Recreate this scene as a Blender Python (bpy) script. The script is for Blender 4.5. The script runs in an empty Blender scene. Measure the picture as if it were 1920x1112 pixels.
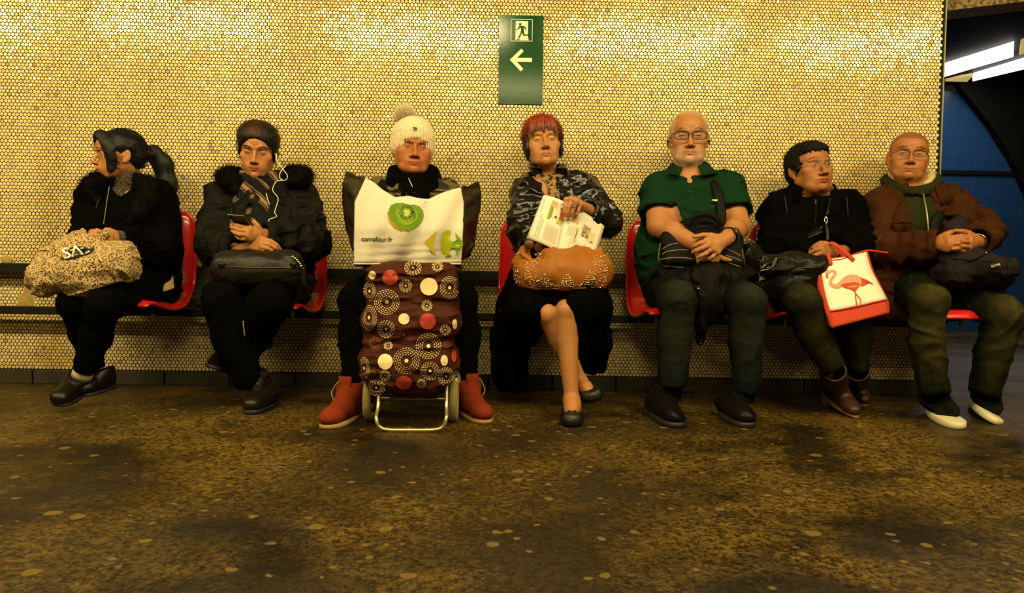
import bpy, math, random
import numpy as np
from mathutils import Matrix, Vector

# ------------------------------------------------------------------ camera, world, lights, exposure
S = bpy.context.scene
COL = S.collection
FPX, WALL_D, CAM_H = 1400.0, 3.5, 0.568
YAW, PITCH, ROLL = 0.02926, 0.03712, -0.01706

def _camR(yaw, pitch, roll):
    cy, sy = math.cos(yaw), math.sin(yaw)
    f = np.array([sy*math.cos(pitch), cy*math.cos(pitch), -math.sin(pitch)])
    r = np.array([cy, -sy, 0.0]); d = np.cross(f, r)
    c, s = math.cos(roll), math.sin(roll)
    return np.stack([c*r + s*d, -s*r + c*d, f])
CR = _camR(YAW, PITCH, ROLL)
CAMP = np.array([0.0, -WALL_D, CAM_H])

cam_d = bpy.data.cameras.new('camera'); cam = bpy.data.objects.new('camera', cam_d); COL.objects.link(cam)
cam_d.sensor_width = 36.0; cam_d.lens = FPX/1920*36.0; cam_d.clip_start = 0.05; cam_d.clip_end = 60
_m = Matrix.Identity(4)
for _i in range(3):
    _m[_i][0] = CR[0][_i]; _m[_i][1] = -CR[1][_i]; _m[_i][2] = -CR[2][_i]; _m[_i][3] = CAMP[_i]
cam.matrix_world = _m
S.camera = cam

wd = bpy.data.worlds.new('world'); S.world = wd; wd.use_nodes = True
wd.node_tree.nodes['Background'].inputs[0].default_value = (1.0, 0.72, 0.34, 1)
wd.node_tree.nodes['Background'].inputs[1].default_value = 0.012
S.view_settings.view_transform = 'Standard'; S.view_settings.look = 'None'
S.view_settings.gamma = 1.0; S.view_settings.use_curve_mapping = False
S.view_settings.exposure = 0.0

LAMP = (1.0, 0.80, 0.38)
def area_light(name, loc, sx, sy, power, col=LAMP, rot=(0, 0, 0), spread=180):
    l = bpy.data.lights.new(name, 'AREA'); l.shape = 'RECTANGLE'; l.size = sx; l.size_y = sy
    l.energy = power; l.color = col; l.spread = math.radians(spread)
    o = bpy.data.objects.new(name, l); COL.objects.link(o); o.location = loc; o.rotation_euler = rot
    return o
LAMP_X = (-3.90, -2.23, -.56, 1.11, 2.78)
for _x in LAMP_X:
    area_light('platform_or_added_fill_light', (_x, -2.00, 2.29), 1.30, 0.16, 43, rot=(math.radians(40), 0, 0))
for _x in (-2.2, 0.0, 2.2):
    area_light('platform_or_added_fill_light', (_x, -4.6, 2.50), 1.30, 0.16, 44)  # fill row added behind the camera to light the faces from the front

area_light('passage_lamp_light', (4.35, 2.95, 2.46), 0.30, 1.0, 16, (1.0, .92, .80), (0, 0, math.radians(-15)))

# ------------------------------------------------------------------ small maths
A = lambda *p: np.array(p, dtype=float)
def W(u, v, y):
    """point of the photograph (1920x1112) at world depth plane Y=y (wall at 0, towards camera negative)"""
    q = CR.T @ np.array([(u-960)/FPX, (v-556)/FPX, 1.0])
    return CAMP + q*((y - CAMP[1])/q[1])
def nrm(v):
    v = np.asarray(v, float); return v/max(np.linalg.norm(v), 1e-9)
def rotm(ax=0, ay=0, az=0):
    """degrees; rotate about x then y then z"""
    m = Matrix.Rotation(math.radians(az), 3, 'Z') @ Matrix.Rotation(math.radians(ay), 3, 'Y') @ Matrix.Rotation(math.radians(ax), 3, 'X')
    return np.array(m)
def frame(d, up=(0, 0, 1)):
    """3x3 with columns x(side), y(along d), z(up-ish)"""
    y = nrm(d); x = np.cross(y, up)
    if np.linalg.norm(x) < 1e-4: x = np.cross(y, (0, 1, 0))
    x = nrm(x); return np.stack([x, y, np.cross(x, y)], 1)

def _hash(ix, iy, iz, seed):
    h = (ix.astype(np.int64)*374761393 + iy.astype(np.int64)*668265263 + iz.astype(np.int64)*2147483647 + seed*974711) & 0x7fffffff
    h = ((h ^ (h >> 13))*1274126177) & 0x7fffffff
    return ((h ^ (h >> 16)) & 0xffff)/65535.0
def vnoise(p, seed=0):
    """value noise in -1..1 at points p (N,3)"""
    i = np.floor(p).astype(np.int64); f = p - i; f = f*f*(3-2*f); r = 0
    for dx in (0, 1):
        wx = f[:, 0] if dx else 1-f[:, 0]
        for dy in (0, 1):
            wy = f[:, 1] if dy else 1-f[:, 1]
            for dz in (0, 1):
                wz = f[:, 2] if dz else 1-f[:, 2]
                r = r + wx*wy*wz*_hash(i[:, 0]+dx, i[:, 1]+dy, i[:, 2]+dz, seed)
    return r*2-1
def crom(pts, n):
    """smooth curve through points (any width of columns)"""
    P = np.array(pts, float)
    if len(P) < 3:
        t = np.linspace(0, 1, n)[:, None]; return P[0]*(1-t) + P[-1]*t
    Q = np.vstack([2*P[0]-P[1], P, 2*P[-1]-P[-2]]); out = []
    m = len(P)-1
    for s in np.linspace(0, m, n):
        i = min(int(s), m-1); t = s-i; a, b, c, d = Q[i:i+4]
        out.append(.5*((2*b)+(c-a)*t+(2*a-5*b+4*c-d)*t*t+(3*b-a-3*c+d)*t**3))
    return np.array(out)

# ------------------------------------------------------------------ signed-distance modelling
class Field:
    def __init__(s, lo, hi, step, fine=()):
        """fine: list of (axis, a, b, step)"""
        s.ax = []
        for a in range(3):
            c = [lo[a]]
            zones = [z for z in fine if z[0] == a]
            while c[-1] < hi[a]:
                st = min([step]+[z[3] for z in zones if z[1]-.004 <= c[-1] <= z[2]+.004]); c.append(c[-1]+st)
            s.ax.append(np.array(c, np.float32))
        s.D = np.full([len(a) for a in s.ax], 9.0, np.float32); s.step = step
    def sl(s, lo, hi):
        return tuple(slice(max(int(np.searchsorted(s.ax[a], lo[a]))-1, 0), int(np.searchsorted(s.ax[a], hi[a]))+1) for a in range(3))
    def grid(s, sl):
        return s.ax[0][sl[0]][:, None, None], s.ax[1][sl[1]][None, :, None], s.ax[2][sl[2]][None, None, :]
    def mix(s, lo, hi, fn, k, sub=False):
        m = k + 2.2*s.step; sl = s.sl(np.asarray(lo)-m, np.asarray(hi)+m)
        if any(q.stop-q.start < 2 for q in sl): return
        d = fn(*s.grid(sl)); a = s.D[sl]
        if sub:
            b = -d; h = np.clip(.5-.5*(b-a)/k, 0, 1); s.D[sl] = b*(1-h)+a*h + k*h*(1-h)
        else:
            h = np.clip(.5+.5*(d-a)/k, 0, 1); s.D[sl] = d*(1-h)+a*h - k*h*(1-h)
    def cone(s, a, b, ra, rb, k=.01, sub=False, flat=None, wr=None):
        """tapered capsule; flat=(axis, factor>1 thins along axis); wr=(amp, freq along, freq around, seed) ring wrinkles"""
        a = np.asarray(a, float); b = np.asarray(b, float); ab = b-a; L2 = max(float(ab @ ab), 1e-12); R = max(ra, rb)
        def fn(X, Y, Z):
            px, py, pz = X-a[0], Y-a[1], Z-a[2]
            t = np.clip((px*ab[0]+py*ab[1]+pz*ab[2])/L2, 0, 1)
            qx, qy, qz = px-t*ab[0], py-t*ab[1], pz-t*ab[2]
            if flat is not None:
                n, f = nrm(flat[0]), flat[1]-1; dd = (qx*n[0]+qy*n[1]+qz*n[2])*f
                qx = qx+dd*n[0]; qy = qy+dd*n[1]; qz = qz+dd*n[2]
            d = np.sqrt(qx*qx+qy*qy+qz*qz)-(ra+(rb-ra)*t)
            if flat is not None: d = d/flat[1]**.5
            if wr is not None:
                amp, f1, f2, sd = wr; L = math.sqrt(L2)
                msk = np.abs(d) < amp*3+.012
                if msk.any():
                    idx = np.nonzero(msk)
                    P = np.stack([np.broadcast_to(X, d.shape)[idx], np.broadcast_to(Y, d.shape)[idx], np.broadcast_to(Z, d.shape)[idx]], 1)
                    u = ab/L; al = (P-a) @ u
                    q = P*f2 + np.outer(al*(f1-f2), u)
                    n1 = vnoise(q, sd); n2 = vnoise(q*2.1+7, sd+3)
                    d = d.copy(); d[idx] -= amp*((1-2*np.abs(n1))*.8+.35*n2)
            return d
        s.mix(np.minimum(a, b)-R, np.maximum(a, b)+R, fn, k, sub)
    def chain(s, pts, rad, k=.01, sub=False, flat=None, wr=None):
        for i in range(len(pts)-1): s.cone(pts[i], pts[i+1], rad[i], rad[i+1], k, sub, flat, wr)
    def ell(s, c, r, k=.01, R=None, sub=False):
        c = np.asarray(c, float); r = np.asarray(r, float)*np.ones(3); R = np.eye(3) if R is None else R
        def fn(X, Y, Z):
            px, py, pz = X-c[0], Y-c[1], Z-c[2]
            q = [(px*R[0, i]+py*R[1, i]+pz*R[2, i])/r[i] for i in range(3)]
            k0 = np.sqrt(q[0]**2+q[1]**2+q[2]**2)+1e-6
            k1 = np.sqrt((q[0]/r[0])**2+(q[1]/r[1])**2+(q[2]/r[2])**2)+1e-6
            return k0*(k0-1)/k1
        e = np.abs(R) @ r
        s.mix(c-e, c+e, fn, k, sub)
    def box(s, c, h, rd, k=.01, R=None, sub=False):
        c = np.asarray(c, float); h = np.asarray(h, float); R = np.eye(3) if R is None else R
        def fn(X, Y, Z):
            px, py, pz = X-c[0], Y-c[1], Z-c[2]
            q = [np.abs(px*R[0, i]+py*R[1, i]+pz*R[2, i])-(h[i]-rd) for i in range(3)]
            o = np.sqrt(np.maximum(q[0], 0)**2+np.maximum(q[1], 0)**2+np.maximum(q[2], 0)**2)
            return o+np.minimum(np.maximum(np.maximum(q[0], q[1]), q[2]), 0)-rd
        e = np.abs(R) @ h
        s.mix(c-e, c+e, fn, k, sub)
    def cut(s, p, n, k=.004):
        """keep the side where (x-p).n < 0"""
        p = np.asarray(p, float); n = nrm(n); X, Y, Z = s.grid(s.sl((-99,)*3, (99,)*3))
        b = ((X-p[0])*n[0]+(Y-p[1])*n[1]+(Z-p[2])*n[2]).astype(np.float32)
        h = np.clip(.5-.5*(b-s.D)/k, 0, 1); s.D = (b*(1-h)+s.D*h+k*h*(1-h)).astype(np.float32)
    def warp(s, fn, band=.03):
        """add fn(points) to the distance near the surface"""
        idx = np.nonzero(np.abs(s.D) < band)
        P = np.stack([s.ax[a][idx[a]] for a in range(3)], 1).astype(float)
        s.D[idx] += fn(P).astype(np.float32)
    def mesh(s, smooth=1):
        D = s.D
        D[0], D[-1] = np.maximum(D[0], .001), np.maximum(D[-1], .001)
        D[:, 0], D[:, -1] = np.maximum(D[:, 0], .001), np.maximum(D[:, -1], .001)
        D[:, :, 0], D[:, :, -1] = np.maximum(D[:, :, 0], .001), np.maximum(D[:, :, -1], .001)
        I = D < 0; nx, ny, nz = D.shape
        cnt = np.zeros((nx-1, ny-1, nz-1), np.int8)
        for dx in (0, 1):
            for dy in (0, 1):
                for dz in (0, 1): cnt += I[dx:nx-1+dx, dy:ny-1+dy, dz:nz-1+dz]
        act = (cnt > 0) & (cnt < 8); ii = np.argwhere(act)
        ids = np.full(act.shape, -1, np.int32); ids[act] = np.arange(len(ii))
        cv = np.stack([D[ii[:, 0]+(c & 1), ii[:, 1]+((c >> 1) & 1), ii[:, 2]+(c >> 2)] for c in range(8)], 1)
        acc = np.zeros((len(ii), 3)); n = np.zeros(len(ii))
        for c0 in range(8):
            for b in range(3):
                c1 = c0 | (1 << b)
                if c1 == c0: continue
                v0, v1 = cv[:, c0], cv[:, c1]; m = (v0 < 0) != (v1 < 0)
                t = np.where(m, v0/np.where(m, v0-v1, 1), 0)
                for a in range(3):
                    o = float((c0 >> a) & 1); acc[:, a] += m*((o+t) if a == b else o)
                n += m
        acc /= n[:, None]
        V = np.stack([s.ax[a][ii[:, a]] + acc[:, a]*(s.ax[a][ii[:, a]+1]-s.ax[a][ii[:, a]]) for a in range(3)], 1)
        Q = []
        for a in range(3):
            b, c = (a+1) % 3, (a+2) % 3
            s0 = [slice(1, -1)]*3; s1 = [slice(1, -1)]*3
            s0[a] = slice(0, -1); s1[a] = slice(1, None)
            e0, e1 = I[tuple(s0)], I[tuple(s1)]
            for flip, m in ((False, e0 & ~e1), (True, ~e0 & e1)):
                p = np.argwhere(m)
                if not len(p): continue
                p[:, b] += 1; p[:, c] += 1
                def g(db, dc):
                    q = p.copy(); q[:, b] -= db; q[:, c] -= dc; return ids[q[:, 0], q[:, 1], q[:, 2]]
                f = [g(1, 1), g(0, 1), g(0, 0), g(1, 0)]
                Q.append(np.stack(f[::-1] if flip else f, 1))
        Q = np.concatenate(Q)
        for _ in range(smooth):
            ac = np.zeros_like(V); w = np.zeros(len(V))
            for i in range(4):
                j = (i+1) % 4
                np.add.at(ac, Q[:, i], V[Q[:, j]]); np.add.at(ac, Q[:, j], V[Q[:, i]])
                np.add.at(w, Q[:, i], 1); np.add.at(w, Q[:, j], 1)
            V = V*.55+.45*ac/np.maximum(w, 1)[:, None]
        return V, Q

# ------------------------------------------------------------------ objects
BASE = {}
def finish(o, label=None, cat=None, group=None, kind=None):
    if label: o['label'] = label
    if cat: o['category'] = cat
    if group: o['group'] = group
    if kind: o['kind'] = kind
    return o
def thing(name, loc, label, cat, group=None):
    o = bpy.data.objects.new(name, None); COL.objects.link(o); o.location = loc; o.empty_display_size = .05
    BASE[o.name] = np.array(loc, float)
    return finish(o, label, cat, group)
def put(name, V, F, mat, parent=None, smooth=True, col=None, label=None, cat=None, group=None, kind=None, mats=None, fmat=None, uv=None):
    """one mesh object from world-space vertices"""
    V = np.asarray(V, float)
    if parent is not None: base = BASE[parent.name]
    else: base = np.array([(V[:, 0].min()+V[:, 0].max())/2, (V[:, 1].min()+V[:, 1].max())/2, V[:, 2].min()])
    me = bpy.data.meshes.new(name); Vl = (V-base).astype(np.float32)
    if isinstance(F, np.ndarray):
        nf, k = F.shape
        me.vertices.add(len(Vl)); me.vertices.foreach_set('co', Vl.ravel())
        me.loops.add(nf*k); me.loops.foreach_set('vertex_index', F.astype(np.int32).ravel())
        me.polygons.add(nf); me.polygons.foreach_set('loop_start', np.arange(0, nf*k, k, dtype=np.int32))
        me.update(calc_edges=True)
    else:
        me.from_pydata(Vl.tolist(), [], [tuple(int(i) for i in f) for f in F]); me.update()
    me.polygons.foreach_set('use_smooth', np.full(len(me.polygons), bool(smooth)))
    for m in (mats or [mat]): me.materials.append(m)
    if fmat is not None: me.polygons.foreach_set('material_index', np.asarray(fmat, np.int32))
    if col is not None:
        at = me.color_attributes.new('Col', 'FLOAT_COLOR', 'POINT')
        c = np.ones((len(Vl), 4), np.float32); c[:, :3] = col; at.data.foreach_set('color', c.ravel())
    if uv is not None:
        ul = me.uv_layers.new(name='UV'); li = np.empty(len(me.loops), np.int32); me.loops.foreach_get('vertex_index', li)
        ul.data.foreach_set('uv', np.asarray(uv, np.float32)[li].ravel())
    me.update()
    o = bpy.data.objects.new(name, me); COL.objects.link(o)
    if parent is not None: o.parent = parent
    else: o.location = base
    BASE[o.name] = base
    return finish(o, label, cat, group, kind)
def cat_mesh(parts):
    Vs, Fs, n = [], [], 0
    for V, F in parts:
        Vs.append(np.asarray(V, float)); Fs += [tuple(int(i)+n for i in f) for f in F]; n += len(V)
    return np.vstack(Vs), Fs
def tube(pts, rad, n=8, cap=True, flat=None, up=None):
    """swept ring; rad scalar/list, or (m,2) side/up radii"""
    P = np.asarray(pts, float); m = len(P); R = np.asarray(rad, float)
    if R.ndim == 0: R = np.full((m, 2), float(R))
    elif R.ndim == 1: R = np.stack([R, R], 1) if len(R) == m else np.tile(R, (m, 1))
    T = np.gradient(P, axis=0); T /= np.maximum(np.linalg.norm(T, axis=1), 1e-9)[:, None]
    ref = np.array(up if up is not None else ((0, 0, 1) if abs(T[0][2]) < .9 else (0, 1, 0)), float)
    a = np.linspace(0, 2*math.pi, n, endpoint=False); V = []; side = None
    for i in range(m):
        if up is not None or side is None: s_ = np.cross(T[i], ref)
        else: s_ = side - T[i]*(side @ T[i])
        side = nrm(s_); u = np.cross(side, T[i])
        V.append(P[i] + np.outer(np.cos(a)*R[i, 0], side) + np.outer(np.sin(a)*R[i, 1], u))
    V = np.vstack(V); F = []
    for i in range(m-1):
        for j in range(n):
            k = (j+1) % n; F.append((i*n+j, (i+1)*n+j, (i+1)*n+k, i*n+k))
    if cap: F += [tuple(range(n)), tuple(range((m-1)*n, m*n))[::-1]]
    return V, F
def boxm(c, h, R=None, bev=0.0):
    """box with chamfered edges when bev"""
    R = np.eye(3) if R is None else np.asarray(R); h = np.asarray(h, float); c = np.asarray(c, float)
    if not bev:
        V = np.array([[x, y, z] for x in (-1, 1) for y in (-1, 1) for z in (-1, 1)])*h
        F = [(0, 1, 3, 2), (4, 6, 7, 5), (0, 4, 5, 1), (2, 3, 7, 6), (0, 2, 6, 4), (1, 5, 7, 3)]
    else:
        V = []; ix = {}
        for sx in (-1, 1):
            for sy in (-1, 1):
                for sz in (-1, 1):
                    for a in range(3):
                        q = np.array([sx, sy, sz])*(h-bev); q[a] = (sx, sy, sz)[a]*h[a]
                        ix[sx, sy, sz, a] = len(V); V.append(q)
        V = np.array(V); F = []
        for a in range(3):
            b, d = (a+1) % 3, (a+2) % 3
            for s_ in (-1, 1):
                r = []
                for (p, q) in ((-1, -1), (1, -1), (1, 1), (-1, 1)):
                    k = [0, 0, 0]; k[a] = s_; k[b] = p; k[d] = q; r.append(ix[(*k, a)])
                F.append(tuple(r if s_ > 0 else r[::-1]))
            for p in (-1, 1):
                for q in (-1, 1):
                    def key(s_, ax_):
                        k = [0, 0, 0]; k[a] = s_; k[b] = p; k[d] = q; return ix[(*k, ax_)]
                    r = [key(-1, b), key(1, b), key(1, d), key(-1, d)]; F.append(tuple(r if p*q > 0 else r[::-1]))
        for sx in (-1, 1):
            for sy in (-1, 1):
                for sz in (-1, 1):
                    r = [ix[sx, sy, sz, a] for a in range(3)]; F.append(tuple(r if sx*sy*sz > 0 else r[::-1]))
    return V @ R.T + c, F
def sphere(c, r, n=10, m=7, R=None):
    V = []; F = []; r = np.asarray(r, float)*np.ones(3)
    for i in range(m+1):
        t = math.pi*i/m
        for j in range(n):
            p = 2*math.pi*j/n; V.append((math.sin(t)*math.cos(p), math.sin(t)*math.sin(p), math.cos(t)))
    for i in range(m):
        for j in range(n): F.append((i*n+j, (i+1)*n+j, (i+1)*n+(j+1) % n, i*n+(j+1) % n))
    V = np.array(V)*r
    if R is not None: V = V @ np.asarray(R).T
    return V+np.asarray(c), F
def sheet(P, thick, n=None):
    """solid slab from an (a,b,3) grid of points; thickness along local normal"""
    P = np.asarray(P, float); a, b, _ = P.shape
    N = np.cross(np.gradient(P, axis=0), np.gradient(P, axis=1)); N /= np.maximum(np.linalg.norm(N, axis=2), 1e-9)[..., None]
    V = np.vstack([(P+N*thick/2).reshape(-1, 3), (P-N*thick/2).reshape(-1, 3)]); F = []; o = a*b
    g = lambda i, j: i*b+j
    for i in range(a-1):
        for j in range(b-1):
            F.append((g(i, j), g(i+1, j), g(i+1, j+1), g(i, j+1)))
            F.append((o+g(i, j), o+g(i, j+1), o+g(i+1, j+1), o+g(i+1, j)))
    for i in range(a-1):
        F.append((g(i, 0), o+g(i, 0), o+g(i+1, 0), g(i+1, 0))); F.append((g(i, b-1), g(i+1, b-1), o+g(i+1, b-1), o+g(i, b-1)))
    for j in range(b-1):
        F.append((g(0, j), g(0, j+1), o+g(0, j+1), o+g(0, j))); F.append((g(a-1, j), o+g(a-1, j), o+g(a-1, j+1), g(a-1, j+1)))
    return V, F
def strands(roots, dirs, length, width, rng, seg=3, curl=.3, droop=0.0, follow=None):
    """thin tapered 3-sided hairs, one joined mesh"""
    roots = np.asarray(roots); N = len(roots); L = np.broadcast_to(length, N)*(rng.random(N)*.5+.75)
    d = dirs/np.maximum(np.linalg.norm(dirs, axis=1), 1e-9)[:, None]
    bend = rng.normal(size=(N, 3))*curl
    s_ = np.cross(d, rng.normal(size=(N, 3))); s_ /= np.maximum(np.linalg.norm(s_, axis=1), 1e-9)[:, None]; u = np.cross(d, s_)
    w = np.broadcast_to(width, N)
    V = np.zeros((N, (seg)*3+1, 3))
    for i in range(seg+1):
        t = i/seg; c = roots + d*(L*t)[:, None] + bend*(L*t*t)[:, None]*.5; c = c - np.array([0, 0, 1])*(droop*L*t*t)[:, None]
        if i == seg: V[:, seg*3] = c; break
        r = (w*(1-.7*t))[:, None]
        for j in range(3):
            a = 2*math.pi*j/3; V[:, i*3+j] = c + s_*math.cos(a)*r + u*math.sin(a)*r
    F = []
    for i in range(seg-1):
        for j in range(3): k = (j+1) % 3; F.append((i*3+j, i*3+k, (i+1)*3+k, (i+1)*3+j))
    b = (seg-1)*3
    for j in range(3): F.append((b+j, b+(j+1) % 3, seg*3, seg*3))
    F = np.array(F); n = seg*3+1
    Q = (F[None]+np.arange(N)[:, None, None]*n).reshape(-1, 4)
    return V.reshape(-1, 3), Q
def fix_tris(Q):
    return [tuple(q[:3]) if q[2] == q[3] else tuple(q) for q in Q.tolist()]

# ------------------------------------------------------------------ materials
MATS = {}
def mat(name, col=(.5, .5, .5), rough=.6, spec=.5, metal=0.0, attr=False, bump=None, var=None, sheen=0.0, coat=0.0, sss=0.0, emit=None, stretch=None, alpha=None, trans=0.0, nodes=None):
    """bump=(scale, strength) or list; var=(scale, other colour, lo, hi): colour variation by noise in object space"""
    if name in MATS: return MATS[name]
    m = bpy.data.materials.new(name); m.use_nodes = True; nt = m.node_tree; N, L = nt.nodes, nt.links
    b = N['Principled BSDF']; MATS[name] = m
    def inp(k, v):
        if k in b.inputs: b.inputs[k].default_value = v
    inp('Base Color', (*col, 1)); inp('Roughness', rough); inp('Specular IOR Level', spec); inp('Metallic', metal)
    inp('Sheen Weight', sheen); inp('Sheen Roughness', .4); inp('Coat Weight', coat); inp('Coat Roughness', .08); inp('Transmission Weight', trans)
    if sss: inp('Subsurface Weight', sss); inp('Subsurface Radius', (.012, .005, .003)); inp('Subsurface Scale', 1.0)
    if alpha is not None: inp('Alpha', alpha)
    if emit: inp('Emission Color', (*emit[:3], 1)); inp('Emission Strength', emit[3])
    tc = N.new('ShaderNodeTexCoord'); co = tc.outputs['Object']
    if stretch:
        mp = N.new('ShaderNodeMapping'); mp.inputs['Scale'].default_value = stretch; L.new(co, mp.inputs[0]); co = mp.outputs[0]
    src = None
    if attr:
        at = N.new('ShaderNodeAttribute'); at.attribute_name = 'Col'; src = at.outputs['Color']
    if var:
        nz = N.new('ShaderNodeTexNoise'); nz.inputs['Scale'].default_value = var[0]; nz.inputs['Detail'].default_value = 4
        L.new(co, nz.inputs['Vector'])
        rp = N.new('ShaderNodeMapRange'); rp.inputs[1].default_value = var[2]; rp.inputs[2].default_value = var[3]; L.new(nz.outputs[0], rp.inputs[0])
        mx = N.new('ShaderNodeMix'); mx.data_type = 'RGBA'; L.new(rp.outputs[0], mx.inputs[0])
        if src: L.new(src, mx.inputs[6])
        else: mx.inputs[6].default_value = (*col, 1)
        mx.inputs[7].default_value = (*var[1], 1); src = mx.outputs[2]
    if src: L.new(src, b.inputs['Base Color'])
    if bump:
        prev = None
        for sc, st in (bump if isinstance(bump, list) else [bump]):
            nz = N.new('ShaderNodeTexNoise'); nz.inputs['Scale'].default_value = sc; nz.inputs['Detail'].default_value = 3
            L.new(co, nz.inputs['Vector'])
            bp = N.new('ShaderNodeBump'); bp.inputs['Strength'].default_value = st; bp.inputs['Distance'].default_value = .009
            L.new(nz.outputs[0], bp.inputs['Height'])
            if prev: L.new(prev, bp.inputs['Normal'])
            prev = bp.outputs[0]
        L.new(prev, b.inputs['Normal'])
    if nodes: nodes(nt, b, co)
    return m
# ------------------------------------------------------------------ the setting
WX0, WX1, TILE_TOP, CEIL = -3.3, 2.118, 2.02, 2.62
def floor_nodes(nt, b, co):
    N, L = nt.nodes, nt.links
    def noise(s, d=5, vec=None, rough=.6):
        n = N.new('ShaderNodeTexNoise'); n.inputs['Scale'].default_value = s; n.inputs['Detail'].default_value = d; n.inputs['Roughness'].default_value = rough
        L.new(vec or co, n.inputs['Vector']); return n.outputs[0]
    def rng(x, a, c, lo=0, hi=1):
        r = N.new('ShaderNodeMapRange'); r.inputs[1].default_value = a; r.inputs[2].default_value = c; r.inputs[3].default_value = lo; r.inputs[4].default_value = hi
        L.new(x, r.inputs[0]); return r.outputs[0]
    def math2(op, x, y):
        m = N.new('ShaderNodeMath'); m.operation = op
        for i, q in enumerate((x, y)):
            if isinstance(q, (int, float)): m.inputs[i].default_value = q
            else: L.new(q, m.inputs[i])
        return m.outputs[0]
    def mix(f, x, y):
        m = N.new('ShaderNodeMix'); m.data_type = 'RGBA'; L.new(f, m.inputs[0])
        for i, q in ((6, x), (7, y)):
            if isinstance(q, tuple): m.inputs[i].default_value = (*q, 1)
            else: L.new(q, m.inputs[i])
        return m.outputs[2]
    def spots(scale, r0, density):
        v = N.new('ShaderNodeTexVoronoi'); v.inputs['Scale'].default_value = scale
        mp = N.new('ShaderNodeMapping'); mp.inputs['Scale'].default_value = (1, 1, .001); L.new(co, mp.inputs[0])
        nz = N.new('ShaderNodeTexNoise'); nz.inputs['Scale'].default_value = 40; L.new(mp.outputs[0], nz.inputs['Vector'])
        ad = N.new('ShaderNodeVectorMath'); ad.operation = 'SCALE'; ad.inputs['Scale'].default_value = .02; L.new(nz.outputs['Color'], ad.inputs[0])
        sm = N.new('ShaderNodeVectorMath'); L.new(mp.outputs[0], sm.inputs[0]); L.new(ad.outputs[0], sm.inputs[1])
        L.new(sm.outputs[0], v.inputs['Vector'])
        sp = N.new('ShaderNodeSeparateColor'); L.new(v.outputs['Color'], sp.inputs[0])
        size = rng(sp.outputs[0], 0, 1, r0*.35, r0)
        inside = math2('LESS_THAN', v.outputs['Distance'], size)
        return math2('MULTIPLY', inside, math2('LESS_THAN', sp.outputs[1], density))
    dirt = rng(noise(1.7, 6), .38, .64)
    grain = rng(noise(70, 8, rough=.85), .44, .58)
    grit = rng(noise(240, 2), .35, .65)
    c = mix(dirt, (.036, .021, .003), (.27, .160, .024))
    c = mix(math2('MULTIPLY', grain, .85), mix(grit, (.002, .0016, .0006), (.022, .014, .003)), c)
    wet = rng(noise(2.6, 3), .52, .66)
    c = mix(math2('MULTIPLY', wet, .85), c, (.005, .004, .0015))
    g = spots(13, .25, .36); g2 = spots(25, .28, .25)
    c = mix(math2('MULTIPLY', math2('MAXIMUM', g, g2), .6), c, (.24, .150, .035))
    L.new(c, b.inputs['Base Color'])
    rr = rng(noise(3.1, 4), .35, .65, .42, .20)
    L.new(math2('ADD', rr, math2('MULTIPLY', grain, .16)), b.inputs['Roughness'])
    bp = N.new('ShaderNodeBump'); bp.inputs['Strength'].default_value = .35; bp.inputs['Distance'].default_value = .004
    L.new(math2('ADD', grain, math2('MULTIPLY', grit, .5)), bp.inputs['Height']); L.new(bp.outputs[0], b.inputs['Normal'])
M_floor = mat('asphalt_floor', (.1, .08, .05), .4, .32, nodes=floor_nodes)
M_grout = mat('dark_grout', (.008, .006, .004), .8, .3, bump=(300, .3))
M_tile = mat('glazed_penny_tile', (.7, .55, .25), .13, .6, attr=True, bump=[(160, .02)])
M_edge = mat('pale_metal_edge', (.26, .28, .15), .4, .5)
M_base = mat('dark_plinth_tile', (.030, .027, .015), .45, .4, var=(9, (.05, .042, .022), .4, .7), bump=(40, .2))
M_rail = mat('black_steel_rail', (.012, .011, .008), .32, .5)
M_red = mat('red_fibreglass', (.56, .012, .008), .22, .5, coat=.4)
M_black = mat('black_paint', (.004, .0035, .003), .7, .1)
M_ceil = mat('dark_ceiling', (.035, .03, .02), .8, .3)
M_pale = mat('lamp_housing', (.5, .45, .35), .5, .4)
M_diff = mat('lamp_diffuser', (.9, .85, .7), .5, .3, emit=(1.0, .82, .42, 12.0)); M_diff.cycles.emission_sampling = 'NONE'

put('floor', *boxm((.5, -.9, -.06), (5.5, 5.3, .06)), M_floor, smooth=False, kind='structure')
put('ceiling', *boxm((-.6, -2.9, CEIL+.05), (2.9, 3.0, .05)), M_ceil, smooth=False, kind='structure')
wall = put('wall_back', *boxm(((WX0+WX1)/2, .10, CEIL/2), ((WX1-WX0)/2, .10-.0004, CEIL/2)), M_grout, smooth=False, kind='structure')

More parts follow.
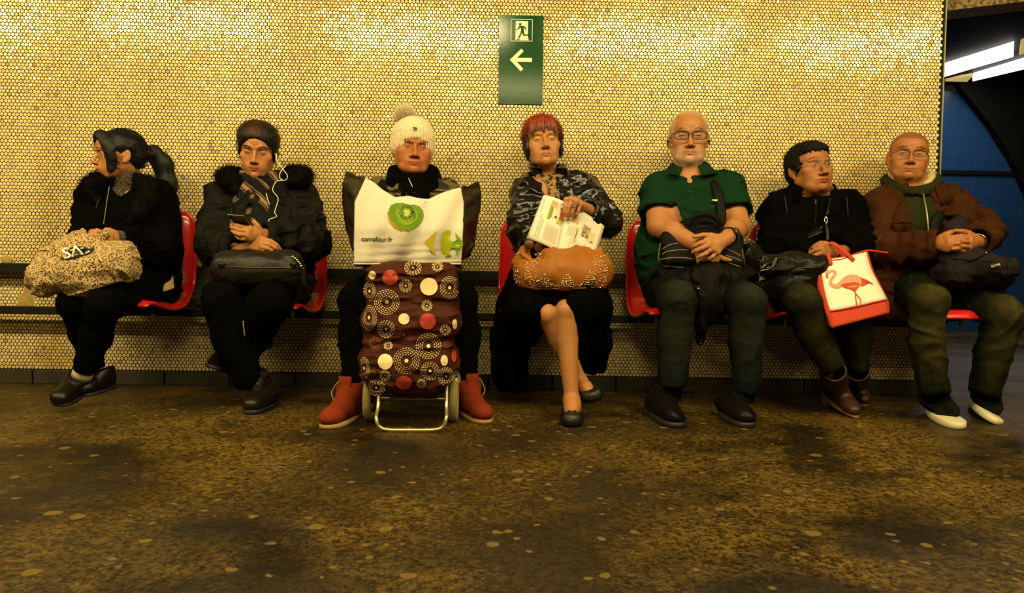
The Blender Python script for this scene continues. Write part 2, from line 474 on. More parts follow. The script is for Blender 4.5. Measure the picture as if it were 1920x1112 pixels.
# penny-round mosaic: every tile a domed disc, in staggered rows
def mosaic():
    rng = np.random.default_rng(3); pit = .017365; rh = pit*.8660; r = .0079
    rows = int((TILE_TOP-.07)/rh); cx, cz = [], []
    for j in range(rows):
        x = np.arange(WX0+.01, WX1-.012, pit)+(pit/2 if j % 2 else 0); x = x[x < WX1-.010]; cx.append(x); cz.append(np.full(len(x), .0755+j*rh))
    cx, cz = np.concatenate(cx), np.concatenate(cz); n = len(cx)
    cx += rng.normal(0, .00025, n); cz += rng.normal(0, .00025, n)
    k = 10; a = np.linspace(0, 2*math.pi, k, endpoint=False)
    wild = np.where(rng.random(n) < .22, .045, .016); tx, tz = rng.normal(0, 1, n)*wild, rng.normal(0, 1, n)*wild
    bow = vnoise(np.stack([cx*1.3, cz*1.9, cx*0], 1), 5)*.012; tz += bow
    V = np.zeros((n, 2*k, 3))
    for q, (rr, h) in enumerate(((r, .0003), (r*.86, .0020))):
        ox, oz = np.cos(a)*rr, np.sin(a)*rr
        V[:, q*k:(q+1)*k, 0] = cx[:, None]+ox; V[:, q*k:(q+1)*k, 2] = cz[:, None]+oz
        V[:, q*k:(q+1)*k, 1] = -(h + tx[:, None]*ox + tz[:, None]*oz)
    side = np.array([(j, (j+1) % k, k+(j+1) % k, k+j) for j in range(k)])
    tone = 1+rng.normal(0, .075, n)
    p3 = np.stack([cx, cz, cx*0], 1)
    stain = np.clip(vnoise(p3*np.array([2.2, 1.1, 1]), 9)*.8+vnoise(p3*7, 11)*.5-.15, 0, 1)
    low = np.clip((vnoise(p3*14, 4)+.1), 0, 1)*np.clip((.45-cz)/.4, 0, 1)
    drip_shadow = np.exp(-((cx+2.02)/.07)**2)*.55*np.clip((1.7-cz), 0, 1)+np.exp(-((cx-1.72)/.10)**2-((cz-.86)/.22)**2)*.5  # streak stain at the left; soft shadow between the last two people painted in
    f = np.clip(stain*.5+low*.5+drip_shadow, 0, .85)[:, None]
    c = np.array([.76, .60, .26])*(1-f)+np.array([.50, .33, .07])*f
    c = c*tone[:, None]; c[:, 2] *= 1+rng.normal(0, .12, n)
    dk = rng.random(n) < .012; c[dk] *= .6
    col = np.repeat(np.clip(c, .02, .95), 2*k, axis=0)
    base = (np.arange(n)*2*k)
    loops_side = (side[None]+base[:, None, None]).reshape(-1, 4)
    top = (np.arange(k, 2*k)[None]+base[:, None])
    me = bpy.data.meshes.new('mosaic'); VV = V.reshape(-1, 3).astype(np.float32)
    wb = BASE[wall.name]; VV = VV-wb.astype(np.float32)
    me.vertices.add(len(VV)); me.vertices.foreach_set('co', VV.ravel())
    li = np.concatenate([loops_side.ravel(), top.ravel()]).astype(np.int32); ns, ntp = len(loops_side), n
    me.loops.add(len(li)); me.loops.foreach_set('vertex_index', li); me.polygons.add(ns+ntp)
    ls = np.concatenate([np.arange(ns)*4, ns*4+np.arange(ntp)*k]).astype(np.int32)
    me.polygons.foreach_set('loop_start', ls); me.update(calc_edges=True)
    me.polygons.foreach_set('use_smooth', np.concatenate([np.ones(ns, bool), np.zeros(ntp, bool)])); me.materials.append(M_tile)
    at = me.color_attributes.new('Col', 'FLOAT_COLOR', 'POINT'); cc = np.ones((len(VV), 4), np.float32); cc[:, :3] = col
    at.data.foreach_set('color', cc.ravel()); me.update()
    o = bpy.data.objects.new('penny_tiles', me); COL.objects.link(o); o.parent = wall; o['kind'] = 'stuff'
    o['label'] = 'yellow glazed penny-round mosaic tiles'
mosaic()
# repairs smeared over the tiles
M_patch = mat('mortar_patch', (.42, .28, .07), .7, .3, bump=[(60, .6), (200, .4)], var=(25, (.30, .19, .05), .4, .65))
def patch(u, v, ru, rv, seed):
    c = W(u, v, -.004); rng = np.random.default_rng(seed); n = 18; V = [[c[0], -.0055, c[2]]]
    for ring, h in ((.6, .005), (1.0, .0012)):
        for i in range(n):
            a = 2*math.pi*i/n; k = ring*(1+rng.normal(0, .10)); V.append([c[0]+math.cos(a)*ru*k/400, -h, c[2]+math.sin(a)*rv*k/400])
    F = [(0, 1+i, 1+(i+1) % n) for i in range(n)]+[(1+i, 1+n+i, 1+n+(i+1) % n, 1+(i+1) % n) for i in range(n)]
    put('mortar_patch', V, F, M_patch, wall)
patch(48, 567, 17, 27, 1); patch(12, 488, 14, 9, 2)

# edge strip, baseboard tiles
put('trim_1', *boxm((WX1+.0025, .045, CEIL/2), (.0025, .052, CEIL/2), bev=.001), M_edge, smooth=False, kind='structure')
bb = put('baseboard_back', *boxm(((WX0+WX1)/2, -.003, .031), ((WX1-WX0)/2, .004, .031)), M_black, smooth=False, kind='structure')
_x = WX0
while _x < WX1-.02:
    w = min(.295, WX1-_x-.003)
    put('plinth_tile', *boxm((_x+w/2, -.0095, .0325), (w/2-.0015, .0045, .0325), bev=.0025), M_base, bb, smooth=False); _x += .30

# two steel rails that carry the seats
def rail(z, y, h, d, label):
    t = thing('seat_rail', (-.6, y, z), label, 'rail', 'rails carrying the seats')
    put('bar', *boxm((-.59, y, z), (2.70, d, h), bev=.004), M_rail, t, smooth=False)
    for i in range(8):
        x = -3.0+i*.70
        put('wall_bracket', *boxm((x, y/2, z), (.018, abs(y)/2, h*.7), bev=.003), M_rail, t, smooth=False)
    return t
rail(.534, -.060, .022, .016, 'upper black steel rail along the tiled wall behind the seat backs')
rail(.345, -.085, .018, .018, 'lower black steel rail along the tiled wall under the seats')

# red bucket seats
def seat_shell():
    prof = crom([(-.098, .80), (-.112, .70), (-.128, .58), (-.150, .495), (-.205, .440), (-.30, .418), (-.42, .425), (-.495, .425), (-.520, .400)], 34)
    T = np.gradient(prof, axis=0); T /= np.linalg.norm(T, axis=1)[:, None]; Nn = np.stack([T[:, 1], -T[:, 0]], 1)*-1
    G = np.zeros((34, 21, 3)); ws = np.linspace(-1, 1, 21)
    for i in range(34):
        t = i/33; hw = .187+.012*math.sin(t*math.pi)-.012*max(0, (t-.8)/.2); lift = .052*(.45+.55*math.sin(min(1, t*1.15)*math.pi))*(1-.75*max(0, (t-.75)/.25)**2)
        rc = 1-.16*max(0, (.08-t)/.08)**2
        for j, w in enumerate(ws):
            e = lift*abs(w)**3.2
            G[i, j] = (w*hw*rc, prof[i, 0]+Nn[i, 0]*e, prof[i, 1]+Nn[i, 1]*e)
    return G
SEAT_G = seat_shell()
def make_seat():
    t = thing('bucket_seat', (0, 0, 0), 'x', 'seat', 'red bucket seats along the wall')
    put('shell', *sheet(SEAT_G, .007), M_red, t)
    G = SEAT_G; rim = np.vstack([G[:, 0], G[-1, 1:-1], G[::-1, -1], G[0, ::-1][1:-1], G[:2, 0]])
    put('rolled_rim', *tube(rim, .0068, 8, cap=False), M_red, t)
    put('bracket', *cat_mesh([boxm((0, -.20, .385), (.05, .12, .012), bev=.003), boxm((0, -.105, .37), (.05, .012, .04), bev=.003), boxm((0, -.09, .47), (.04, .012, .10), bev=.003)]), M_rail, t, smooth=False)
    for s_ in (-.105, .105):
        put('cross_bar', *boxm((s_, -.235, .395), (.012, .15, .012), bev=.003), M_rail, t, smooth=False)
    for s_ in (-.105, .105):
        put('bolt', *tube([(s_, -.30, .40), (s_, -.30, .345), (s_, -.30, .342)], [.008, .008, .004], 10), mat('bolt_steel', (.35, .28, .15), .4, .5, metal=.6), t)
    return t
def copy_tree(o, dx):
    c = o.copy(); COL.objects.link(c); c.location = (o.location[0]+dx, o.location[1], o.location[2])
    for ch in o.children:
        d = ch.copy(); COL.objects.link(d); d.parent = c
    return c
SEAT_X = (-1.530, -.944, -.358, .240, .822, 1.388, 1.955)
SEAT_L = ('red bucket seat under the woman turned to the left with the ponytail',
          'red bucket seat under the woman looking at her phone',
          'red bucket seat hidden behind the shopping trolley and the person in the bobble hat',
          'red bucket seat under the red-haired woman with the newspaper',
          'red bucket seat under the man in the green polo shirt',
          'red bucket seat under the woman holding the flamingo bag',
          'red bucket seat at the open end under the man in the brown jacket')
_seat0 = make_seat()
for _i, _x in enumerate(SEAT_X):
    if _i: copy_tree(_seat0, _x)['label'] = SEAT_L[_i]
_seat0.location.x += SEAT_X[0]; _seat0['label'] = SEAT_L[0]

# emergency exit sign
M_green = mat('sign_green', (.001, .050, .006), .13, .3, bump=(120, .012))
M_cream = mat('sign_cream', (.80, .70, .42), .35, .4)
def sign():
    t = thing('exit_sign', (.125, -.006, 1.337), 'green emergency exit sign with running figure and arrow pointing left', 'sign')
    O = W(936, 28, -.008); ex = W(1019, 29.5, -.008)-O; ez = W(934.2, 195, -.008)-O
    ex[1] = ez[1] = 0
    def p(a, b, y=-.0105): q = O+ex*a+ez*b; q[1] = y; return q
    def plate(name, pts, y0, y1, m):
        n = len(pts); V = [p(a, b, y0) for a, b in pts]+[p(a, b, y1) for a, b in pts]
        F = [tuple(range(n))[::-1], tuple(range(n, 2*n))]+[(i, (i+1) % n, n+(i+1) % n, n+i) for i in range(n)]
        put(name, V, F, m, t, smooth=False)
    plate('panel', [(0, 0), (1, 0), (1, 1), (0, 1)], -.0035, -.0095, M_green)
    # zoom frame: px in (847x1112) crop, panel from (193,145)..(635,155)..(185,1030)
    def z(x, y): return ((x-193+ (y-145)*.0095)/441.0, (y-145-(x-193)*.02)/884.0)
    def pl(name, pts, m, y1=-.0104): plate(name, [z(*q) for q in pts], -.0090, y1, m)
    for q in ([(309, 187), (526, 190), (526, 195), (309, 192)], [(309, 402), (523, 404), (523, 409), (309, 407)], [(309, 187), (314, 187), (313, 405), (308, 405)], [(521, 190), (527, 190), (524, 408), (519, 408)]):
        pl('frame_line', q, M_cream)
    pl('doorway', [(358, 207), (480, 209), (478, 360), (488, 398), (380, 396), (354, 392)], M_cream)
    fig = []
    ci = [(402+14*math.cos(a), 240+14*math.sin(a)) for a in np.linspace(0, 2*math.pi, 14, endpoint=False)]
    pl('figure_head', ci, M_green, -.0112)
    pl('figure_body', [(384, 262), (400, 255), (440, 258), (452, 266), (467, 292), (458, 297), (442, 275), (436, 276), (441, 312), (444, 340), (488, 340), (490, 352), (432, 354), (421, 325), (394, 380), (380, 375), (408, 318), (410, 280), (402, 274), (386, 292), (356, 294), (356, 286), (378, 284)], M_green, -.0112)
    pl('figure_foot', [(370, 383), (396, 387), (402, 394), (372, 394)], M_green, -.0112)
    pl('arrow', [(300, 590), (414, 482), (438, 506), (370, 572), (519, 574), (519, 613), (370, 611), (434, 682), (408, 706)], M_cream)
sign()

# ceiling lamps over the platform, then an added fill row behind the camera
def lamp(x, y, i, dz=0.0):
    t = thing('ceiling_or_added_fill_lamp', (x, y, 2.51+dz), LAMP_L[i], 'lamp', 'platform ceiling lamps and added fill lamps')
    put('housing', *boxm((x, y, 2.585+dz), (.70, .11, .035), bev=.01), M_pale, t, smooth=False)
    if dz:
        for s_ in (-.5, .5): put('hanger', *tube([(x+s_, y, 2.61+dz), (x+s_, y, 2.622)], .008, 8), M_pale, t)
    for s_ in (-1, 1): put('tube', *tube([(x-.64, y+s_*.05, 2.535+dz), (x+.64, y+s_*.05, 2.535+dz)], .013, 10), M_diff, t)
LAMP_L = ['twin-tube ceiling lamp above the %s' % q for q in ('far left end of the tiled wall', 'woman with the ponytail', 'person in the bobble hat', 'man in the green polo shirt', 'passage at the far right')]+['added twin-tube fill lamp behind the camera, %s of its row' % q for q in ('leftmost', 'middle one', 'rightmost')]
for _i, _x in enumerate(LAMP_X): lamp(_x, -2.00, _i, -.19)
for _i, _x in enumerate((-2.2, 0.0, 2.2)): lamp(_x, -4.6, _i+5)

# the passage beyond the end of the wall
M_blue = None
def blue_nodes(nt, b, co):
    N, L = nt.nodes, nt.links
    v = N.new('ShaderNodeTexVoronoi'); v.inputs['Scale'].default_value = 58; v.inputs['Randomness'].default_value = .12
    mp = N.new('ShaderNodeMapping'); mp.inputs['Scale'].default_value = (1, .001, 1); L.new(co, mp.inputs[0]); L.new(mp.outputs[0], v.inputs['Vector'])
    r = N.new('ShaderNodeMapRange'); r.inputs[1].default_value = .42; r.inputs[2].default_value = .56; L.new(v.outputs['Distance'], r.inputs[0])
    m = N.new('ShaderNodeMix'); m.data_type = 'RGBA'; L.new(r.outputs[0], m.inputs[0]); m.inputs[6].default_value = (.015, .060, .17, 1); m.inputs[7].default_value = (.004, .008, .016, 1)
    L.new(m.outputs[2], b.inputs['Base Color'])
M_blue = mat('blue_penny_mosaic', (.02, .08, .2), .3, .4, nodes=blue_nodes)
put('wall_passage', *boxm((4.6, 4.05, 1.22), (2.6, .05, 1.22)), M_blue, smooth=False, kind='structure')
put('trim_2', *boxm((4.6, 3.99, 1.62), (2.6, .012, .022), bev=.004), M_black, smooth=False, kind='structure')
put('wall_side', *boxm((6.05, .6, 1.3), (.05, 3.5, 1.3)), M_black, smooth=False, kind='structure')
put('ceiling_passage', *boxm((4.3, 1.75, 2.59), (1.75, 2.4, .05)), M_black, smooth=False, kind='structure')
def prism(name, pts, y0, y1, m, **k):
    n = len(pts); V = [(x, y0, z) for x, z in pts]+[(x, y1, z) for x, z in pts]
    return put(name, V, [tuple(range(n)), tuple(range(n, 2*n))[::-1]]+[(i, n+i, n+(i+1) % n, (i+1) % n) for i in range(n)], m, smooth=False, **k)
prism('wall_shadow_slab', [(4.60, 2.53), (4.70, 2.42), (4.98, 2.10), (5.22, 1.76), (5.40, 1.42), (5.55, .9), (5.65, 0), (5.99, 0), (5.99, 2.53)], 3.90, 3.985, M_black, kind='structure')  # black slab shaped as the shadow lying on the blue wall
# gold mosaic bulkhead above the passage
M_bulk = mat('gold_rough_mosaic', (.95, .66, .20), .4, .5, bump=[(60, 1.0), (25, .6)], var=(45, (.25, .15, .04), .42, .6))
_d = nrm(A(.37, -.20, 0)); _n = A(-_d[1], _d[0], 0); _c = A(3.0, 1.33, 2.46)+_d*.5
put('trim_3', *boxm(_c+_n*.1, (1.3, .10, .16), np.stack([_d, _n, A(0, 0, 1)], 1)), M_bulk, smooth=False, kind='structure')
def strips():
    t = thing('light_strip', (4.4, 3.2, 2.49), 'bright double fluorescent strip on the dark passage ceiling at the right', 'lamp')
    lit = mat('lit_panel', (.9, .9, .85), .5, .3, emit=(1.0, .95, .85, 5.0)); dim = mat('dim_panel', (.75, .6, .25), .5, .3, emit=(1.0, .75, .25, .45))
    for m in (lit, dim): m.cycles.emission_sampling = 'NONE'
    def q(name, P, m):
        V = [(x, y, 2.500) for x, y in P]+[(x, y, 2.525) for x, y in P]; put(name, V, [(0, 1, 2, 3), (7, 6, 5, 4)]+[(i, i+4, (i+1) % 4+4, (i+1) % 4) for i in range(4)], m, t, smooth=False)
    q('luminous_panel', [(4.14, 3.33), (4.31, 2.65), (4.55, 2.99), (4.37, 3.69)], lit)
    q('luminous_panel', [(4.325, 2.59), (4.50, 1.95), (4.74, 2.26), (4.565, 2.94)], dim)
    q('luminous_panel', [(4.61, 3.64), (4.72, 3.10), (4.92, 3.36), (4.74, 3.83)], lit)
    q('luminous_panel', [(4.72, 3.10), (4.83, 2.56), (5.03, 2.82), (4.92, 3.36)], lit)
    q('luminous_panel', [(4.48, 3.86), (4.54, 3.70), (4.61, 3.62), (4.70, 3.86)], dim)
strips()
# ------------------------------------------------------------------ people: shared builders
M_skin = mat('skin', (.6, .36, .22), .50, .32, attr=True, sss=.10, bump=[(900, .06), (170, .05)])
M_eyew = mat('eye_white', (.20, .165, .115), .2, .5); M_pupil = mat('eye_pupil', (.008, .006, .005), .08, .5)
M_lens = mat('spectacle_lens', (1, 1, 1), .02, .3, alpha=.012)
def iris_mat(c): return mat('iris_%02x%02x%02x' % tuple(int(q*255) for q in c), c, .12, .5)

class Person:
    def __init__(s, base, label):
        s.t = thing('person', base, label, 'person', 'people waiting on the seats')
    def head(s, C, R, sc=1.0, **k):
        s.C, s.R, s.sc = np.asarray(C, float), np.asarray(R, float), sc
        s.k = dict(wid=1.0, jaw=1.0, cheek=0.0, nose=1.0, nosew=1.0, up=.0032, lo=-.0046, lip=1.0, ears=True, chin=1.0, brow=1.0, neck=.054, mouthw=1.0, jowl=0.0, gaze=(0, 0), smile=0.0, noseL=1.0)
        s.k.update(k)
    def L(s, x, y, z): return s.C + s.R @ (np.array([x*s.k['wid'], y, z])*s.sc)
    def Lo(s, V): q = ((V-s.C) @ s.R)/s.sc; q[:, 0] /= s.k['wid']; return q
    def head_sdf(s, F):
        k, R, sc, L = s.k, s.R, s.sc, s.L; w = k['wid']
        def E(c, r, kk, sub=False, Rl=None):
            F.ell(L(*c), np.array([r[0]*w, r[1], r[2]])*sc, kk*sc, R if Rl is None else R @ Rl, sub)
        def K(pts, rad, kk, sub=False): F.chain([L(*p) for p in pts], [r*sc for r in rad], kk*sc, sub)
        E((0, .012, .033), (.0755, .096, .080), .01)
        E((0, -.030, .040), (.060, .058, .050), .02)
        E((0, -.020, -.020), (.0655, .060, .060), .02)
        E((0, -.022, -.062), (.052*k['jaw'], .061, .045), .025)
        E((0, -.076, -.096), (.021*k['jaw'], .014*k['chin'], .016), .015)
        for q in (-1, 1):
            K([(q*.052*k['jaw'], .004, -.055), (q*.030*k['jaw'], -.055, -.092)], [.016, .014], .02)
            E((q*.045, -.054, -.020), (.021+.006*k['cheek'], .018+.007*k['cheek'], .016+.012*k['cheek']), .016)
            if k['cheek'] > .2: E((q*.040, -.050, -.052), (.024*k['cheek']**.5, .024, .026), .02)
            if k['jowl'] > 0: E((q*.034, -.052, -.088), (.020*k['jowl'], .02, .016*k['jowl']), .018)
            K([(q*.010, -.0865, .019), (q*.028, -.0835, .0245), (q*.046, -.071, .020)], [.006*k['brow'], .0065*k['brow'], .005], .010)
            E((q*.0315, -.094, .0005), (.0165, .0140, .0105), .008, True)
        if k['jowl'] > 0: E((0, -.030, -.105), (.036*k['jowl'], .040, .020*k['jowl']), .02)
        n, nw, nl = k['nose'], k['nosew'], k['noseL']
        K([(0, -.082, .010), (0, -.0835-.0245*n, -.034*nl)], [.0062, .0078*nw], .009)
        E((0, -.0855-.0240*n, -.0375*nl), (.0092*nw, .0088, .0085), .006)
        for q in (-1, 1):
            E((q*.0128*nw, -.0835-.0140*n, -.0410*nl), (.0068*nw, .0085, .0068), .0055)
        E((0, -.070, -.066), (.033, .0215, .023), .018)
        for q in (-1, 1): E((q*.0062*nw, -.0870-.0200*n, -.0475*nl), (.0034*nw, .0052, .0030), .002, True)
        m, lp, sm = k['mouthw'], k['lip'], k['smile']
        K([(-.027*m, -.0790, -.0690+sm), (-.010*m, -.0905, -.0645), (0, -.0915, -.0660), (.010*m, -.0905, -.0645), (.027*m, -.0790, -.0690+sm)], [.0026, .0046*lp, .0042*lp, .0046*lp, .0026], .004)
        K([(-.022*m, -.0815, -.0725+sm*.8), (0, -.0895, -.0755), (.022*m, -.0815, -.0725+sm*.8)], [.0026, .0056*lp, .0026], .004)
        K([(-.0285*m, -.0835, -.0695+sm), (-.014*m, -.0930, -.0697+sm*.3), (0, -.0960, -.0698), (.014*m, -.0930, -.0697+sm*.3), (.0285*m, -.0835, -.0695+sm)], [.0013, .0015, .0015, .0015, .0013], .0025, True)
        E((0, -.094, -.0845), (.016, .006, .0045), .006, True)
        # eyelids: thin caps hugging the eyeball above and below the opening
        for q in (-1, 1):
            c = L(q*.0315, -.0690, 0); r = .0139*sc
            for sgn, pl in ((1, k['up']), (-1, k['lo'])):
                def fn(X, Y, Z, sgn=sgn, pl=pl, c=c):
                    px, py, pz = X-c[0], Y-c[1], Z-c[2]
                    lx, ly, lz = [px*R[0, i]+py*R[1, i]+pz*R[2, i] for i in range(3)]
                    e = pl - sgn*(lx/sc/.0125)**2*(abs(pl)+.003)*.75
                    d = np.sqrt(px*px+py*py+pz*pz)-r
                    return np.maximum(d, -(sgn*(lz-e*sc)))
                F.mix(c-r, c+r, fn, .0022*sc)
        if k['ears']:
            for q in (-1, 1):
                Rl = rotm(-12, 0, q*-22)
                E((q*.0765, .014, -.010), (.0065, .0185, .030), .005, Rl=Rl)
                E((q*.0835, .008, -.006), (.0048, .0105, .0185), .003, True, Rl=Rl)
                E((q*.0745, .004, -.034), (.006, .008, .009), .004)
                E((q*.0775, .001, -.010), (.003, .004, .006), .003)
        for f in s.extra_sdf: f(F, s)
    extra_sdf = ()
    def paint(s, V, skin, lips, hairmask=None, haircol=None, stubble=None, lids=None, blush=.25, extra=None):
        skin = np.asarray(skin)*np.array([.86, .76, .60]); lips = np.asarray(lips)*np.array([.85, .75, .7]); q = s.Lo(V); x, y, z = q.T; c = np.tile(np.asarray(skin, float), (len(V), 1)); front = np.clip((-y-.02)/.03, 0, 1)
        hd = (np.abs(x) < .12) & (np.abs(z) < .14) & (np.abs(y) < .15)
        def lay(m, col):
            nonlocal c
            m = np.clip(m, 0, 1)*hd; c = c*(1-m[:, None])+np.asarray(col, float)*m[:, None]
        red = np.asarray(skin)*np.array([1.05, .72, .62])
        for sg in (-1, 1): lay(blush*np.exp(-((x-sg*.045)/.020)**2-((z+.032)/.020)**2)*front, red)
        lay(blush*1.1*np.exp(-(x/.014)**2-((z+.038)/.014)**2)*front, red)
        lay((.10+blush*.3)*np.exp(-((np.abs(x)-.080)/.012)**2)*(np.abs(z+.01) < .04), red)
        lay(.35*np.clip((vnoise(V*90, 21)-.1), 0, 1), np.asarray(skin)*np.array([.86, .78, .70]))
        if stubble is not None:
            st = np.clip((-.046-z)/.012, 0, 1)*np.clip((.02-y)/.02, 0, 1)*np.clip((z+.135)/.02, 0, 1)
            ax = np.clip((np.abs(x)-.020)/.008, 0, 1); moust = np.exp(-((z+.056)/.006)**2)*(np.abs(x) < .026)
            st = np.maximum(st*np.maximum(ax, np.clip((-.078-z)/.004, 0, 1)), moust); lay(st*stubble[3]*(.75+.5*vnoise(V*400, 2)), stubble[:3])
        lm = np.exp(-(x/(.0265*s.k['mouthw']))**6-((z+.0703-s.k['smile']*(x/.024)**2)/(.0098*s.k['lip']**.5))**6)*(y < -.075)
        lay(lm*.92, lips)
        lay(np.exp(-((z+.0697-s.k['smile']*(x/.024)**2)/.0011)**2)*(np.abs(x) < .0262*s.k['mouthw'])*(y < -.075)*.6, np.asarray(lips)*.3)
        if lids is not None:
            for sg in (-1, 1): lay(lids[3]*np.exp(-((x-sg*.0315)/.015)**4-((z-.008)/.008)**4)*front, lids[:3])
        for sg in (-1, 1):    # lashes along the lid edge
            e = s.k['up']-((x-sg*.0315)/.0125)**2*(abs(s.k['up'])+.003)*.75
            lay(.85*np.exp(-((z-e)/.0019)**2)*(np.abs(x-sg*.0315) < .0125)*(y < -.07), (.03, .018, .012))
        if hairmask is not None: lay(hairmask(x, y, z, V), haircol)
        if extra: extra(lay, x, y, z)
        return np.clip(c, 0, 1)
    def eyes(s, iris=(.10, .055, .025)):
        gz, gp = s.k['gaze']; n = 14
        for q in (-1, 1):
            c = s.L(q*.0315, -.0690, 0); r = .0124*s.sc
            D = s.R @ rotm(gp, 0, gz)
            ang = [0, .12, .22, .36, .52, .54, .8, 1.2, 1.57, 2.2, 3.1]; V, F, fm = [], [], []
            for t in ang:
                for j in range(n):
                    a = 2*math.pi*j/n; V.append((math.sin(t)*math.cos(a), -math.cos(t), math.sin(t)*math.sin(a)))
            for i in range(len(ang)-1):
                for j in range(n):
                    F.append((i*n+j, i*n+(j+1) % n, (i+1)*n+(j+1) % n, (i+1)*n+j)); fm.append(2 if ang[i+1] <= .22 else (1 if ang[i+1] <= .52 else 0))
            put('eye', np.array(V)*r @ D.T + c, F, None, s.t, mats=[M_eyew, iris_mat(iris), M_pupil], fmat=fm)
    def brows(s, V, col, thick=1.0, inner=.012, outer=.048, z0=.0225, arch=.006, dip=-.003, n=150, seed=1):
        q = s.Lo(V); fr = q[:, 1] < -.03; q = q[fr]; m = mat('brow_%02x%02x%02x' % tuple(int(c*255) for c in col), col, .6, .3); rng = np.random.default_rng(seed)
        for sg in (-1, 1):
            t = rng.random(n); x = sg*(inner+(outer-inner)*t); z = z0+arch*np.sin(np.clip(t*1.15, 0, 1)*math.pi*.75)-dip*(1-t)**2 - .004*np.clip(t-.75, 0, 1)*4
            z = z+(rng.random(n)-.5)*.0065*thick*(1-.6*t); roots = []
            for i in range(n):
                j = np.argmin((q[:, 0]-x[i])**2+(q[:, 2]-z[i])**2); roots.append((x[i], q[j, 1]+.0005, z[i]))
            r = np.array([s.L(*p) for p in roots]); d = np.tile(s.R @ np.array([sg*.9, -.15, .22]), (n, 1))
            v, f = strands(r, d, .0078*s.sc, .00062*s.sc*thick, rng, 2, .3); put('eyebrow', v, fix_tris(f), m, s.t)
    def surface(s, V, x, z, off=0.0):
        q = s.Lo(V); m = q[:, 1] < .0; q = q[m]; j = np.argmin((q[:, 0]-x)**2+(q[:, 2]-z)**2); return s.L(x, q[j, 1]-off, z)
    def glasses(s, col, w=.025, h=.0165, cx=.0325, z=-.002, y=-.0995, th=.0016, rimless=False, bridge_y=-.101, top=None, parent=None, label=None):
        m = mat('frame_%02x%02x%02x' % tuple(int(c*255) for c in col), col, .3, .5, metal=.2); g = []
        lens = []
        ex = 4.0
        for q in (-1, 1):
            loop = []; n = 28
            for i in range(n+1):
                a = 2*math.pi*i/n; ca, sa = math.cos(a), math.sin(a); rr = (abs(ca)**ex+abs(sa)**ex)**(-1/ex)
                xx = q*cx+w*ca*rr; zz = z+h*sa*rr; yy = y+.16*(abs(xx)-.01)**2*8
                loop.append(s.L(xx, yy, zz))
            lens.append(loop[:-1])
            if rimless: g.append(tube(loop[2:13], th*.45*s.sc, 6))
            else: g.append(tube(loop, th*s.sc, 6, cap=False))
            hx = q*(cx+w); yy = y+.16*(abs(hx)-.01)**2*8
            g.append(tube([s.L(hx, yy, z+h*.45), s.L(hx+q*.006, yy+.006, z+h*.45), s.L(q*.0765, -.02, z+h*.3), s.L(q*.0775, .012, z+.002), s.L(q*.0770, .028, z-.020)], [(th*.7*s.sc, th*1.2*s.sc)]*5, 6))
        g.append(tube([s.L(-(cx-w), y, z+h*.35), s.L(-.004, bridge_y-.004, z+h*.55), s.L(.004, bridge_y-.004, z+h*.55), s.L(cx-w, y, z+h*.35)], th*s.sc, 6))
        fr = put('spectacles', *cat_mesh(g), m, s.t, label=label)
        BASE[fr.name] = BASE[s.t.name]
        for lp in lens:
            P = np.array(lp); c = P.mean(0); off = s.R @ np.array([0, .0006, 0]); n = len(P)
            V = np.vstack([P, P+off, [c, c+off]]); F = [(2*n, i, (i+1) % n) for i in range(n)]+[(2*n+1, n+(i+1) % n, n+i) for i in range(n)]
            put('lens', V, F, M_lens, fr)
    def field(s, pts, pad=.10, step=.0065, fine=()):
        P = np.array(pts); fz = []
        if getattr(s, 'C', None) is not None:
            for a in range(3): fz.append((a, s.C[a]-.125*s.sc, s.C[a]+.125*s.sc, .0024))
        for c, r, st in fine:
            for a in range(3): fz.append((a, c[a]-r, c[a]+r, st))
        return Field(P.min(0)-pad, P.max(0)+pad, step, fz)

def hand(F, wrist, knuck, fingers, thumb, s=1.0, rw=.022):
    """wrist point; knuckle points; finger polylines (after the knuckle); thumb polyline from near the wrist"""
    wrist = np.asarray(wrist); K = [np.asarray(q) for q in knuck]
    for q in K: F.cone(wrist, q, rw*.72*s, .0115*s, .012*s)
    for a, b in zip(K[:-1], K[1:]): F.cone(a, b, .0112*s, .0112*s, .008*s)
    c = sum(K)/len(K); F.cone(wrist, wrist*.35+c*.65, rw*s*.85, .018*s, .012*s)
    sz = (.96, 1.0, .96, .84)
    for i, (q, f) in enumerate(zip(K, fingers)):
        pts = [q]+[np.asarray(p) for p in f]; z = sz[i % 4]*s
        rad = [.0100*z, .0090*z, .0082*z, .0068*z, .006*z][:len(pts)]; rad[-1] = .0066*z
        F.chain(pts, rad, .0016*s)
    if thumb is not None:
        pts = [np.asarray(p) for p in thumb]; rad = [.014*s, .0115*s, .0100*s, .0078*s][:len(pts)]; F.cone(pts[0], pts[1], rad[0], rad[1], .010*s); F.chain(pts[1:], rad[1:], .002*s)

def nail(pos, nml, along, col, parent, s=1.0):
    R = np.stack([nrm(np.cross(along, nml)), nrm(along), nrm(nml)], 1)
    put('fingernail', *sphere(pos, (.0046*s, .0062*s, .0016*s), 8, 5, R), mat('nail_%02x%02x%02x' % tuple(int(c*255) for c in col), col, .25, .5), parent)

def shell_mesh(F, sm=1): return F.mesh(sm)

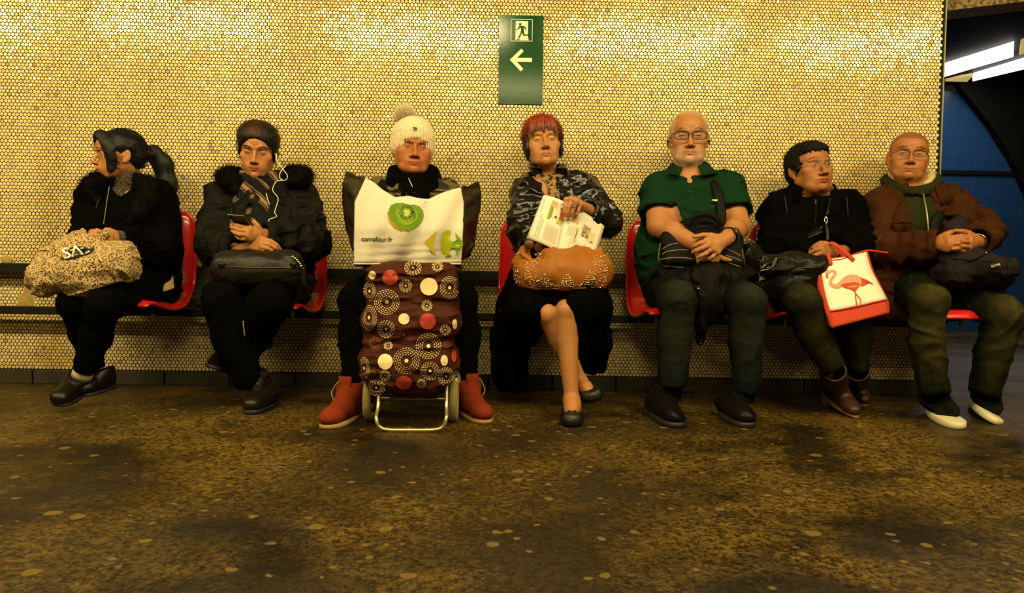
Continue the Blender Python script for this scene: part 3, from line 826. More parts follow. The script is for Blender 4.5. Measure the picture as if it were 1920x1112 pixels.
def sole_path(toe, heel, wid, n=22, wt=None):
    """closed outline (n,2) of a shoe sole from heel (0,0) to toe (0,1) in local units"""
    out = []
    L = np.linalg.norm(toe-heel)
    for i in range(n):
        a = 2*math.pi*i/n; t = .5-.5*math.cos(a); sgn = 1 if math.sin(a) >= 0 else -1
        w = wid*(.62+.38*math.sin(min(1, max(0, (t-.05)/.75))*math.pi*.62))*math.sqrt(max(0, 1-abs(2*t-1)**4.2))
        out.append((sgn*w, t*L))
    return np.array(out)
def shoe(t, heel, toe, ankle, m_up, m_sole, wid=.045, high=.09, toe_h=.042, sole_t=.018, up=(0, 0, 1), name='shoe', ankle_r=.044, opening=None, heel_lift=0.0, smooth=1, ext=None, label=None, step=.005, point=0.0):
    """shoe whose sole runs heel->toe; ankle is where the leg enters. returns (upper object, frame)"""
    heel, toe, ankle = [np.asarray(q, float) for q in (heel, toe, ankle)]
    y = nrm(toe-heel); x = nrm(np.cross(y, up)); z = np.cross(x, y); R = np.stack([x, y, z], 1); Ln = np.linalg.norm(toe-heel)
    P = lambda a, b, c: heel+x*a+y*b*Ln+z*c
    pts = np.array([heel, toe, ankle+np.array(up)*.03])
    F = Field(pts.min(0)-.09, pts.max(0)+.09, step)
    tz = sole_t
    F.chain([P(0, .14, tz+.030), P(0, .45, tz+.030), P(0, .80, tz+toe_h*.42)], [wid*.80, wid*.84, wid*(.86-point)], .02, flat=(z, 1.15))
    F.cone(P(0, .80, tz+toe_h*.42), P(0, .90-.02*point, tz+toe_h*.40), wid*(.82-point), wid*(.74-1.4*point), .02, flat=(z, 1.25))
    F.chain([P(0, .16, tz+.035), P(0, .20, tz+.035)*.35+ankle*.65, ankle], [wid*.86, ankle_r*1.05, ankle_r], .025)
    F.cone(P(0, .20, tz+.06)*.4+ankle*.6, P(0, .62, tz+toe_h*.62), ankle_r*.86, wid*.62, .03)
    if ext: ext(F, P, R)
    F.cut(P(0, .5, tz), -z, .004)
    dirn = nrm(ankle-P(0, .18, tz+.02)); F.cut(ankle+dirn*.004, dirn, .004)
    F.cone(ankle-dirn*.030, ankle+dirn*.05, ankle_r*.80, ankle_r*.85, .003, True)
    V, Q = F.mesh(smooth); up_o = put('%s_upper' % name, V, Q, m_up, t, label=label)
    o = sole_path(toe, heel, wid*1.04); n = len(o); VV, FF = [], []
    if point: o[:, 0] *= 1-np.clip((o[:, 1]/Ln-.6)/.4, 0, 1)*point*6
    lay = [(0.0, .97), (sole_t*.25, 1.0), (sole_t, 1.0), (sole_t+.002, .93)]
    for hgt, sc in lay:
        for a, b in o:
            lift = heel_lift*max(0, 1-b/Ln/.45) if False else 0
            VV.append(P(a*sc, .5+(b/Ln-.5)*sc*1.02, hgt+lift))
    for i in range(len(lay)-1):
        for j in range(n): FF.append((i*n+j, i*n+(j+1) % n, (i+1)*n+(j+1) % n, (i+1)*n+j))
    FF += [tuple(range(n))[::-1], tuple(range((len(lay)-1)*n, len(lay)*n))]
    put('sole', VV, FF, m_sole, t)
    return P, R, V
def laces(t, P, R, V, m, rows=(.42, .50, .58), z=0, w=.018, tie=True, r=.0016):
    """zigzag laces laid on the instep of upper vertices V"""
    heel = P(0, 0, 0); x, y, zz = R.T; L = np.linalg.norm(P(0, 1, 0)-heel); q = (V-heel) @ R; g = []
    def top(a, b):
        m_ = (np.abs(q[:, 0]-a) < .006) & (np.abs(q[:, 1]-b*L) < .008)
        h = q[m_, 2].max() if m_.any() else .06
        return P(a, b, h+.001)
    for i, b in enumerate(rows):
        g.append(tube([top(-w, b), top(0, b+.01), top(w, b)], r, 5))
        if i+1 < len(rows): g.append(tube([top(-w, b), top(0, (b+rows[i+1])/2), top(w, rows[i+1])], r, 5)); g.append(tube([top(w, b), top(0, (b+rows[i+1])/2), top(-w, rows[i+1])], r, 5))
    if tie:
        c = top(0, rows[0]); up = zz*.006
        for sg in (-1, 1): g.append(tube([c, c+x*sg*.014+up, c+x*sg*.024-y*.004, c+x*sg*.012+y*.010-up*.3, c], r, 5)); g.append(tube([c, c+x*sg*.010+y*.014+up*.5, c+x*sg*.016+y*.03-up], r, 5))
    put('lace', *cat_mesh(g), m, t)
def fur(name, V, N, t, m, n, length, width, seed, droop=.25, curl=.6, keep=None):
    rng = np.random.default_rng(seed); idx = np.arange(len(V)) if keep is None else np.nonzero(keep)[0]
    j = rng.choice(idx, n); d = N[j]+rng.normal(size=(n, 3))*.45
    v, f = strands(V[j]-N[j]*.004, d, length, width, rng, 3, curl, droop); return put(name, v, fix_tris(f), m, t)
def normals(V, Q):
    N = np.zeros_like(V); a = V[Q[:, 0]]; n = np.cross(V[Q[:, 2]]-a, V[Q[:, 3]]-V[Q[:, 1]])
    for i in range(4): np.add.at(N, Q[:, i], n)
    return N/np.maximum(np.linalg.norm(N, axis=1), 1e-9)[:, None]

def folds(F, amp, freq=(12, 12, 6), seed=0, band=.035):
    fr = np.array(freq, float)
    def fn(P):
        q = P*fr; q = q+1.1*np.stack([vnoise(q*.55+3, seed+1), vnoise(q*.55+17, seed+2), vnoise(q*.55+31, seed+3)], 1)
        r1 = 1-np.abs(vnoise(q, seed)); r2 = 1-np.abs(vnoise(q*1.9+9, seed+5))
        return -amp*((r1**3-.35)*1.3+(r2**3-.35)*.6)
    F.warp(fn, band)
def flow_hair(p, V, Q, m, n, d, length=.045, width=.0007, seed=0, keep=None, col=None, name='hair_strands'):
    """fine hairs lying along the hair surface towards local direction d"""
    rng = np.random.default_rng(seed); N = normals(V, Q); idx = np.arange(len(V)) if keep is None else np.nonzero(keep)[0]; j = rng.choice(idx, n)
    dd = np.tile(p.R @ np.asarray(d, float), (n, 1))+rng.normal(size=(n, 3))*.12; dd -= N[j]*(dd*N[j]).sum(1)[:, None]; dd /= np.maximum(np.linalg.norm(dd, axis=1), 1e-6)[:, None]
    v, f = strands(V[j]+N[j]*.0004, dd-N[j]*.04, length, width, rng, 3, .05, .10); return put(name, v, fix_tris(f), m, p.t, col=col(v) if col else None)
def hemcut(F, c, d, r, L=.12):
    """slice a tube open at c, removing what lies beyond along d within radius r"""
    c = np.asarray(c, float); d = nrm(d)
    def fn(X, Y, Z):
        px, py, pz = X-c[0], Y-c[1], Z-c[2]; h = px*d[0]+py*d[1]+pz*d[2]
        q = np.sqrt(np.maximum(px*px+py*py+pz*pz-h*h, 0)); return np.maximum(np.maximum(-h, h-L), q-r)
    m = max(L, r)+.01; F.mix(c-m, c+m, fn, .003, True)
# ------------------------------------------------------------------ man in the green polo shirt
M_jean = mat('blue_denim', (.030, .048, .050), .85, .06, attr=True, bump=[(420, .25), (60, .25)])
M_polo = mat('green_pique', (.005, .026, .009), .9, .06, bump=[(600, .4)], sheen=.0)
M_blkfab = mat('black_fabric', (.002, .002, .0016), .9, .02, bump=[(500, .25), (40, .3)])
M_blkmatte = mat('black_nylon', (.0035, .003, .002), .6, .10, bump=[(300, .2), (30, .35)])
M_blklea = mat('black_leather', (.004, .0035, .0022), .42, .2, bump=[(160, .15), (30, .2)])
M_rub = mat('black_rubber', (.012, .011, .010), .55, .4)
M_pipe = mat('pale_piping', (.30, .25, .12), .6, .3)
M_chrome = mat('bright_metal', (.75, .65, .5), .2, .5, metal=1.0)
M_gold = mat('gold_metal', (.85, .60, .25), .22, .5, metal=1.0)
mat('zip_metal', (.20, .18, .10), .4, .5, metal=.5)
M_jeang = mat('green_denim', (.05, .06, .03), .85, .06, attr=True, bump=[(420, .25), (60, .25)])
SK = (.43, .200, .080)

def trousers(t, hips, knees, ankles, m, rth=.085, rkn=.066, rank=.050, col=None, name='trousers', pel=None, wrk=.003, seed=1, rpel=.15, hem=True, step=.0065, extra=None, shin=1.0):
    pts = list(hips)+list(knees)+list(ankles); F = Field(np.min(pts, 0)-.13, np.max(pts, 0)+.13, step)
    if pel is not None: F.ell(pel, (rpel, .13, .11), .04)
    for i, (h, k, a) in enumerate(zip(hips, knees, ankles)):
        F.cone(h, k, rth, rkn, .03, wr=(wrk, 26, 7, seed+i))
        mid = k*.55+a*.45+A(0, .015, 0)
        F.cone(k, mid, rkn, (rkn*.52+rank*.48)*1.04*shin, .02, wr=(wrk*.7, 20, 11, seed+4+i)); F.cone(mid, a, (rkn*.52+rank*.48)*1.04*shin, rank, .02, wr=(wrk*.8, 30, 16, seed+7+i))
        if hem:
            d = nrm(a-mid); F.cone(a+d*.0, a+d*.12, rank*1.25, rank*1.3, .003, True) if False else None
    if extra: extra(F)
    for a, k in zip(ankles, knees):
        if hem:
            d = nrm(a-k); c = a
            def fn(X, Y, Z, c=c, d=d):
                px, py, pz = X-c[0], Y-c[1], Z-c[2]; h = px*d[0]+py*d[1]+pz*d[2]
                r = np.sqrt(np.maximum(px*px+py*py+pz*pz-h*h, 0)); return np.maximum(np.maximum(-h, h-.09), r-rank*1.6)
            F.mix(c-.09, c+.09, fn, .003, True)
    folds(F, wrk*1.9, (13, 13, 9), seed+30)
    V, Q = F.mesh(1)
    c = None
    if col is not None:
        c = np.tile(np.asarray(col[0]), (len(V), 1))
        for k, a, h in zip(knees, ankles, hips):
            d2 = ((V-(k+A(0, -.04, .035)))**2).sum(1); wv = np.exp(-d2/(.062**2))*(.75+.35*vnoise(V*60, 5))  # highlight painted into the denim colour at the knees and down the shins
            sh = nrm(a-k); al = (V-k) @ sh; fr = np.clip(-(V-(k+np.outer(al, sh)))[:, 1]/.05, 0, 1)*np.clip(al/.06, 0, 1)*np.clip((.34-al)/.2, 0, 1)
            wv = np.clip(np.maximum(wv, fr*.30), 0, 1)[:, None]; c = c*(1-wv)+np.asarray(col[1])*wv
        c *= (1+.18*vnoise(V*np.array([260, 260, 60]), 8))[:, None]
    return put(name, V, Q, m, t, col=c), V

def collar(t, c, r, h, m, open_=.5, flare=1.25, drop=.045, R=None, name='collar', th=.004, stand=.02, tip=1.6, label=None):
    """turned-over collar around a neck at c; front is -Y"""
    n = 36; R = np.eye(3) if R is None else R; G = np.zeros((5, n, 3))
    for j in range(n):
        f = j/(n-1); a = open_+(2*math.pi-2*open_)*f; d = np.array([math.sin(a), -math.cos(a), 0]); e = abs(2*f-1)**3
        rows = [(r*.98, -stand*.3), (r, h), (r*1.06, h+.006), (r*(1+(flare-1)*.6), h-drop*.5*(1+e*(tip-1))), (r*flare*(1+.10*e), h-drop*(1+e*(tip-1)))]
        for i, (rr, z) in enumerate(rows): G[i, j] = c + R @ (d*np.array([rr, rr*.92, 0])+np.array([0, -.012*e*(i > 2), z]))
    return put(name, *sheet(G, th), m, t, label=label)


def GND(u, v, z=0.0):
    q = CR.T @ np.array([(u-960)/FPX, (v-556)/FPX, 1.0]); return CAMP+q*((z-CAMP[2])/q[2])
def body(p, nb, ch, pe, sh, el, wr, hands, hc, neck=.052, arm=.038, torso=.12, fine=.0030, hr=.085, extra=None):
    """head, neck, torso, arms and hands as one skin"""
    F = p.field([p.C, pe]+list(el)+list(wr)+[h for h in hc], .11, .007, [(h, hr, fine) for h in hc])
    p.head_sdf(F)
    F.cone(p.L(0, .028, -.050), nb, neck, neck*1.05, .022); F.ell(nb+A(0, -.015, -.05), (torso*.95, .065, .05), .04)
    F.cone(nb+A(0, -.02, -.05), ch, torso*.8, torso, .05, flat=((0, 1, 0), 1.4)); F.cone(ch, pe, torso, torso, .05, flat=((0, 1, 0), 1.4))
    for s_, e, w in zip(sh, el, wr):
        F.cone(ch*.25+s_*.75, s_, arm, arm, .03); F.cone(s_, e, arm, arm*.9, .02); F.cone(e, w, arm*.9, .0255, .02)
    for h in hands: hand(F, *h)
    if extra: extra(F)
    return F.mesh(1)
def jacket(t, nb, ch, be, pe, sh, el, wr, m, rt=(.15, .17, .18), ra=(.066, .060, .050), flat=1.4, name='jacket', amp=.006, fr=26, seed=1, neck=None, cuff=True, fold=(.004, (11, 11, 8)), extra=None, step=.0066, col=None, label=None, yoke=.055, cuts=(), ends=None, pad=.12):
    amp = amp*1.5; fold = (fold[0]*1.35, fold[1]) if fold else None
    pts = [nb, ch, be, pe]+list(sh)+list(el)+list(wr); F = Field(np.min(pts, 0)-pad, np.max(pts, 0)+pad, step)
    F.cone(nb+A(0, -.015, -.09), ch, rt[0]*.80, rt[0], .06, flat=((0, 1, 0), flat)); F.cone(ch, be, rt[0], rt[1], .06, flat=((0, 1, 0), flat), wr=(amp*.6, 16, 5, seed))
    F.cone(be, pe, rt[1], rt[2], .06, flat=((0, 1, 0), flat), wr=(amp*.8, 18, 5, seed+1))
    for i, (s_, e, w) in enumerate(zip(sh, el, wr)):
        F.cone(nb+A(0, .01, 0), s_, yoke, ra[0]*.95, .045); F.cone(s_, e, ra[0], ra[1], .03, wr=(amp, fr, 7, seed+2+i)); F.cone(e, w, ra[1], ra[2], .022, wr=(amp, fr*1.15, 7, seed+5+i))
    if extra: extra(F)
    if fold: folds(F, fold[0], fold[1], seed+9)
    if neck: F.cone(neck[0], neck[1], neck[2], neck[3], .006, True)
    if cuff:
        for e, w in zip(el, wr):
            d = nrm(w-e); hemcut(F, w+d*.006, d, ra[2]*1.9, .10); F.cone(w-d*.03, w+d*.03, ra[2]*.76, ra[2]*.8, .003, True)
    for c in cuts: c(F)
    V, Q = F.mesh(1)
    o = put(name, V, Q, m, t, col=col(V) if col else None, label=label); BASE[o.name] = BASE[t.name]
    return o, V, Q
def curls(p, V, Q, mask, n, length, width, m, seed=0, curl=.9, lift=None, droop=.1, name='hair', noise=.35):
    rng = np.random.default_rng(seed); N = normals(V, Q); idx = np.nonzero(mask)[0]; j = rng.choice(idx, n)
    d = N[j]+rng.normal(size=(n, 3))*noise+(0 if lift is None else p.R @ np.asarray(lift))
    v, f = strands(V[j]-N[j]*.002, d, length, width, rng, 3, curl, droop); return put(name, v, fix_tris(f), m, p.t)
M_furb = mat('black_fur', (.003, .0026, .002), .8, .06)
def furcollar(t, pts, rad, n, length, seed, name='fur_collar', m=None, width=.0008):
    F = Field(np.min(pts, 0)-.09, np.max(pts, 0)+.09, .006); F.chain(pts, rad, .015); folds(F, .004, (40, 40, 40), seed); V, Q = F.mesh(1)
    o = put(name, V, Q, m or M_furb, t); BASE[o.name] = BASE[t.name]; N = normals(V, Q); rng = np.random.default_rng(seed); j = rng.choice(len(V), n); d = N[j]+rng.normal(size=(n, 3))*.4
    v, f = strands(V[j]-N[j]*.003, d, length, width, rng, 3, .5, .15); put('fur_hairs', v, fix_tris(f), m or M_furb, o); return o
# ------------------------------------------------------------------ woman with the ponytail, turned to the left
M_coat1 = mat('black_wool_coat', (.002, .0018, .0015), .9, .02, bump=[(300, .25), (28, .35)])
M_hair1 = mat('black_straight_hair', (.004, .0033, .0026), .42, .25, bump=[(200, .3)], stretch=(3, 3, .3))
M_turtle = mat('dark_grey_knit', (.035, .029, .016), .95, .1, bump=(260, .6), var=(180, (.14, .115, .06), .5, .6))
def person1():
    p = Person(W(200, 765, -.5)*A(1, 1, 0), 'woman in black coat with ponytail, head turned in profile to the left')
    t = p.t
    p.head(W(222, 292, -.27), rotm(3, -2, -50), .93, wid=.97, jaw=.92, cheek=.35, nose=.85, nosew=1.0, up=.0028, lo=-.0040, lip=1.15, gaze=(-10, 0), mouthw=.9, noseL=.95)
    nb = W(236, 352, -.22); ch = W(240, 405, -.23); be = W(245, 470, -.25); pe = W(262, 535, -.24)
    sh = [W(180, 376, -.25), W(296, 372, -.20)]; el = [W(168, 445, -.36), W(305, 468, -.30)]; wr = [W(176, 446, -.45), W(226, 450, -.46)]
    y0 = -.50
    hL = (wr[1], [W(208, 438, y0), W(207, 444, y0-.010), W(206, 450, y0-.012), W(206, 456, y0-.006)],
          [[W(199, 441, y0-.012), W(193, 446, y0-.006), W(192, 450, y0+.008)], [W(197, 448, y0-.020), W(190, 452, y0-.012), W(188, 456, y0)], [W(196, 455, y0-.022), W(188, 457, y0-.014), W(184, 459, y0-.004)], [W(198, 460, y0-.014), W(190, 461, y0-.008), W(185, 461, y0)]],
          [W(215, 437, -.48), W(206, 432, -.49), W(199, 431, -.49), W(192, 435, -.485)], .92, .022)
    hR = (wr[0], [W(172, 436, y0+.02), W(174, 442, y0+.008), W(174, 448, y0+.006), W(172, 454, y0+.012)],
          [[W(180, 440, y0+.006), W(186, 444, y0+.004), W(188, 449, y0+.014)], [W(182, 447, y0-.004), W(187, 451, y0-.002), W(188, 455, y0+.01)], [W(182, 454, y0-.002), W(186, 457, y0), W(187, 459, y0+.01)], [W(178, 459, y0+.004), W(182, 460, y0+.006)]],
          [W(176, 436, -.47), W(182, 433, -.478), W(187, 434, -.478)], .92, .022)
    V, Q = body(p, nb, ch, pe, sh, el, wr, [hL, hR], [W(192, 446, -.50)], .044, .036, .10, .0029, .07)
    col = p.paint(V, (.47, .215, .085), (.42, .12, .075), blush=.3)
    put('body', V, Q, M_skin, t, col=col); p.eyes((.03, .02, .01)); p.brows(V, (.02, .012, .008), .7, n=110, seed=2, arch=.003)
    # hair: smooth cap, side lock over the cheek, ponytail
    H = Field(p.C-.20, p.C+.20, .0045); E = lambda c, r, k, sub=False: H.ell(p.L(*c), np.array(r)*p.sc, k, p.R, sub)
    E((0, .022, .040), (.082, .101, .084), .01); E((0, .060, -.010), (.070, .052, .052), .02)
    E((0, -.120, -.025), (.058, .064, .088), .012, True)
    for sg in (-1, 1): E((sg*.088, .010, -.022), (.022, .024, .030), .006, True)
    for sg in (-1, 1):
        for dy in (0, .013):
            cc = crom([(*p.L(sg*.028, -.076+dy*.6, .088), .017), (*p.L(sg*.059, -.066+dy, .046), .014), (*p.L(sg*.0675, -.056+dy, .0), .011), (*p.L(sg*.060, -.054+dy, -.045), .008), (*p.L(sg*.056, -.056+dy*.7, -.090+dy), .003)], 16)
            H.chain(list(cc[:, :3]), list(cc[:, 3]), .010, flat=(p.R @ A(sg*.9, -.4, 0), 2.8))
    H.chain([p.L(0, .115, .018), p.L(0, .140, .014)], [.030, .026], .012)
    H.warp(lambda P: -.0014*vnoise(p.Lo(P)*np.array([120, 40, 40]), 5)-.001*vnoise(p.Lo(P)*np.array([260, 60, 60]), 6), .02)
    Vh, Qh = H.mesh(1); put('hair', Vh, Qh, M_hair1, t); flow_hair(p, Vh, Qh, M_hair1, 1100, (0, 1, -.25), seed=3, keep=p.Lo(Vh)[:, 1] > -.05)
    T = Field(W(265, 500, -.20)-.14, W(330, 270, -.10)+.16, .0055)
    T.chain([p.L(0, .125, .016), W(288, 288, -.17), W(305, 308, -.155), W(313, 345, -.15), W(311, 400, -.16), W(306, 440, -.17)], [.022, .034, .040, .040, .032, .012], .02, flat=((0, 1, 0), 1.2)); T.warp(lambda P: -.003*vnoise(P*np.array([90, 90, 14]), 5)-.002*vnoise(P*np.array([200, 200, 20]), 6), .02)
    Vt, Qt = T.mesh(1); put('ponytail', Vt, Qt, M_hair1, t); flow_hair(p, Vt, Qt, M_hair1, 500, (0, .2, -1), .06, seed=4, name='ponytail_strands')
    ec = p.L(-.083, -.002, -.014); put('earphone', *sphere(ec, .0055, 8, 6), M_rub, t)
    put('earphone_cable', *tube(crom([ec, p.L(-.078, -.020, -.045), p.L(-.055, -.05, -.085), W(207, 345, -.33)], 14), .001, 5), M_rub, t)
    # turtleneck and coat
    G = Field(nb-.15, nb+.15, .005); G.cone(p.L(0, .030, -.115), nb, .054, .062, .02); G.cone(nb, nb+A(-.005, -.055, -.06), .07, .055, .03); folds(G, .004, (20, 20, 60), 5); put('sweater', *G.mesh(1), M_turtle, t)
    jk, Vj, Qj = jacket(t, nb, ch, be, pe, sh, el, wr, M_coat1, (.150, .165, .165), (.070, .066, .050), 1.3, 'coat', .006, 22, 11, (p.L(0, .02, -.10), nb+A(0, -.02, -.02), .070, .070), True, (.008, (10, 10, 10)),
        lambda F: (F.cone(W(290, 430, -.20), W(288, 500, -.24), .10, .085, .05),), cuts=(lambda F: F.chain([W(226, 345, -.32), W(226, 368, -.34)], [.045, .014], .006, True),))
    furcollar(jk, [W(205, 337, -.30), W(188, 340, -.31), W(172, 350, -.31), W(170, 362, -.32), W(182, 374, -.33)], [.028, .036, .036, .034, .028], 3000, .022, 3)
    furcollar(jk, [W(262, 338, -.27), W(278, 350, -.28), W(276, 375, -.33), W(260, 398, -.35), W(246, 415, -.36)], [.030, .040, .040, .036, .025], 2600, .018, 4)
    put('knit_cuff', *tube([W(218, 446, -.475), W(236, 449, -.445)], [.031, .034], 16), M_turtle, jk)
    for a, b in (((186, 372), (178, 400)), ((255, 398), (259, 426))):
        put('drawstring', *tube(crom([W(*a, -.355), W((a[0]+b[0])/2-1, (a[1]+b[1])/2, -.36), W(*b, -.365)], 8), .002, 5), mat('brown_cord', (.06, .022, .008), .6, .3), jk)
    put('coat_zip', *tube(crom([W(205, 350, -.345), W(200, 380, -.36), W(196, 408, -.37), W(193, 425, -.38)], 10), .0012, 5), M_pipe, jk)
    # beige lining corner beside the hip
    put('coat_lining', *sheet(np.array([[W(318, 490, -.20), W(324, 512, -.26), W(327, 540, -.33)], [W(308, 500, -.22), W(308, 525, -.30), W(306, 547, -.36)]]), .006), mat('beige_lining', (.30, .22, .09), .8, .3), jk)
    hip = [W(232, 540, -.26), W(290, 540, -.24)]; kn = [W(140, 568, -.60), W(192, 574, -.66)]; an = [W(176, 690, -.50), W(158, 697, -.60)]
    trousers(t, hip, kn, an, mat('black_leggings', (.0018, .0018, .0015), .85, .02, bump=[(300, .2)]), .082, .060, .040, None, 'leggings', pe, .002, 12, .16, shin=1.05)
    MB = mat('black_boot_leather', (.005, .0042, .002), .38, .28, bump=[(70, .2)])
    to = W(107, 763, -.70); he = W(152, 736, -.535); he[2] = max(he[2], .012); to[2] = max(to[2], .002)
    P, R, Vs = shoe(t, he, to, W(153, 706, -.575), MB, M_rub, .040, toe_h=.050, sole_t=.010, name='ankle_boot', ankle_r=.041, up=nrm(A(.1, -.15, 1)))
    put('sock', *tube([W(158, 694, -.592), W(152, 708, -.588)], [.038, .037], 16), mat('pale_sock', (.55, .45, .24), .95, .2, bump=(300, .5)), t)
    to = W(150, 744, -.60); he = W(207, 728, -.46); to[2] = max(to[2], .002); he[2] = max(he[2], .002)
    P, R, Vs = shoe(t, he, to, W(188, 694, -.49), MB, M_rub, .040, toe_h=.048, sole_t=.010, name='ankle_boot', ankle_r=.042)
    put('boot_heel', *boxm(he*.88+to*.12+A(0, 0, .010), (.026, .028, .012), frame(to-he), .004), M_rub, t, smooth=False)
    return p
person1()
# ------------------------------------------------------------------ woman with the phone
M_coat2 = mat('olive_padded_coat', (.0042, .0043, .0022), .65, .10, bump=[(34, .55), (120, .3)], stretch=(.7, .7, 1.6))
M_sweat = mat('grey_knit', (.22, .18, .11), .95, .2, bump=(300, .5))
M_bootd = mat('dark_boot_leather', (.009, .0055, .0022), .38, .3, bump=[(60, .2)])
M_cord = mat('white_cable', (.75, .68, .50), .45, .4)
def plaid_nodes(nt, b, co):
    N, L = nt.nodes, nt.links
    w = N.new('ShaderNodeTexWave'); w.inputs['Scale'].default_value = 5.5; w.inputs['Distortion'].default_value = .4; w.bands_direction = 'DIAGONAL'; L.new(co, w.inputs['Vector'])
    r = N.new('ShaderNodeValToRGB'); e = r.color_ramp; e.interpolation = 'CONSTANT'
    e.elements[0].position = 0; e.elements[0].color = (.005, .0045, .004, 1); e.elements[1].position = .50; e.elements[1].color = (.17, .115, .05, 1)
    for p_, c in ((.66, (.006, .005, .004)), (.78, (.26, .05, .02)), (.84, (.006, .005, .004)), (.90, (.24, .17, .08))): q = e.elements.new(p_); q.color = (*c, 1)
    L.new(w.outputs['Fac'], r.inputs[0]); L.new(r.outputs[0], b.inputs['Base Color'])
M_plaid = mat('striped_scarf', (.1, .08, .04), .92, .2, bump=(260, .35), nodes=plaid_nodes)
def person2():
    p = Person(W(470, 775, -.5)*A(1, 1, 0), 'woman in dark padded coat with fur collar looking down at a phone, white earphones')
    t = p.t
    p.head(W(484, 284, -.26), rotm(11, 3, 8), .96, wid=1.0, jaw=.95, cheek=.3, nose=.95, nosew=1.05, up=-.0018, lo=-.0040, lip=.9, mouthw=.86, gaze=(0, 20))
    nb = W(492, 350, -.20); ch = W(489, 405, -.23); be = W(488, 465, -.26); pe = W(488, 535, -.24)
    sh = [W(420, 376, -.21), W(562, 378, -.21)]; el = [W(402, 456, -.33), W(580, 452, -.33)]; wr = [W(447, 470, -.47), W(496, 441, -.47)]
    y0 = -.52
    low = (wr[0], [W(493, 449, y0), W(492, 456, y0-.012), W(491, 463, y0-.014), W(489, 469, y0-.008)],
           [[W(508, 452, y0-.012), W(519, 459, y0-.008), W(526, 468, y0+.004)], [W(506, 459, y0-.024), W(516, 465, y0-.018), W(520, 471, y0-.004)], [W(502, 466, y0-.026), W(509, 470, y0-.020), W(513, 474, y0-.006)], [W(496, 471, y0-.018), W(501, 473, y0-.014), W(504, 475, y0-.004)]],
           [W(465, 463, -.50), W(478, 456, -.50), W(488, 450, -.495), W(498, 447, -.49)], .97, .024)
    upp = (wr[1], [W(468, 428, y0-.012), W(465, 434, y0-.024), W(464, 441, y0-.026), W(466, 447, y0-.018)],
           [[W(453, 425, y0-.026), W(443, 422, y0-.024), W(435, 421, y0-.012)], [W(450, 432, y0-.040), W(440, 428, y0-.038), W(433, 426, y0-.026)], [W(450, 440, y0-.044), W(441, 437, y0-.042), W(435, 433, y0-.030)], [W(455, 448, y0-.034), W(448, 447, y0-.034), W(442, 443, y0-.024)]],
           [W(488, 433, -.50), W(483, 424, -.512), W(478, 418, -.515), W(473, 412, -.512)], .98, .024)
    V, Q = body(p, nb, ch, pe, sh, el, wr, [low, upp], [W(480, 444, -.53)], .048, .038, .11, .0029, .11)
    col = p.paint(V, (.46, .215, .085), (.36, .080, .050), blush=.35, lids=(.26, .12, .05, .5))
    put('body', V, Q, M_skin, t, col=col); p.eyes((.03, .02, .01)); p.brows(V, (.03, .016, .008), .75, n=130, seed=2, arch=.005, z0=.021, dip=.001)
    nail(W(472, 411, -.522), A(-.2, -.9, .3), A(-.3, 0, 1), (.16, .012, .010), t); nail(W(433.5, 421, -.545), A(0, -.8, .5), A(-1, 0, .2), (.45, .18, .10), t)
    put('finger_ring', *tube([W(451, 445, -.556)+A(math.cos(a)*.002, math.sin(a)*.0085, math.cos(a)*.0085) for a in np.linspace(0, 2*math.pi, 15)], .0012, 6, cap=False), M_chrome, t)
    # hair swept back
    H = Field(p.C-.17, p.C+.17, .004); E = lambda c, r, k, sub=False: H.ell(p.L(*c), np.array(r)*p.sc, k, p.R, sub)
    E((0, .022, .048), (.088, .102, .088), .01); E((-.030, .0, .075), (.050, .07, .055), .02); E((0, -.012, .066), (.078, .076, .050), .03); E((0, .055, -.015), (.072, .055, .060), .02)
    for sg in (-1, 1): E((sg*.071, -.008, .008), (.013, .032, .040), .014)
    E((.0, -.112, -.008), (.060, .060, .069), .014, True)
    for sg in (-1, 1): E((sg*.090, .006, -.028), (.022, .022, .024), .006, True)
    H.warp(lambda P: -.0016*vnoise(p.Lo(P)*np.array([130, 30, 60]), 5)-.0012*vnoise(p.Lo(P)*np.array([260, 50, 90]), 6), .02); Vh, Qh = H.mesh(0)
    MH = mat('dark_brown_hair', (.013, .0065, .0035), .45, .25, attr=True, bump=[(300, .3)]); z = p.Lo(Vh); f = (np.exp(-((z[:, 0]+.005)/.03)**2-((z[:, 2]-.10)/.035)**2)*.8)[:, None]
    put('hair', Vh, Qh, MH, t, col=np.array([.006, .0035, .002])*(1-f)+np.array([.060, .016, .005])*f)
    def hcol(v): z = p.Lo(v); f = (np.exp(-((z[:, 0]+.005)/.03)**2-((z[:, 2]-.10)/.035)**2)*.8)[:, None]; return np.array([.006, .0035, .002])*(1-f)+np.array([.060, .016, .005])*f
    flow_hair(p, Vh, Qh, MH, 1500, (0, 1, -.1), .05, seed=5, keep=p.Lo(Vh)[:, 1] > -.07, col=hcol)
    rng = np.random.default_rng(3); g = []
    for i in range(26):
        sg = 1 if rng.random() < .6 else -1; x0 = sg*(.03+.035*rng.random()); g.append(tube(crom([p.L(x0*.5, -.078, .066+.01*rng.random()), p.L(x0*1.1+sg*.012, -.072, .035), p.L(sg*(.074+.006*rng.random()), -.030, -.002-.03*rng.random())], 9), [.0006]*8+[.0002], 4))
    vw, fw = cat_mesh(g); put('hair_wisps', vw, fw, MH, t, col=np.tile([.006, .0035, .002], (len(vw), 1)))
    put('earring', *cat_mesh([sphere(p.L(.080, -.004, -.050), (.003, .003, .010), 8, 6, p.R), sphere(p.L(.080, -.004, -.036), .002, 6, 5)]), M_gold, t)
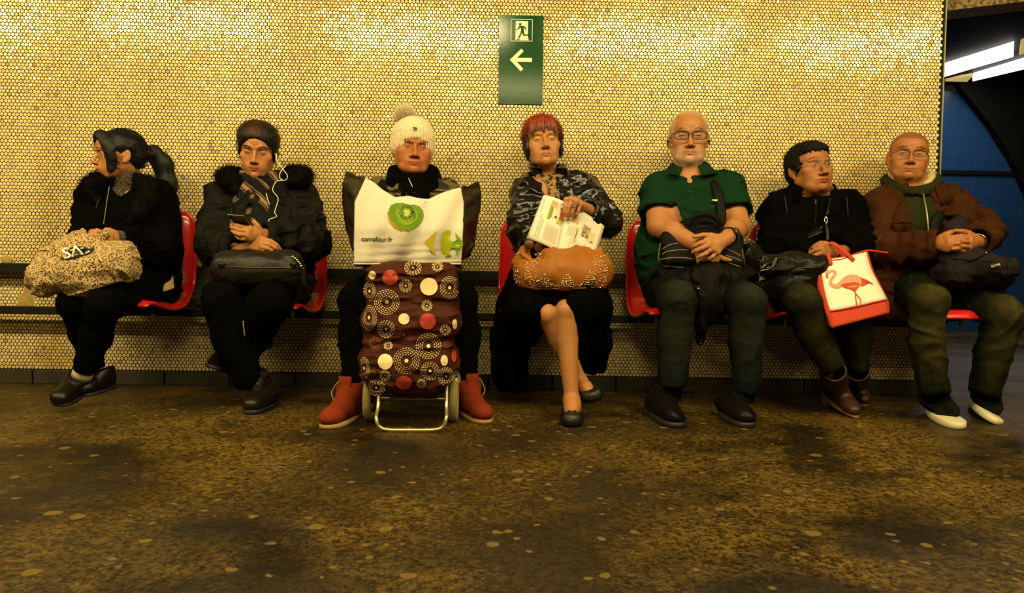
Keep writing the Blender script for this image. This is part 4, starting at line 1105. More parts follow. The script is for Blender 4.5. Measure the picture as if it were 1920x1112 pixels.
    # coat
    jk, Vj, Qj = jacket(t, nb, ch, be, pe, sh, el, wr, M_coat2, (.165, .19, .20), (.078, .074, .050), 1.35, 'coat', .010, 22, 20, (p.L(0, .02, -.09), nb+A(0, -.01, .01), .070, .075), True, (.009, (11, 11, 15)),
        lambda F: (F.cone(W(430, 520, -.30), W(398, 560, -.46), .11, .07, .05, flat=((0, 0, 1), 1.4)), F.cone(W(540, 520, -.30), W(545, 555, -.42), .11, .07, .05, flat=((0, 0, 1), 1.4))),
        cuts=(lambda F: F.chain([W(482, 360, -.31), W(472, 385, -.345), W(466, 425, -.37)], [.03, .026, .022], .006, True),))
    G = Field(np.min([nb, be], 0)-.2, np.max([nb, be], 0)+.1, .007); G.cone(nb+A(0, -.02, -.08), ch, .11, .14, .05, flat=((0, 1, 0), 1.3)); G.cone(ch, be, .148, .15, .05, flat=((0, 1, 0), 1.26)); put('sweater', *G.mesh(1), M_sweat, t)
    for pts, rad, n, sd in (([W(447, 330, -.16), W(432, 331, -.22), W(425, 333, -.26), W(436, 344, -.30), W(446, 356, -.32)], [.035, .040, .040, .036, .026], 2600, 5), ([W(535, 332, -.16), W(552, 328, -.20), W(570, 328, -.24), W(566, 334, -.28), W(548, 340, -.30)], [.035, .038, .032, .034, .026], 2600, 6)):
        furcollar(jk, pts, rad, n, .020, sd)
    Sc = Field(nb-.22, nb+.22, .005)
    for k in range(3):
        a = np.linspace(0, 2*math.pi, 19); Sc.chain([nb+A(math.sin(q)*(.074+.006*k), -math.cos(q)*(.068+.004*k)-.012, .050-.026*k-.018*max(0, math.cos(q))) for q in a], [.021]*19, .008)
    Sc.chain([W(463, 333, -.30), W(480, 345, -.325), W(494, 352, -.31)], [.020, .026, .022], .012, flat=((0, 1, 0), 1.4)); Sc.chain([W(462, 350, -.325), W(455, 372, -.335), W(450, 392, -.34)], [.024, .022, .020], .012, flat=((0, 1, 0), 1.6)); Sc.chain([W(486, 352, -.33), W(492, 385, -.355), W(495, 420, -.37)], [.022, .022, .018], .012, flat=((0, 1, 0), 1.7))
    folds(Sc, .005, (24, 24, 34), 16); put('scarf', *Sc.mesh(1), M_plaid, t)
    put('bag_strap', *tube(crom([W(452, 346, -.30), W(444, 372, -.34), W(440, 400, -.365), W(437, 430, -.40), W(436, 466, -.42)], 16), (.017, .003), 8, up=(0, -1, .2)), mat('olive_strap', (.035, .028, .011), .5, .4, bump=(200, .2)), jk)
    # earphone cable looping down the coat
    z3 = lambda X, Y, y: W(350+X/3.707, 200+Y/3.707, y)
    cab = crom([z3(622, 335, -.285), z3(630, 385, -.30), z3(665, 430, -.31), z3(700, 480, -.325), z3(685, 512, -.33), z3(650, 500, -.33), z3(650, 460, -.325), z3(690, 408, -.31)], 40)
    cab2 = crom([z3(685, 512, -.33), z3(625, 520, -.335), z3(598, 580, -.345), z3(636, 640, -.352), z3(612, 730, -.368), z3(624, 764, -.372), z3(568, 788, -.38), z3(600, 815, -.385), z3(606, 848, -.40)], 50)
    put('earphone_cable', *cat_mesh([tube(cab, .0016, 6), tube(cab2, .0016, 6), tube([z3(622, 325, -.285), z3(624, 372, -.292)], .0032, 8), sphere(z3(618, 332, -.28), .006, 8, 6)]), M_cord, t)
    put('cable_end', *tube(crom([z3(552, 600, -.358), z3(562, 640, -.362), z3(576, 684, -.366)], 8), .0016, 6), M_cord, t)
    hip = [W(450, 540, -.25), W(528, 540, -.25)]; kn = [W(417, 566, -.58), W(506, 566, -.60)]; an = [W(468, 722, -.53), W(432, 690, -.42)]
    M_tr2 = mat('black_trousers', (.0018, .002, .0012), .9, .02, attr=False, bump=[(300, .2), (30, .3)])
    trousers(t, hip, kn, an, M_tr2, .092, .076, .050, None, 'trousers', pe, .004, 22, .18, shin=1.22)
    to = GND(466, 778); he = to+A(.03, .235, 0)
    P, R, Vs = shoe(t, he, to, A(an[0][0]+.004, an[0][1]+.02, .125), M_bootd, M_rub, .043, toe_h=.050, sole_t=.016, name='lace_boot', ankle_r=.045); laces(t, P, R, Vs, M_bootd, (.40, .47, .54, .61, .68), w=.015, r=.002)
    P, R, Vs = shoe(t, W(436, 702, -.36), W(392, 690, -.50), W(438, 686, -.42), M_bootd, M_rub, .043, toe_h=.050, sole_t=.014, name='lace_boot', ankle_r=.043, up=nrm(A(.15, -.2, 1)))
    put('trouser_chain', *tube(crom([W(456, 602, -.635), W(457, 615, -.635), W(459, 630, -.63)], 8), .002, 5), M_pipe, t)
    return p
person2()
# ------------------------------------------------------------------ person in the bobble hat behind the shopping trolley
def camo_nodes(nt, b, co):
    N, L = nt.nodes, nt.links
    n = N.new('ShaderNodeTexNoise'); n.inputs['Scale'].default_value = 13; n.inputs['Detail'].default_value = 1.5; n.inputs['Distortion'].default_value = .8
    mp = N.new('ShaderNodeMapping'); mp.inputs['Scale'].default_value = (.6, .6, 1.3); L.new(co, mp.inputs[0]); L.new(mp.outputs[0], n.inputs['Vector'])
    r = N.new('ShaderNodeValToRGB'); e = r.color_ramp; e.interpolation = 'CONSTANT'
    e.elements[0].position = 0; e.elements[0].color = (.010, .009, .005, 1); e.elements[1].position = .42; e.elements[1].color = (.115, .085, .030, 1)
    for p_, c in ((.53, (.022, .027, .016)), (.62, (.014, .010, .005))): q = e.elements.new(p_); q.color = (*c, 1)
    L.new(n.outputs[0], r.inputs[0]); L.new(r.outputs[0], b.inputs['Base Color'])
M_camo = mat('camouflage_cloth', (.05, .05, .02), .85, .06, bump=[(40, .4)], nodes=camo_nodes)
M_knit = mat('cream_knit', (.66, .55, .34), .95, .2, bump=[(150, .5)])
M_rsuede = mat('red_suede', (.19, .026, .007), .9, .1, bump=[(300, .3), (40, .2)])
M_crepe = mat('crepe_sole', (.36, .24, .08), .8, .3)
def person3():
    p = Person(W(770, 790, -.6)*A(1, 1, 0), 'person in cream bobble hat, black scarf and camouflage jacket behind the shopping trolley')
    t = p.t
    p.head(W(774, 279, -.26), rotm(2, 3, 13), .97, wid=1.08, jaw=1.12, cheek=.9, nose=.85, nosew=1.2, up=.0022, lo=-.0036, lip=.65, jowl=1.0, gaze=(22, -4), smile=-.002, mouthw=1.0)
    nb = W(776, 350, -.20); ch = W(774, 405, -.22); be = W(774, 465, -.25); pe = W(774, 535, -.24)
    sh = [W(715, 372, -.20), W(838, 376, -.20)]; el = [W(696, 448, -.30), W(856, 448, -.30)]; wr = [W(722, 480, -.40), W(832, 480, -.40)]
    hs = []
    for sg, w in ((1, wr[0]), (-1, wr[1])):
        B = lambda a, b, c: w+A(sg*a, b, c)
        hs.append((w, [B(.05, -.04, .02), B(.06, -.045, 0), B(.06, -.045, -.02), B(.05, -.04, -.035)], [[B(.08, -.05, .02), B(.10, -.045, .02)], [B(.09, -.055, 0), B(.112, -.05, 0)], [B(.09, -.055, -.02), B(.11, -.05, -.022)], [B(.075, -.05, -.038), B(.092, -.045, -.04)]], [B(.02, -.03, .03), B(.045, -.04, .045), B(.065, -.045, .05)], 1.0, .025))
    V, Q = body(p, nb, ch, pe, sh, el, wr, hs, wr, .055, .042, .12, .0045, .08)
    col = p.paint(V, (.42, .155, .055), (.36, .11, .06), blush=.55)
    put('body', V, Q, M_skin, t, col=col); p.eyes((.05, .05, .05)); p.brows(V, (.22, .10, .035), .6, n=80, seed=3, z0=.020)
    # ribbed hat with bobble
    H = Field(p.C-.2, p.C+.22, .0042); E = lambda c, r, k, sub=False: H.ell(p.L(*c), np.array(r)*p.sc*np.array([p.k['wid'], 1, 1]), k, p.R, sub)
    E((0, .014, .052), (.088, .112, .094), .01); E((0, .02, .0), (.088, .106, .062), .03)
    E((0, -.128, -.036), (.074, .084, .076), .010, True); H.cut(p.L(0, 0, -.048), p.R @ A(0, -.25, -1), .01)
    E((0, .012, .020), (.080, .100, .088), .003, True)
    def ribs(P):
        q = p.Lo(P); a = np.arctan2(q[:, 0], -q[:, 1]); return -.0034*np.cos(a*46)*(np.clip((.125-q[:, 2])/.05, .2, 1))-.0018*vnoise(P*np.array([160, 160, 220]), 3)
    H.warp(ribs, .02); hat = put('bobble_hat', *H.mesh(0), M_knit, t, label='cream ribbed knitted hat'); BASE[hat.name] = BASE[t.name]
    bc = p.L(-.040, .020, .150); rng = np.random.default_rng(5); n = 3600; d = rng.normal(size=(n, 3)); d /= np.linalg.norm(d, axis=1)[:, None]
    v, f = strands(bc+d*.018, d+rng.normal(size=(n, 3))*.15, .030, .0008, rng, 2, .5, .2); bob = put('bobble', v, fix_tris(f), M_knit, hat)
    put('bobble_core', *sphere(bc, .030, 16, 10), M_knit, hat)
    put('hat_label', *boxm(p.L(-.008, -.106, .075), (.009, .002, .004), p.R @ rotm(-18, 8, 0), .001), mat('brown_label', (.08, .045, .02), .6, .3), hat, smooth=False)
    jk, Vj, Qj = jacket(t, nb, ch, be, pe, sh, el, wr, M_camo, (.165, .19, .19), (.075, .070, .052), 1.35, 'jacket', .008, 22, 33, (p.L(0, .02, -.09), nb+A(0, -.005, .01), .072, .078), True, (.009, (11, 11, 11)))
    Sc = Field(nb-.24, nb+.22, .0055)
    for k in range(3):
        a = np.linspace(0, 2*math.pi, 19); Sc.chain([nb+A(math.sin(q)*(.080+.010*k), -math.cos(q)*(.076+.008*k)-.014, .064-.032*k-.022*max(0, math.cos(q))) for q in a], [.026]*19, .012)
    Sc.chain([nb+A(.01, -.10, .0), nb+A(.015, -.125, -.06), nb+A(.0, -.13, -.12)], [.05, .05, .045], .02, flat=((0, 1, 0), 1.6)); folds(Sc, .007, (18, 18, 30), 26); put('scarf', *Sc.mesh(1), M_blkfab, t)
    put('drawcord', *tube(crom([W(766, 334, -.335), W(770, 343, -.34), W(774, 352, -.345)], 6), .0015, 5), M_cream, jk)
    hip = [W(735, 540, -.25), W(815, 540, -.25)]; kn = [W(676, 562, -.60), W(856, 562, -.60)]; an = [W(676, 736, -.63), W(864, 728, -.58)]
    trousers(t, hip, kn, an, mat('black_trousers', (.0018, .002, .0012), .9, .02), .092, .078, .060, None, 'trousers', pe, .004, 32, .19, shin=1.1)
    # red suede boots turned outwards, trousers tucked in
    for he, to, an_, sg in ((GND(668, 780), GND(626, 798), W(655, 726, -.70), -1), (GND(868, 772), GND(904, 791), W(885, 719, -.66), 1)):
        he, to = np.asarray(he), np.asarray(to); to = he+nrm(to-he)*.25; an_ = he*.86+to*.14+A(0, -.01, .135)
        P, R, Vs = shoe(t, he, to, an_, M_rsuede, M_crepe, .044, toe_h=.052, sole_t=.014, name='suede_boot', ankle_r=.046)
        put('pull_tongue', *sheet(np.array([[P(s_*.5, .40-.02*k, .062+.034*k)+(R @ A(0, .004*k, 0)) for s_ in (-.05, -.025, 0, .025, .05)] for k in range(4)]), .005), M_rsuede, t)
        put('lace', *tube(crom([P(-.035*sg, .45, .075), P(-.052*sg, .40, .10), P(-.050*sg, .30, .125), P(-.046*sg, .22, .14)], 10), .0018, 5), M_crepe, t)
    return p
person3()
# ------------------------------------------------------------------ red-haired woman with the newspaper
M_vinyl = mat('glossy_black_vinyl', (.005, .0045, .004), .25, .5, bump=[(45, .35), (120, .2)], stretch=(1, 1, .35))
M_leo = mat('leopard_scarf', (.26, .15, .055), .85, .2, bump=(200, .3), var=(60, (.012, .009, .006), .52, .58))
M_skirt = mat('black_skirt', (.0015, .0015, .0012), .95, .02, bump=[(300, .2), (25, .4)])
M_flat = mat('black_ballet_flat', (.006, .005, .004), .35, .5, bump=(200, .4), var=(160, (.10, .07, .03), .66, .70))
def hair_attr(name): return mat(name, (.3, .05, .02), .45, .4, attr=True)
def person4():
    p = Person(W(1045, 800, -.55)*A(1, 1, 0), 'red-haired woman in glossy black jacket reading a newspaper, bare legs crossed')
    t = p.t
    p.head(W(1018, 270, -.25), rotm(-7, -5, 2), .97, wid=1.0, jaw=1.02, cheek=.45, nose=1.0, nosew=1.1, up=-.0010, lo=-.0042, lip=.72, jowl=.6, smile=-.004, brow=.7)
    nb = W(1026, 342, -.20); ch = W(1034, 402, -.23); be = W(1038, 462, -.25); pe = W(1040, 532, -.24)
    sh = [W(987, 362, -.21), W(1090, 354, -.21)]; el = [W(986, 438, -.33), W(1132, 416, -.33)]; wr = [W(1012, 462, -.45), W(1103, 394, -.45)]
    y0 = -.515
    hd = (wr[1], [W(1062, 375, y0-.012), W(1071, 374, y0-.020), W(1080, 377, y0-.020), W(1088, 384, y0-.014)],
          [[W(1060, 387, y0-.022), W(1058, 398, y0-.022), W(1058, 407, y0-.014)], [W(1067, 388, y0-.032), W(1064, 399, y0-.030), W(1062, 408, y0-.022)], [W(1076, 390, y0-.032), W(1073, 399, y0-.030), W(1070, 407, y0-.022)], [W(1084, 396, y0-.022), W(1081, 402, y0-.020), W(1078, 408, y0-.012)]],
          [W(1090, 390, -.50), W(1080, 386, -.495), W(1070, 388, -.49), W(1062, 392, -.488)], .98, .024)
    h2 = (wr[0], [W(1030, 470, -.47), W(1028, 476, -.478), W(1025, 482, -.478), W(1020, 486, -.47)], [[W(1040, 474, -.478), W(1048, 477, -.47)], [W(1038, 480, -.486), W(1046, 484, -.478)], [W(1034, 487, -.486), W(1041, 491, -.478)], [W(1029, 491, -.478), W(1035, 495, -.472)]], [W(1018, 458, -.465), W(1028, 460, -.475), W(1037, 462, -.475)], .95, .024)
    # bare legs belong to the same skin
    kA, aA = W(1025, 590, -.615), W(1089, 716, -.575); kB, aB = W(1061, 583, -.64), W(1072, 752, -.69)
    hipA, hipB = W(1010, 545, -.25), W(1075, 545, -.25)
    toeB, toeA = GND(1073, 801), W(1110, 742, -.66); heelB = A(aB[0], aB[1]+.055, .02)
    def legs(F):
        for h, k, a in ((hipA, kA, aA), (hipB, kB, aB)):
            F.cone(h, k, .070, .040, .012); m = k*.66+a*.34+A(0, .018, 0); F.cone(k, m, .039, .0415, .008); F.cone(m, a, .0415, .026, .006); F.ell(k+A(0, -.010, .004), (.033, .032, .036), .012)
        F.chain([aB, A(aB[0], aB[1]-.03, .055), toeB+A(0, .05, .022)], [.027, .029, .026], .02); F.cone(aB, heelB+A(0, -.005, .015), .027, .024, .02)
        F.chain([aA, W(1098, 728, -.62), toeA], [.026, .026, .022], .02)
    F_pts = [W(1075, 390, -.52), W(1030, 475, -.47)]
    F = p.field([p.C, pe, toeB, toeA, aB]+el+wr, .11, .0065, [(F_pts[0], .075, .003)])
    p.head_sdf(F); F.cone(p.L(0, .028, -.050), nb, .050, .054, .022); F.ell(nb+A(0, -.02, -.05), (.11, .07, .05), .04)
    F.cone(nb+A(0, -.02, -.05), ch, .09, .11, .05, flat=((0, 1, 0), 1.4)); F.cone(ch, pe, .11, .12, .05, flat=((0, 1, 0), 1.4))
    for s_, e, w in zip(sh, el, wr): F.cone(ch*.25+s_*.75, s_, .036, .036, .03); F.cone(s_, e, .036, .034, .02); F.cone(e, w, .034, .0245, .02)
    hand(F, *hd); hand(F, *h2); legs(F); V, Q = F.mesh(1)
    col = p.paint(V, (.44, .205, .080), (.40, .13, .07), blush=.3, lids=(.50, .27, .08, .7))
    put('body', V, Q, M_skin, t, col=col); p.eyes((.06, .05, .03)); p.brows(V, (.20, .085, .03), .5, n=80, seed=4, arch=.012, z0=.023)
    for pt in ((1058, 409), (1062, 410.5), (1070, 409.5)): nail(W(*pt, y0-.026), A(0, -.9, .2), A(0, .1, -1), (.55, .35, .2), t, .85)
    # spiky red hair: cap plus strands, red above and dark brown at the sides
    H = Field(p.C-.17, p.C+.17, .004); E = lambda c, r, k, sub=False: H.ell(p.L(*c), np.array(r)*p.sc, k, p.R, sub)
    E((0, .018, .045), (.083, .098, .082), .01); E((0, .05, -.01), (.073, .055, .066), .02)
    for sg in (-1, 1): E((sg*.072, -.004, -.010), (.012, .030, .050), .012)
    E((0, -.112, -.012), (.061, .058, .064), .010, True)
    for sg in (-1, 1): E((sg*.088, .004, -.030), (.020, .018, .022), .006, True)
    folds(H, .004, (60, 60, 25), 3); Vh, Qh = H.mesh(0)
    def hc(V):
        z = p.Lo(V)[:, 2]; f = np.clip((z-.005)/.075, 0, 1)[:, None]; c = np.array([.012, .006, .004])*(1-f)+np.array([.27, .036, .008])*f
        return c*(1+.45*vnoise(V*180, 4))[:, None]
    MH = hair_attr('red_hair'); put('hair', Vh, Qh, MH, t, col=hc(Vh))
    rng = np.random.default_rng(2); N = normals(Vh, Qh); q = p.Lo(Vh)
    j = rng.choice(np.nonzero((q[:, 2] > -.05) & ~((q[:, 1] < -.035) & (q[:, 2] < .078) & (np.abs(q[:, 0]) < .062)))[0], 7000); up = np.clip((q[j, 2]-.0)/.08, 0, 1)[:, None]
    d = N[j]*(.35+.65*up)+(p.R @ A(0, -.1, 1.0))*up*.8+(p.R @ A(0, .1, -1.0))*(1-up)*.9+rng.normal(size=(len(j), 3))*.22
    fr_ = (q[j, 1] < -.045) & (q[j, 2] > .05); d[fr_] = (p.R @ A(0, -.30, -1.0))+rng.normal(size=(fr_.sum(), 3))*.16
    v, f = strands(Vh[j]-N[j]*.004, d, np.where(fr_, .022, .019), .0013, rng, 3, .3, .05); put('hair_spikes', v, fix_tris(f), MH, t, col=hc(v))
    g = []
    for i in range(110):
        x0 = -.060+.120*rng.random(); zt = .058-.9*x0*x0*6; ln = .012+.028*rng.random(); g.append(tube(crom([p.L(x0*.9, -.066, .094), p.L(x0, -.092+.25*abs(x0), zt+.016), p.L(x0*1.04+rng.normal()*.003, -.0955+.33*abs(x0), zt-ln*.4), p.L(x0*1.06+rng.normal()*.005, -.094+.36*abs(x0), zt-ln)], 7), [.0026, .0026, .0024, .002, .0015, .001, .0003], 5))
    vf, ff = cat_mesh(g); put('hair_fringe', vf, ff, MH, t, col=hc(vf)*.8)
    for sg in (-1, 1): put('earring', *sphere(p.L(sg*.080, -.001, -.046), .0055, 10, 7), M_chrome, t)
    # glossy jacket
    def op(F): F.chain([W(1030, 352, -.31), W(1038, 376, -.34), W(1046, 420, -.36)], [.034, .018, .006], .006, True)
    jk, Vj, Qj = jacket(t, nb, ch, be, pe, sh, el, wr, M_vinyl, (.140, .150, .16), (.064, .064, .046), 1.35, 'jacket', .009, 30, 40, (p.L(0, .02, -.09), nb+A(0, -.005, .01), .066, .072), True, (.010, (16, 16, 12)), None, cuts=(op,))
    collar(jk, nb+A(0, -.008, .020), .076, .050, M_vinyl, .42, 1.12, .012, rotm(6, 0, 2), 'jacket_collar', .008, tip=1.0, stand=.10)
    Sc = Field(nb-.2, nb+.18, .0045)
    for k in range(2):
        a = np.linspace(0, 2*math.pi, 17); Sc.chain([nb+A(math.sin(q)*(.060+.006*k), -math.cos(q)*.058-.012, .040-.020*k-.026*max(0, math.cos(q))) for q in a], [.013]*17, .008)
    Sc.chain([nb+A(.0, -.080, -.005), W(1040, 366, -.335), W(1045, 400, -.358), W(1047, 425, -.37)], [.016, .020, .020, .016], .01, flat=((0, 1, 0), 1.6)); folds(Sc, .004, (35, 35, 35), 12); put('scarf', *Sc.mesh(1), M_leo, t)
    # skirt hanging from the lap on both sides of the legs
    K = Field(W(925, 730, -.15)*A(1, 0, 1)+A(-.10, -.80, -.05), W(1140, 500, -.15)*A(1, 0, 1)+A(.12, -.05, .10), .007)
    K.ell(pe, (.19, .14, .12), .05)
    for h, k, r in ((hipA+A(-.03, 0, .01), W(985, 578, -.58), .085), (hipB+A(.02, 0, .01), W(1102, 575, -.60), .085)): K.cone(h, k, .11, r, .04, wr=(.006, 20, 9, 2))
    K.cone(hipA+A(.03, 0, .03), W(1020, 556, -.56), .09, .06, .04); K.cone(hipB, W(1078, 552, -.58), .09, .055, .04)
    K.chain([W(965, 575, -.42), W(958, 640, -.40), W(952, 700, -.38)], [.075, .075, .070], .03, flat=((0, 1, 0), 1.6), wr=(.010, 6, 30, 5)); K.cone(W(945, 690, -.36), W(965, 690, -.36), .05, .05, .03, flat=((0, 1, 0), 1.6))
    K.chain([W(985, 580, -.57), W(992, 630, -.50)], [.07, .045], .03, wr=(.008, 8, 26, 6))
    K.chain([W(1104, 580, -.58), W(1112, 640, -.52), W(1112, 680, -.48)], [.072, .060, .045], .03, flat=((0, 1, 0), 1.3), wr=(.010, 6, 30, 8)); K.chain([W(1082, 570, -.64), W(1086, 640, -.60)], [.045, .030], .02, wr=(.006, 8, 26, 6))
    K.chain([W(1043, 566, -.70), W(1043, 630, -.75)], [.026, .030], .01, True); K.chain([W(1038, 590, -.80), W(1040, 640, -.80)], [.04, .04], .01, True, flat=((0, 1, 0), .35))
    folds(K, .010, (18, 18, 5), 21); put('skirt', *K.mesh(1), M_skirt, t)
    # ballet flats
    for he, to, up in ((heelB*A(1, 1, 0), toeB*A(1, 1, 0), (0, 0, 1)), (W(1090, 735, -.575), W(1117, 752, -.68), nrm(A(-.35, -.25, 1)))):
        he, to = np.asarray(he), np.asarray(to); y = nrm(to-he); x = nrm(np.cross(y, up)); z = np.cross(x, y); L = np.linalg.norm(to-he); Pp = lambda a, b, c: he+x*a+y*b*L+z*c
        Fs = Field(np.minimum(he, to)-.09, np.maximum(he, to)+.09, .004)
        Fs.chain([Pp(0, .10, .026), Pp(0, .45, .024), Pp(0, .80, .024), Pp(0, .90, .022)], [.033, .034, .040, .036], .02, flat=(z, 1.15))
        Fs.cone(Pp(0, .16, .060), Pp(0, .58, .058), .034, .034, .008, True); Fs.cut(Pp(0, .5, .004), -z, .003); Fs.cut(Pp(0, .5, .048), z, .003)
        put('ballet_flat', *Fs.mesh(1), M_flat, t)
        o = sole_path(to, he, .036); n = len(o); VV = [Pp(a, b/L, 0) for a, b in o]+[Pp(a, b/L, .006) for a, b in o]
        put('sole', VV, [tuple(range(n))[::-1], tuple(range(n, 2*n))]+[(i, (i+1) % n, n+(i+1) % n, n+i) for i in range(n)], M_rub, t)
        if up[2] == 1: put('bow', *cat_mesh([sphere(Pp(s_*.009, .80, .050), (.008, .004, .005), 8, 6) for s_ in (-1, 1)]), M_flat, t)
    # large jewelled ring
    rc = W(1076, 384.5, y0-.042); g = put('finger_ring', *tube([rc+A(math.cos(a)*.0085, .010+math.sin(a)*.008, math.cos(a)*.003) for a in np.linspace(0, 2*math.pi, 17)], .0013, 6, cap=False), M_gold, t); BASE[g.name] = BASE[t.name]
    k = 0
    for rr, n in ((0, 1), (.0048, 6), (.0092, 11)):
        for i in range(n):
            a = 2*math.pi*i/max(n, 1)+rr*90; put('gemstone', *sphere(rc+A(math.cos(a)*rr, -.002+rr*.25, math.sin(a)*rr), .0023, 7, 5), M_chrome if (i+k) % 2 else mat('dark_gem', (.10, .02, .04), .1, .6), g)
        k += 1
    return p
person4()
def person5():
    p = Person(W(1295, 800, -.6)*A(1, 1, 0), 'man in green polo shirt, jeans and black shoes, hands crossed over a black bag')
    t = p.t
    p.head(W(1291, 259, -.27), rotm(2, 0, -10), 1.02, wid=1.03, jaw=1.10, cheek=.35, nose=1.0, nosew=1.15, up=.0016, lo=-.0042, lip=.75, jowl=.9, neck=.062, noseL=1.06, smile=-.0015)
    nb = W(1291, 340, -.215); ch = W(1294, 405, -.25); be = W(1291, 475, -.27); pe = W(1292, 540, -.25)
    sL, sR = W(1231, 358, -.23), W(1364, 354, -.23); eL, eR = W(1236, 424, -.34), W(1384, 424, -.34); wL, wR = W(1309, 459, -.52), W(1362, 447, -.53)
    F = p.field([p.C, pe, eL, eR, wL, wR], .12, .0065, [(W(1332, 470, -.55), .105, .0030)])
    p.head_sdf(F)
    F.cone(p.L(0, .028, -.055), nb, .060, .066, .025); F.ell(nb+A(0, -.02, -.05), (.13, .075, .06), .04)
    F.cone(nb+A(0, -.035, -.03), ch, .11, .15, .05, flat=((0, 1, 0), 1.3)); F.cone(ch, pe, .15, .15, .05, flat=((0, 1, 0), 1.3))
    for s_, e, w in ((sL, eL, wL), (sR, eR, wR)):
        F.cone(ch*.2+s_*.8, s_, .05, .055, .03); F.cone(s_, e, .060, .050, .03)
        m = e*.62+w*.38; F.cone(e, m, .046, .045, .02); F.cone(m, w, .044, .0275, .02)
    d1, d2, d3 = -.545, -.57, -.575
    hand(F, wL, [W(1312, 489, -.535), W(1321, 491, -.545), W(1333, 492, -.545), W(1342, 488, -.54)],
         [[W(1312, 503, -.55), W(1315, 514, -.535), W(1317, 520, -.515)], [W(1322, 505, -.56), W(1325, 516, -.54), W(1326, 522, -.52)],
          [W(1333, 505, -.56), W(1334, 517, -.54), W(1335, 523, -.52)], [W(1343, 502, -.555), W(1346, 514, -.535), W(1346, 520, -.515)]],
         [W(1330, 470, -.52), W(1347, 481, -.535), W(1358, 486, -.54), W(1369, 488, -.535)], 1.06, .027)
    hand(F, wR, [W(1326, 451, -.580), W(1330, 459, -.588), W(1336, 467, -.588), W(1344, 473, -.582)],
         [[W(1312, 456, -.588), W(1305, 460, -.582), W(1300, 463, -.57)], [W(1315, 466, -.598), W(1306, 470, -.592), W(1299, 473, -.58)],
          [W(1322, 476, -.598), W(1314, 480, -.594), W(1308, 483, -.585)], [W(1335, 482, -.592), W(1330, 485, -.588), W(1326, 487, -.58)]],
         [W(1348, 447, -.545), W(1334, 442, -.555), W(1319, 441, -.56), W(1302, 444, -.565)], 1.08, .027)
    V, Q = F.mesh(1)
    def hm(x, y, z, V):
        line = .060-.55*np.abs(x)+(.0); side = np.clip((np.abs(x)-.052)/.008, 0, 1)*np.clip((z-.0)/.02, 0, 1)*np.clip((y+.058)/.010, 0, 1)
        top = np.clip((z-.082+.5*np.clip(y+.05, -1, 0.2)*-0.2)/.015, 0, 1)*np.clip((y+.075)/.02, 0, 1); back = np.clip((y-.0)/.02, 0, 1)*np.clip((z+.03)/.02, 0, 1)
        return np.clip(np.maximum(np.maximum(side, top*.75), back)*(.7+.4*vnoise(V*350, 3)), 0, 1)*.8
    col = p.paint(V, SK, (.50, .20, .12), hm, (.50, .38, .22), stubble=(.56, .42, .26, .55), blush=.4)
    put('body', V, Q, M_skin, t, col=col)
    p.eyes((.10, .10, .08)); p.brows(V, (.22, .14, .07), .8, n=110, seed=5)
    p.glasses((.012, .010, .010), w=.0262, h=.0160, cx=.0345, z=-.002, th=.0019, label='dark rectangular spectacles')
    # short cropped grey hair
    rng = np.random.default_rng(9); q = p.Lo(V); x, y, z = q.T
    m = hm(x, y, z, V)*(np.abs(z) < .14)*(np.abs(x) < .1); N = normals(V, Q)
    j = rng.choice(np.nonzero(m > .25)[0], 2600); d = N[j]+p.R @ np.array([0, .5, .25])+rng.normal(size=(2600, 3))*.25
    v, f = strands(V[j], d, .010, .00055, rng, 2, .3); put('hair', v, fix_tris(f), mat('grey_hair', (.52, .40, .25), .5, .4), t)
    st = (z < -.05) & (y < .0) & (z > -.125) & (np.abs(x) < .07) & ~((np.abs(x) < .021) & (z > -.079) & (z < -.060)); st = np.nonzero(st)[0]
    j = rng.choice(st, 1500); d = N[j]+p.R @ np.array([0, 0, -.8])+rng.normal(size=(1500, 3))*.3
    v, f = strands(V[j], d, .0030, .0003, rng, 2, .3); put('stubble', v, fix_tris(f), mat('white_stubble', (.60, .46, .28), .5, .4), t)
    for q_ in (-1, 1):
        e = put('earphone', *cat_mesh([sphere(p.L(q_*.083, -.004, -.014), .0062, 8, 6), tube([p.L(q_*.083, -.004, -.014), p.L(q_*.084, -.010, -.026)], .003, 6)]), M_rub, t)
        put('earphone_cable', *tube(crom([p.L(q_*.084, -.010, -.026), p.L(q_*.080, -.012, -.075), p.L(q_*.060, -.035, -.115), p.L(q_*.050, -.04, -.150)], 14), .0011, 5), M_rub, t)
    # polo
    G = Field(np.min([sL, sR, pe, ch], 0)-.16, np.max([sL, sR, nb, ch], 0)+.13, .0062)
    G.cone(be, pe, .215, .20, .05, flat=((0, 1, 0), 1.45), wr=(.004, 16, 6, 4)); G.cone(ch, be, .185, .215, .06, flat=((0, 1, 0), 1.40), wr=(.003, 14, 6, 2))
    G.cone(nb+A(0, -.02, -.09), ch, .135, .18, .06, flat=((0, 1, 0), 1.40))
    for s_ in (sL, sR): G.cone(nb+A(0, .01, .0), s_, .054, .060, .045)
    hems = []
    for s_, e in ((sL, eL), (sR, eR)):
        h = s_*.40+e*.60; hems.append((h, nrm(e-s_))); G.cone(s_, h, .070, .076, .04, wr=(.005, 30, 8, 6))
    for h, d in hems:
        G.cone(h+d*.012, h+d*.10, .063, .070, .003, True)
        def fn(X, Y, Z, c=h+d*.008, d=d):
            px, py, pz = X-c[0], Y-c[1], Z-c[2]; hh = px*d[0]+py*d[1]+pz*d[2]; r = np.sqrt(np.maximum(px*px+py*py+pz*pz-hh*hh, 0)); return np.maximum(np.maximum(-hh, hh-.09), r-.10)
        G.mix(h-.1, h+.16, fn, .003, True)
    G.cone(p.L(0, .02, -.09), nb+A(0, -.005, .0), .062, .064, .006, True)
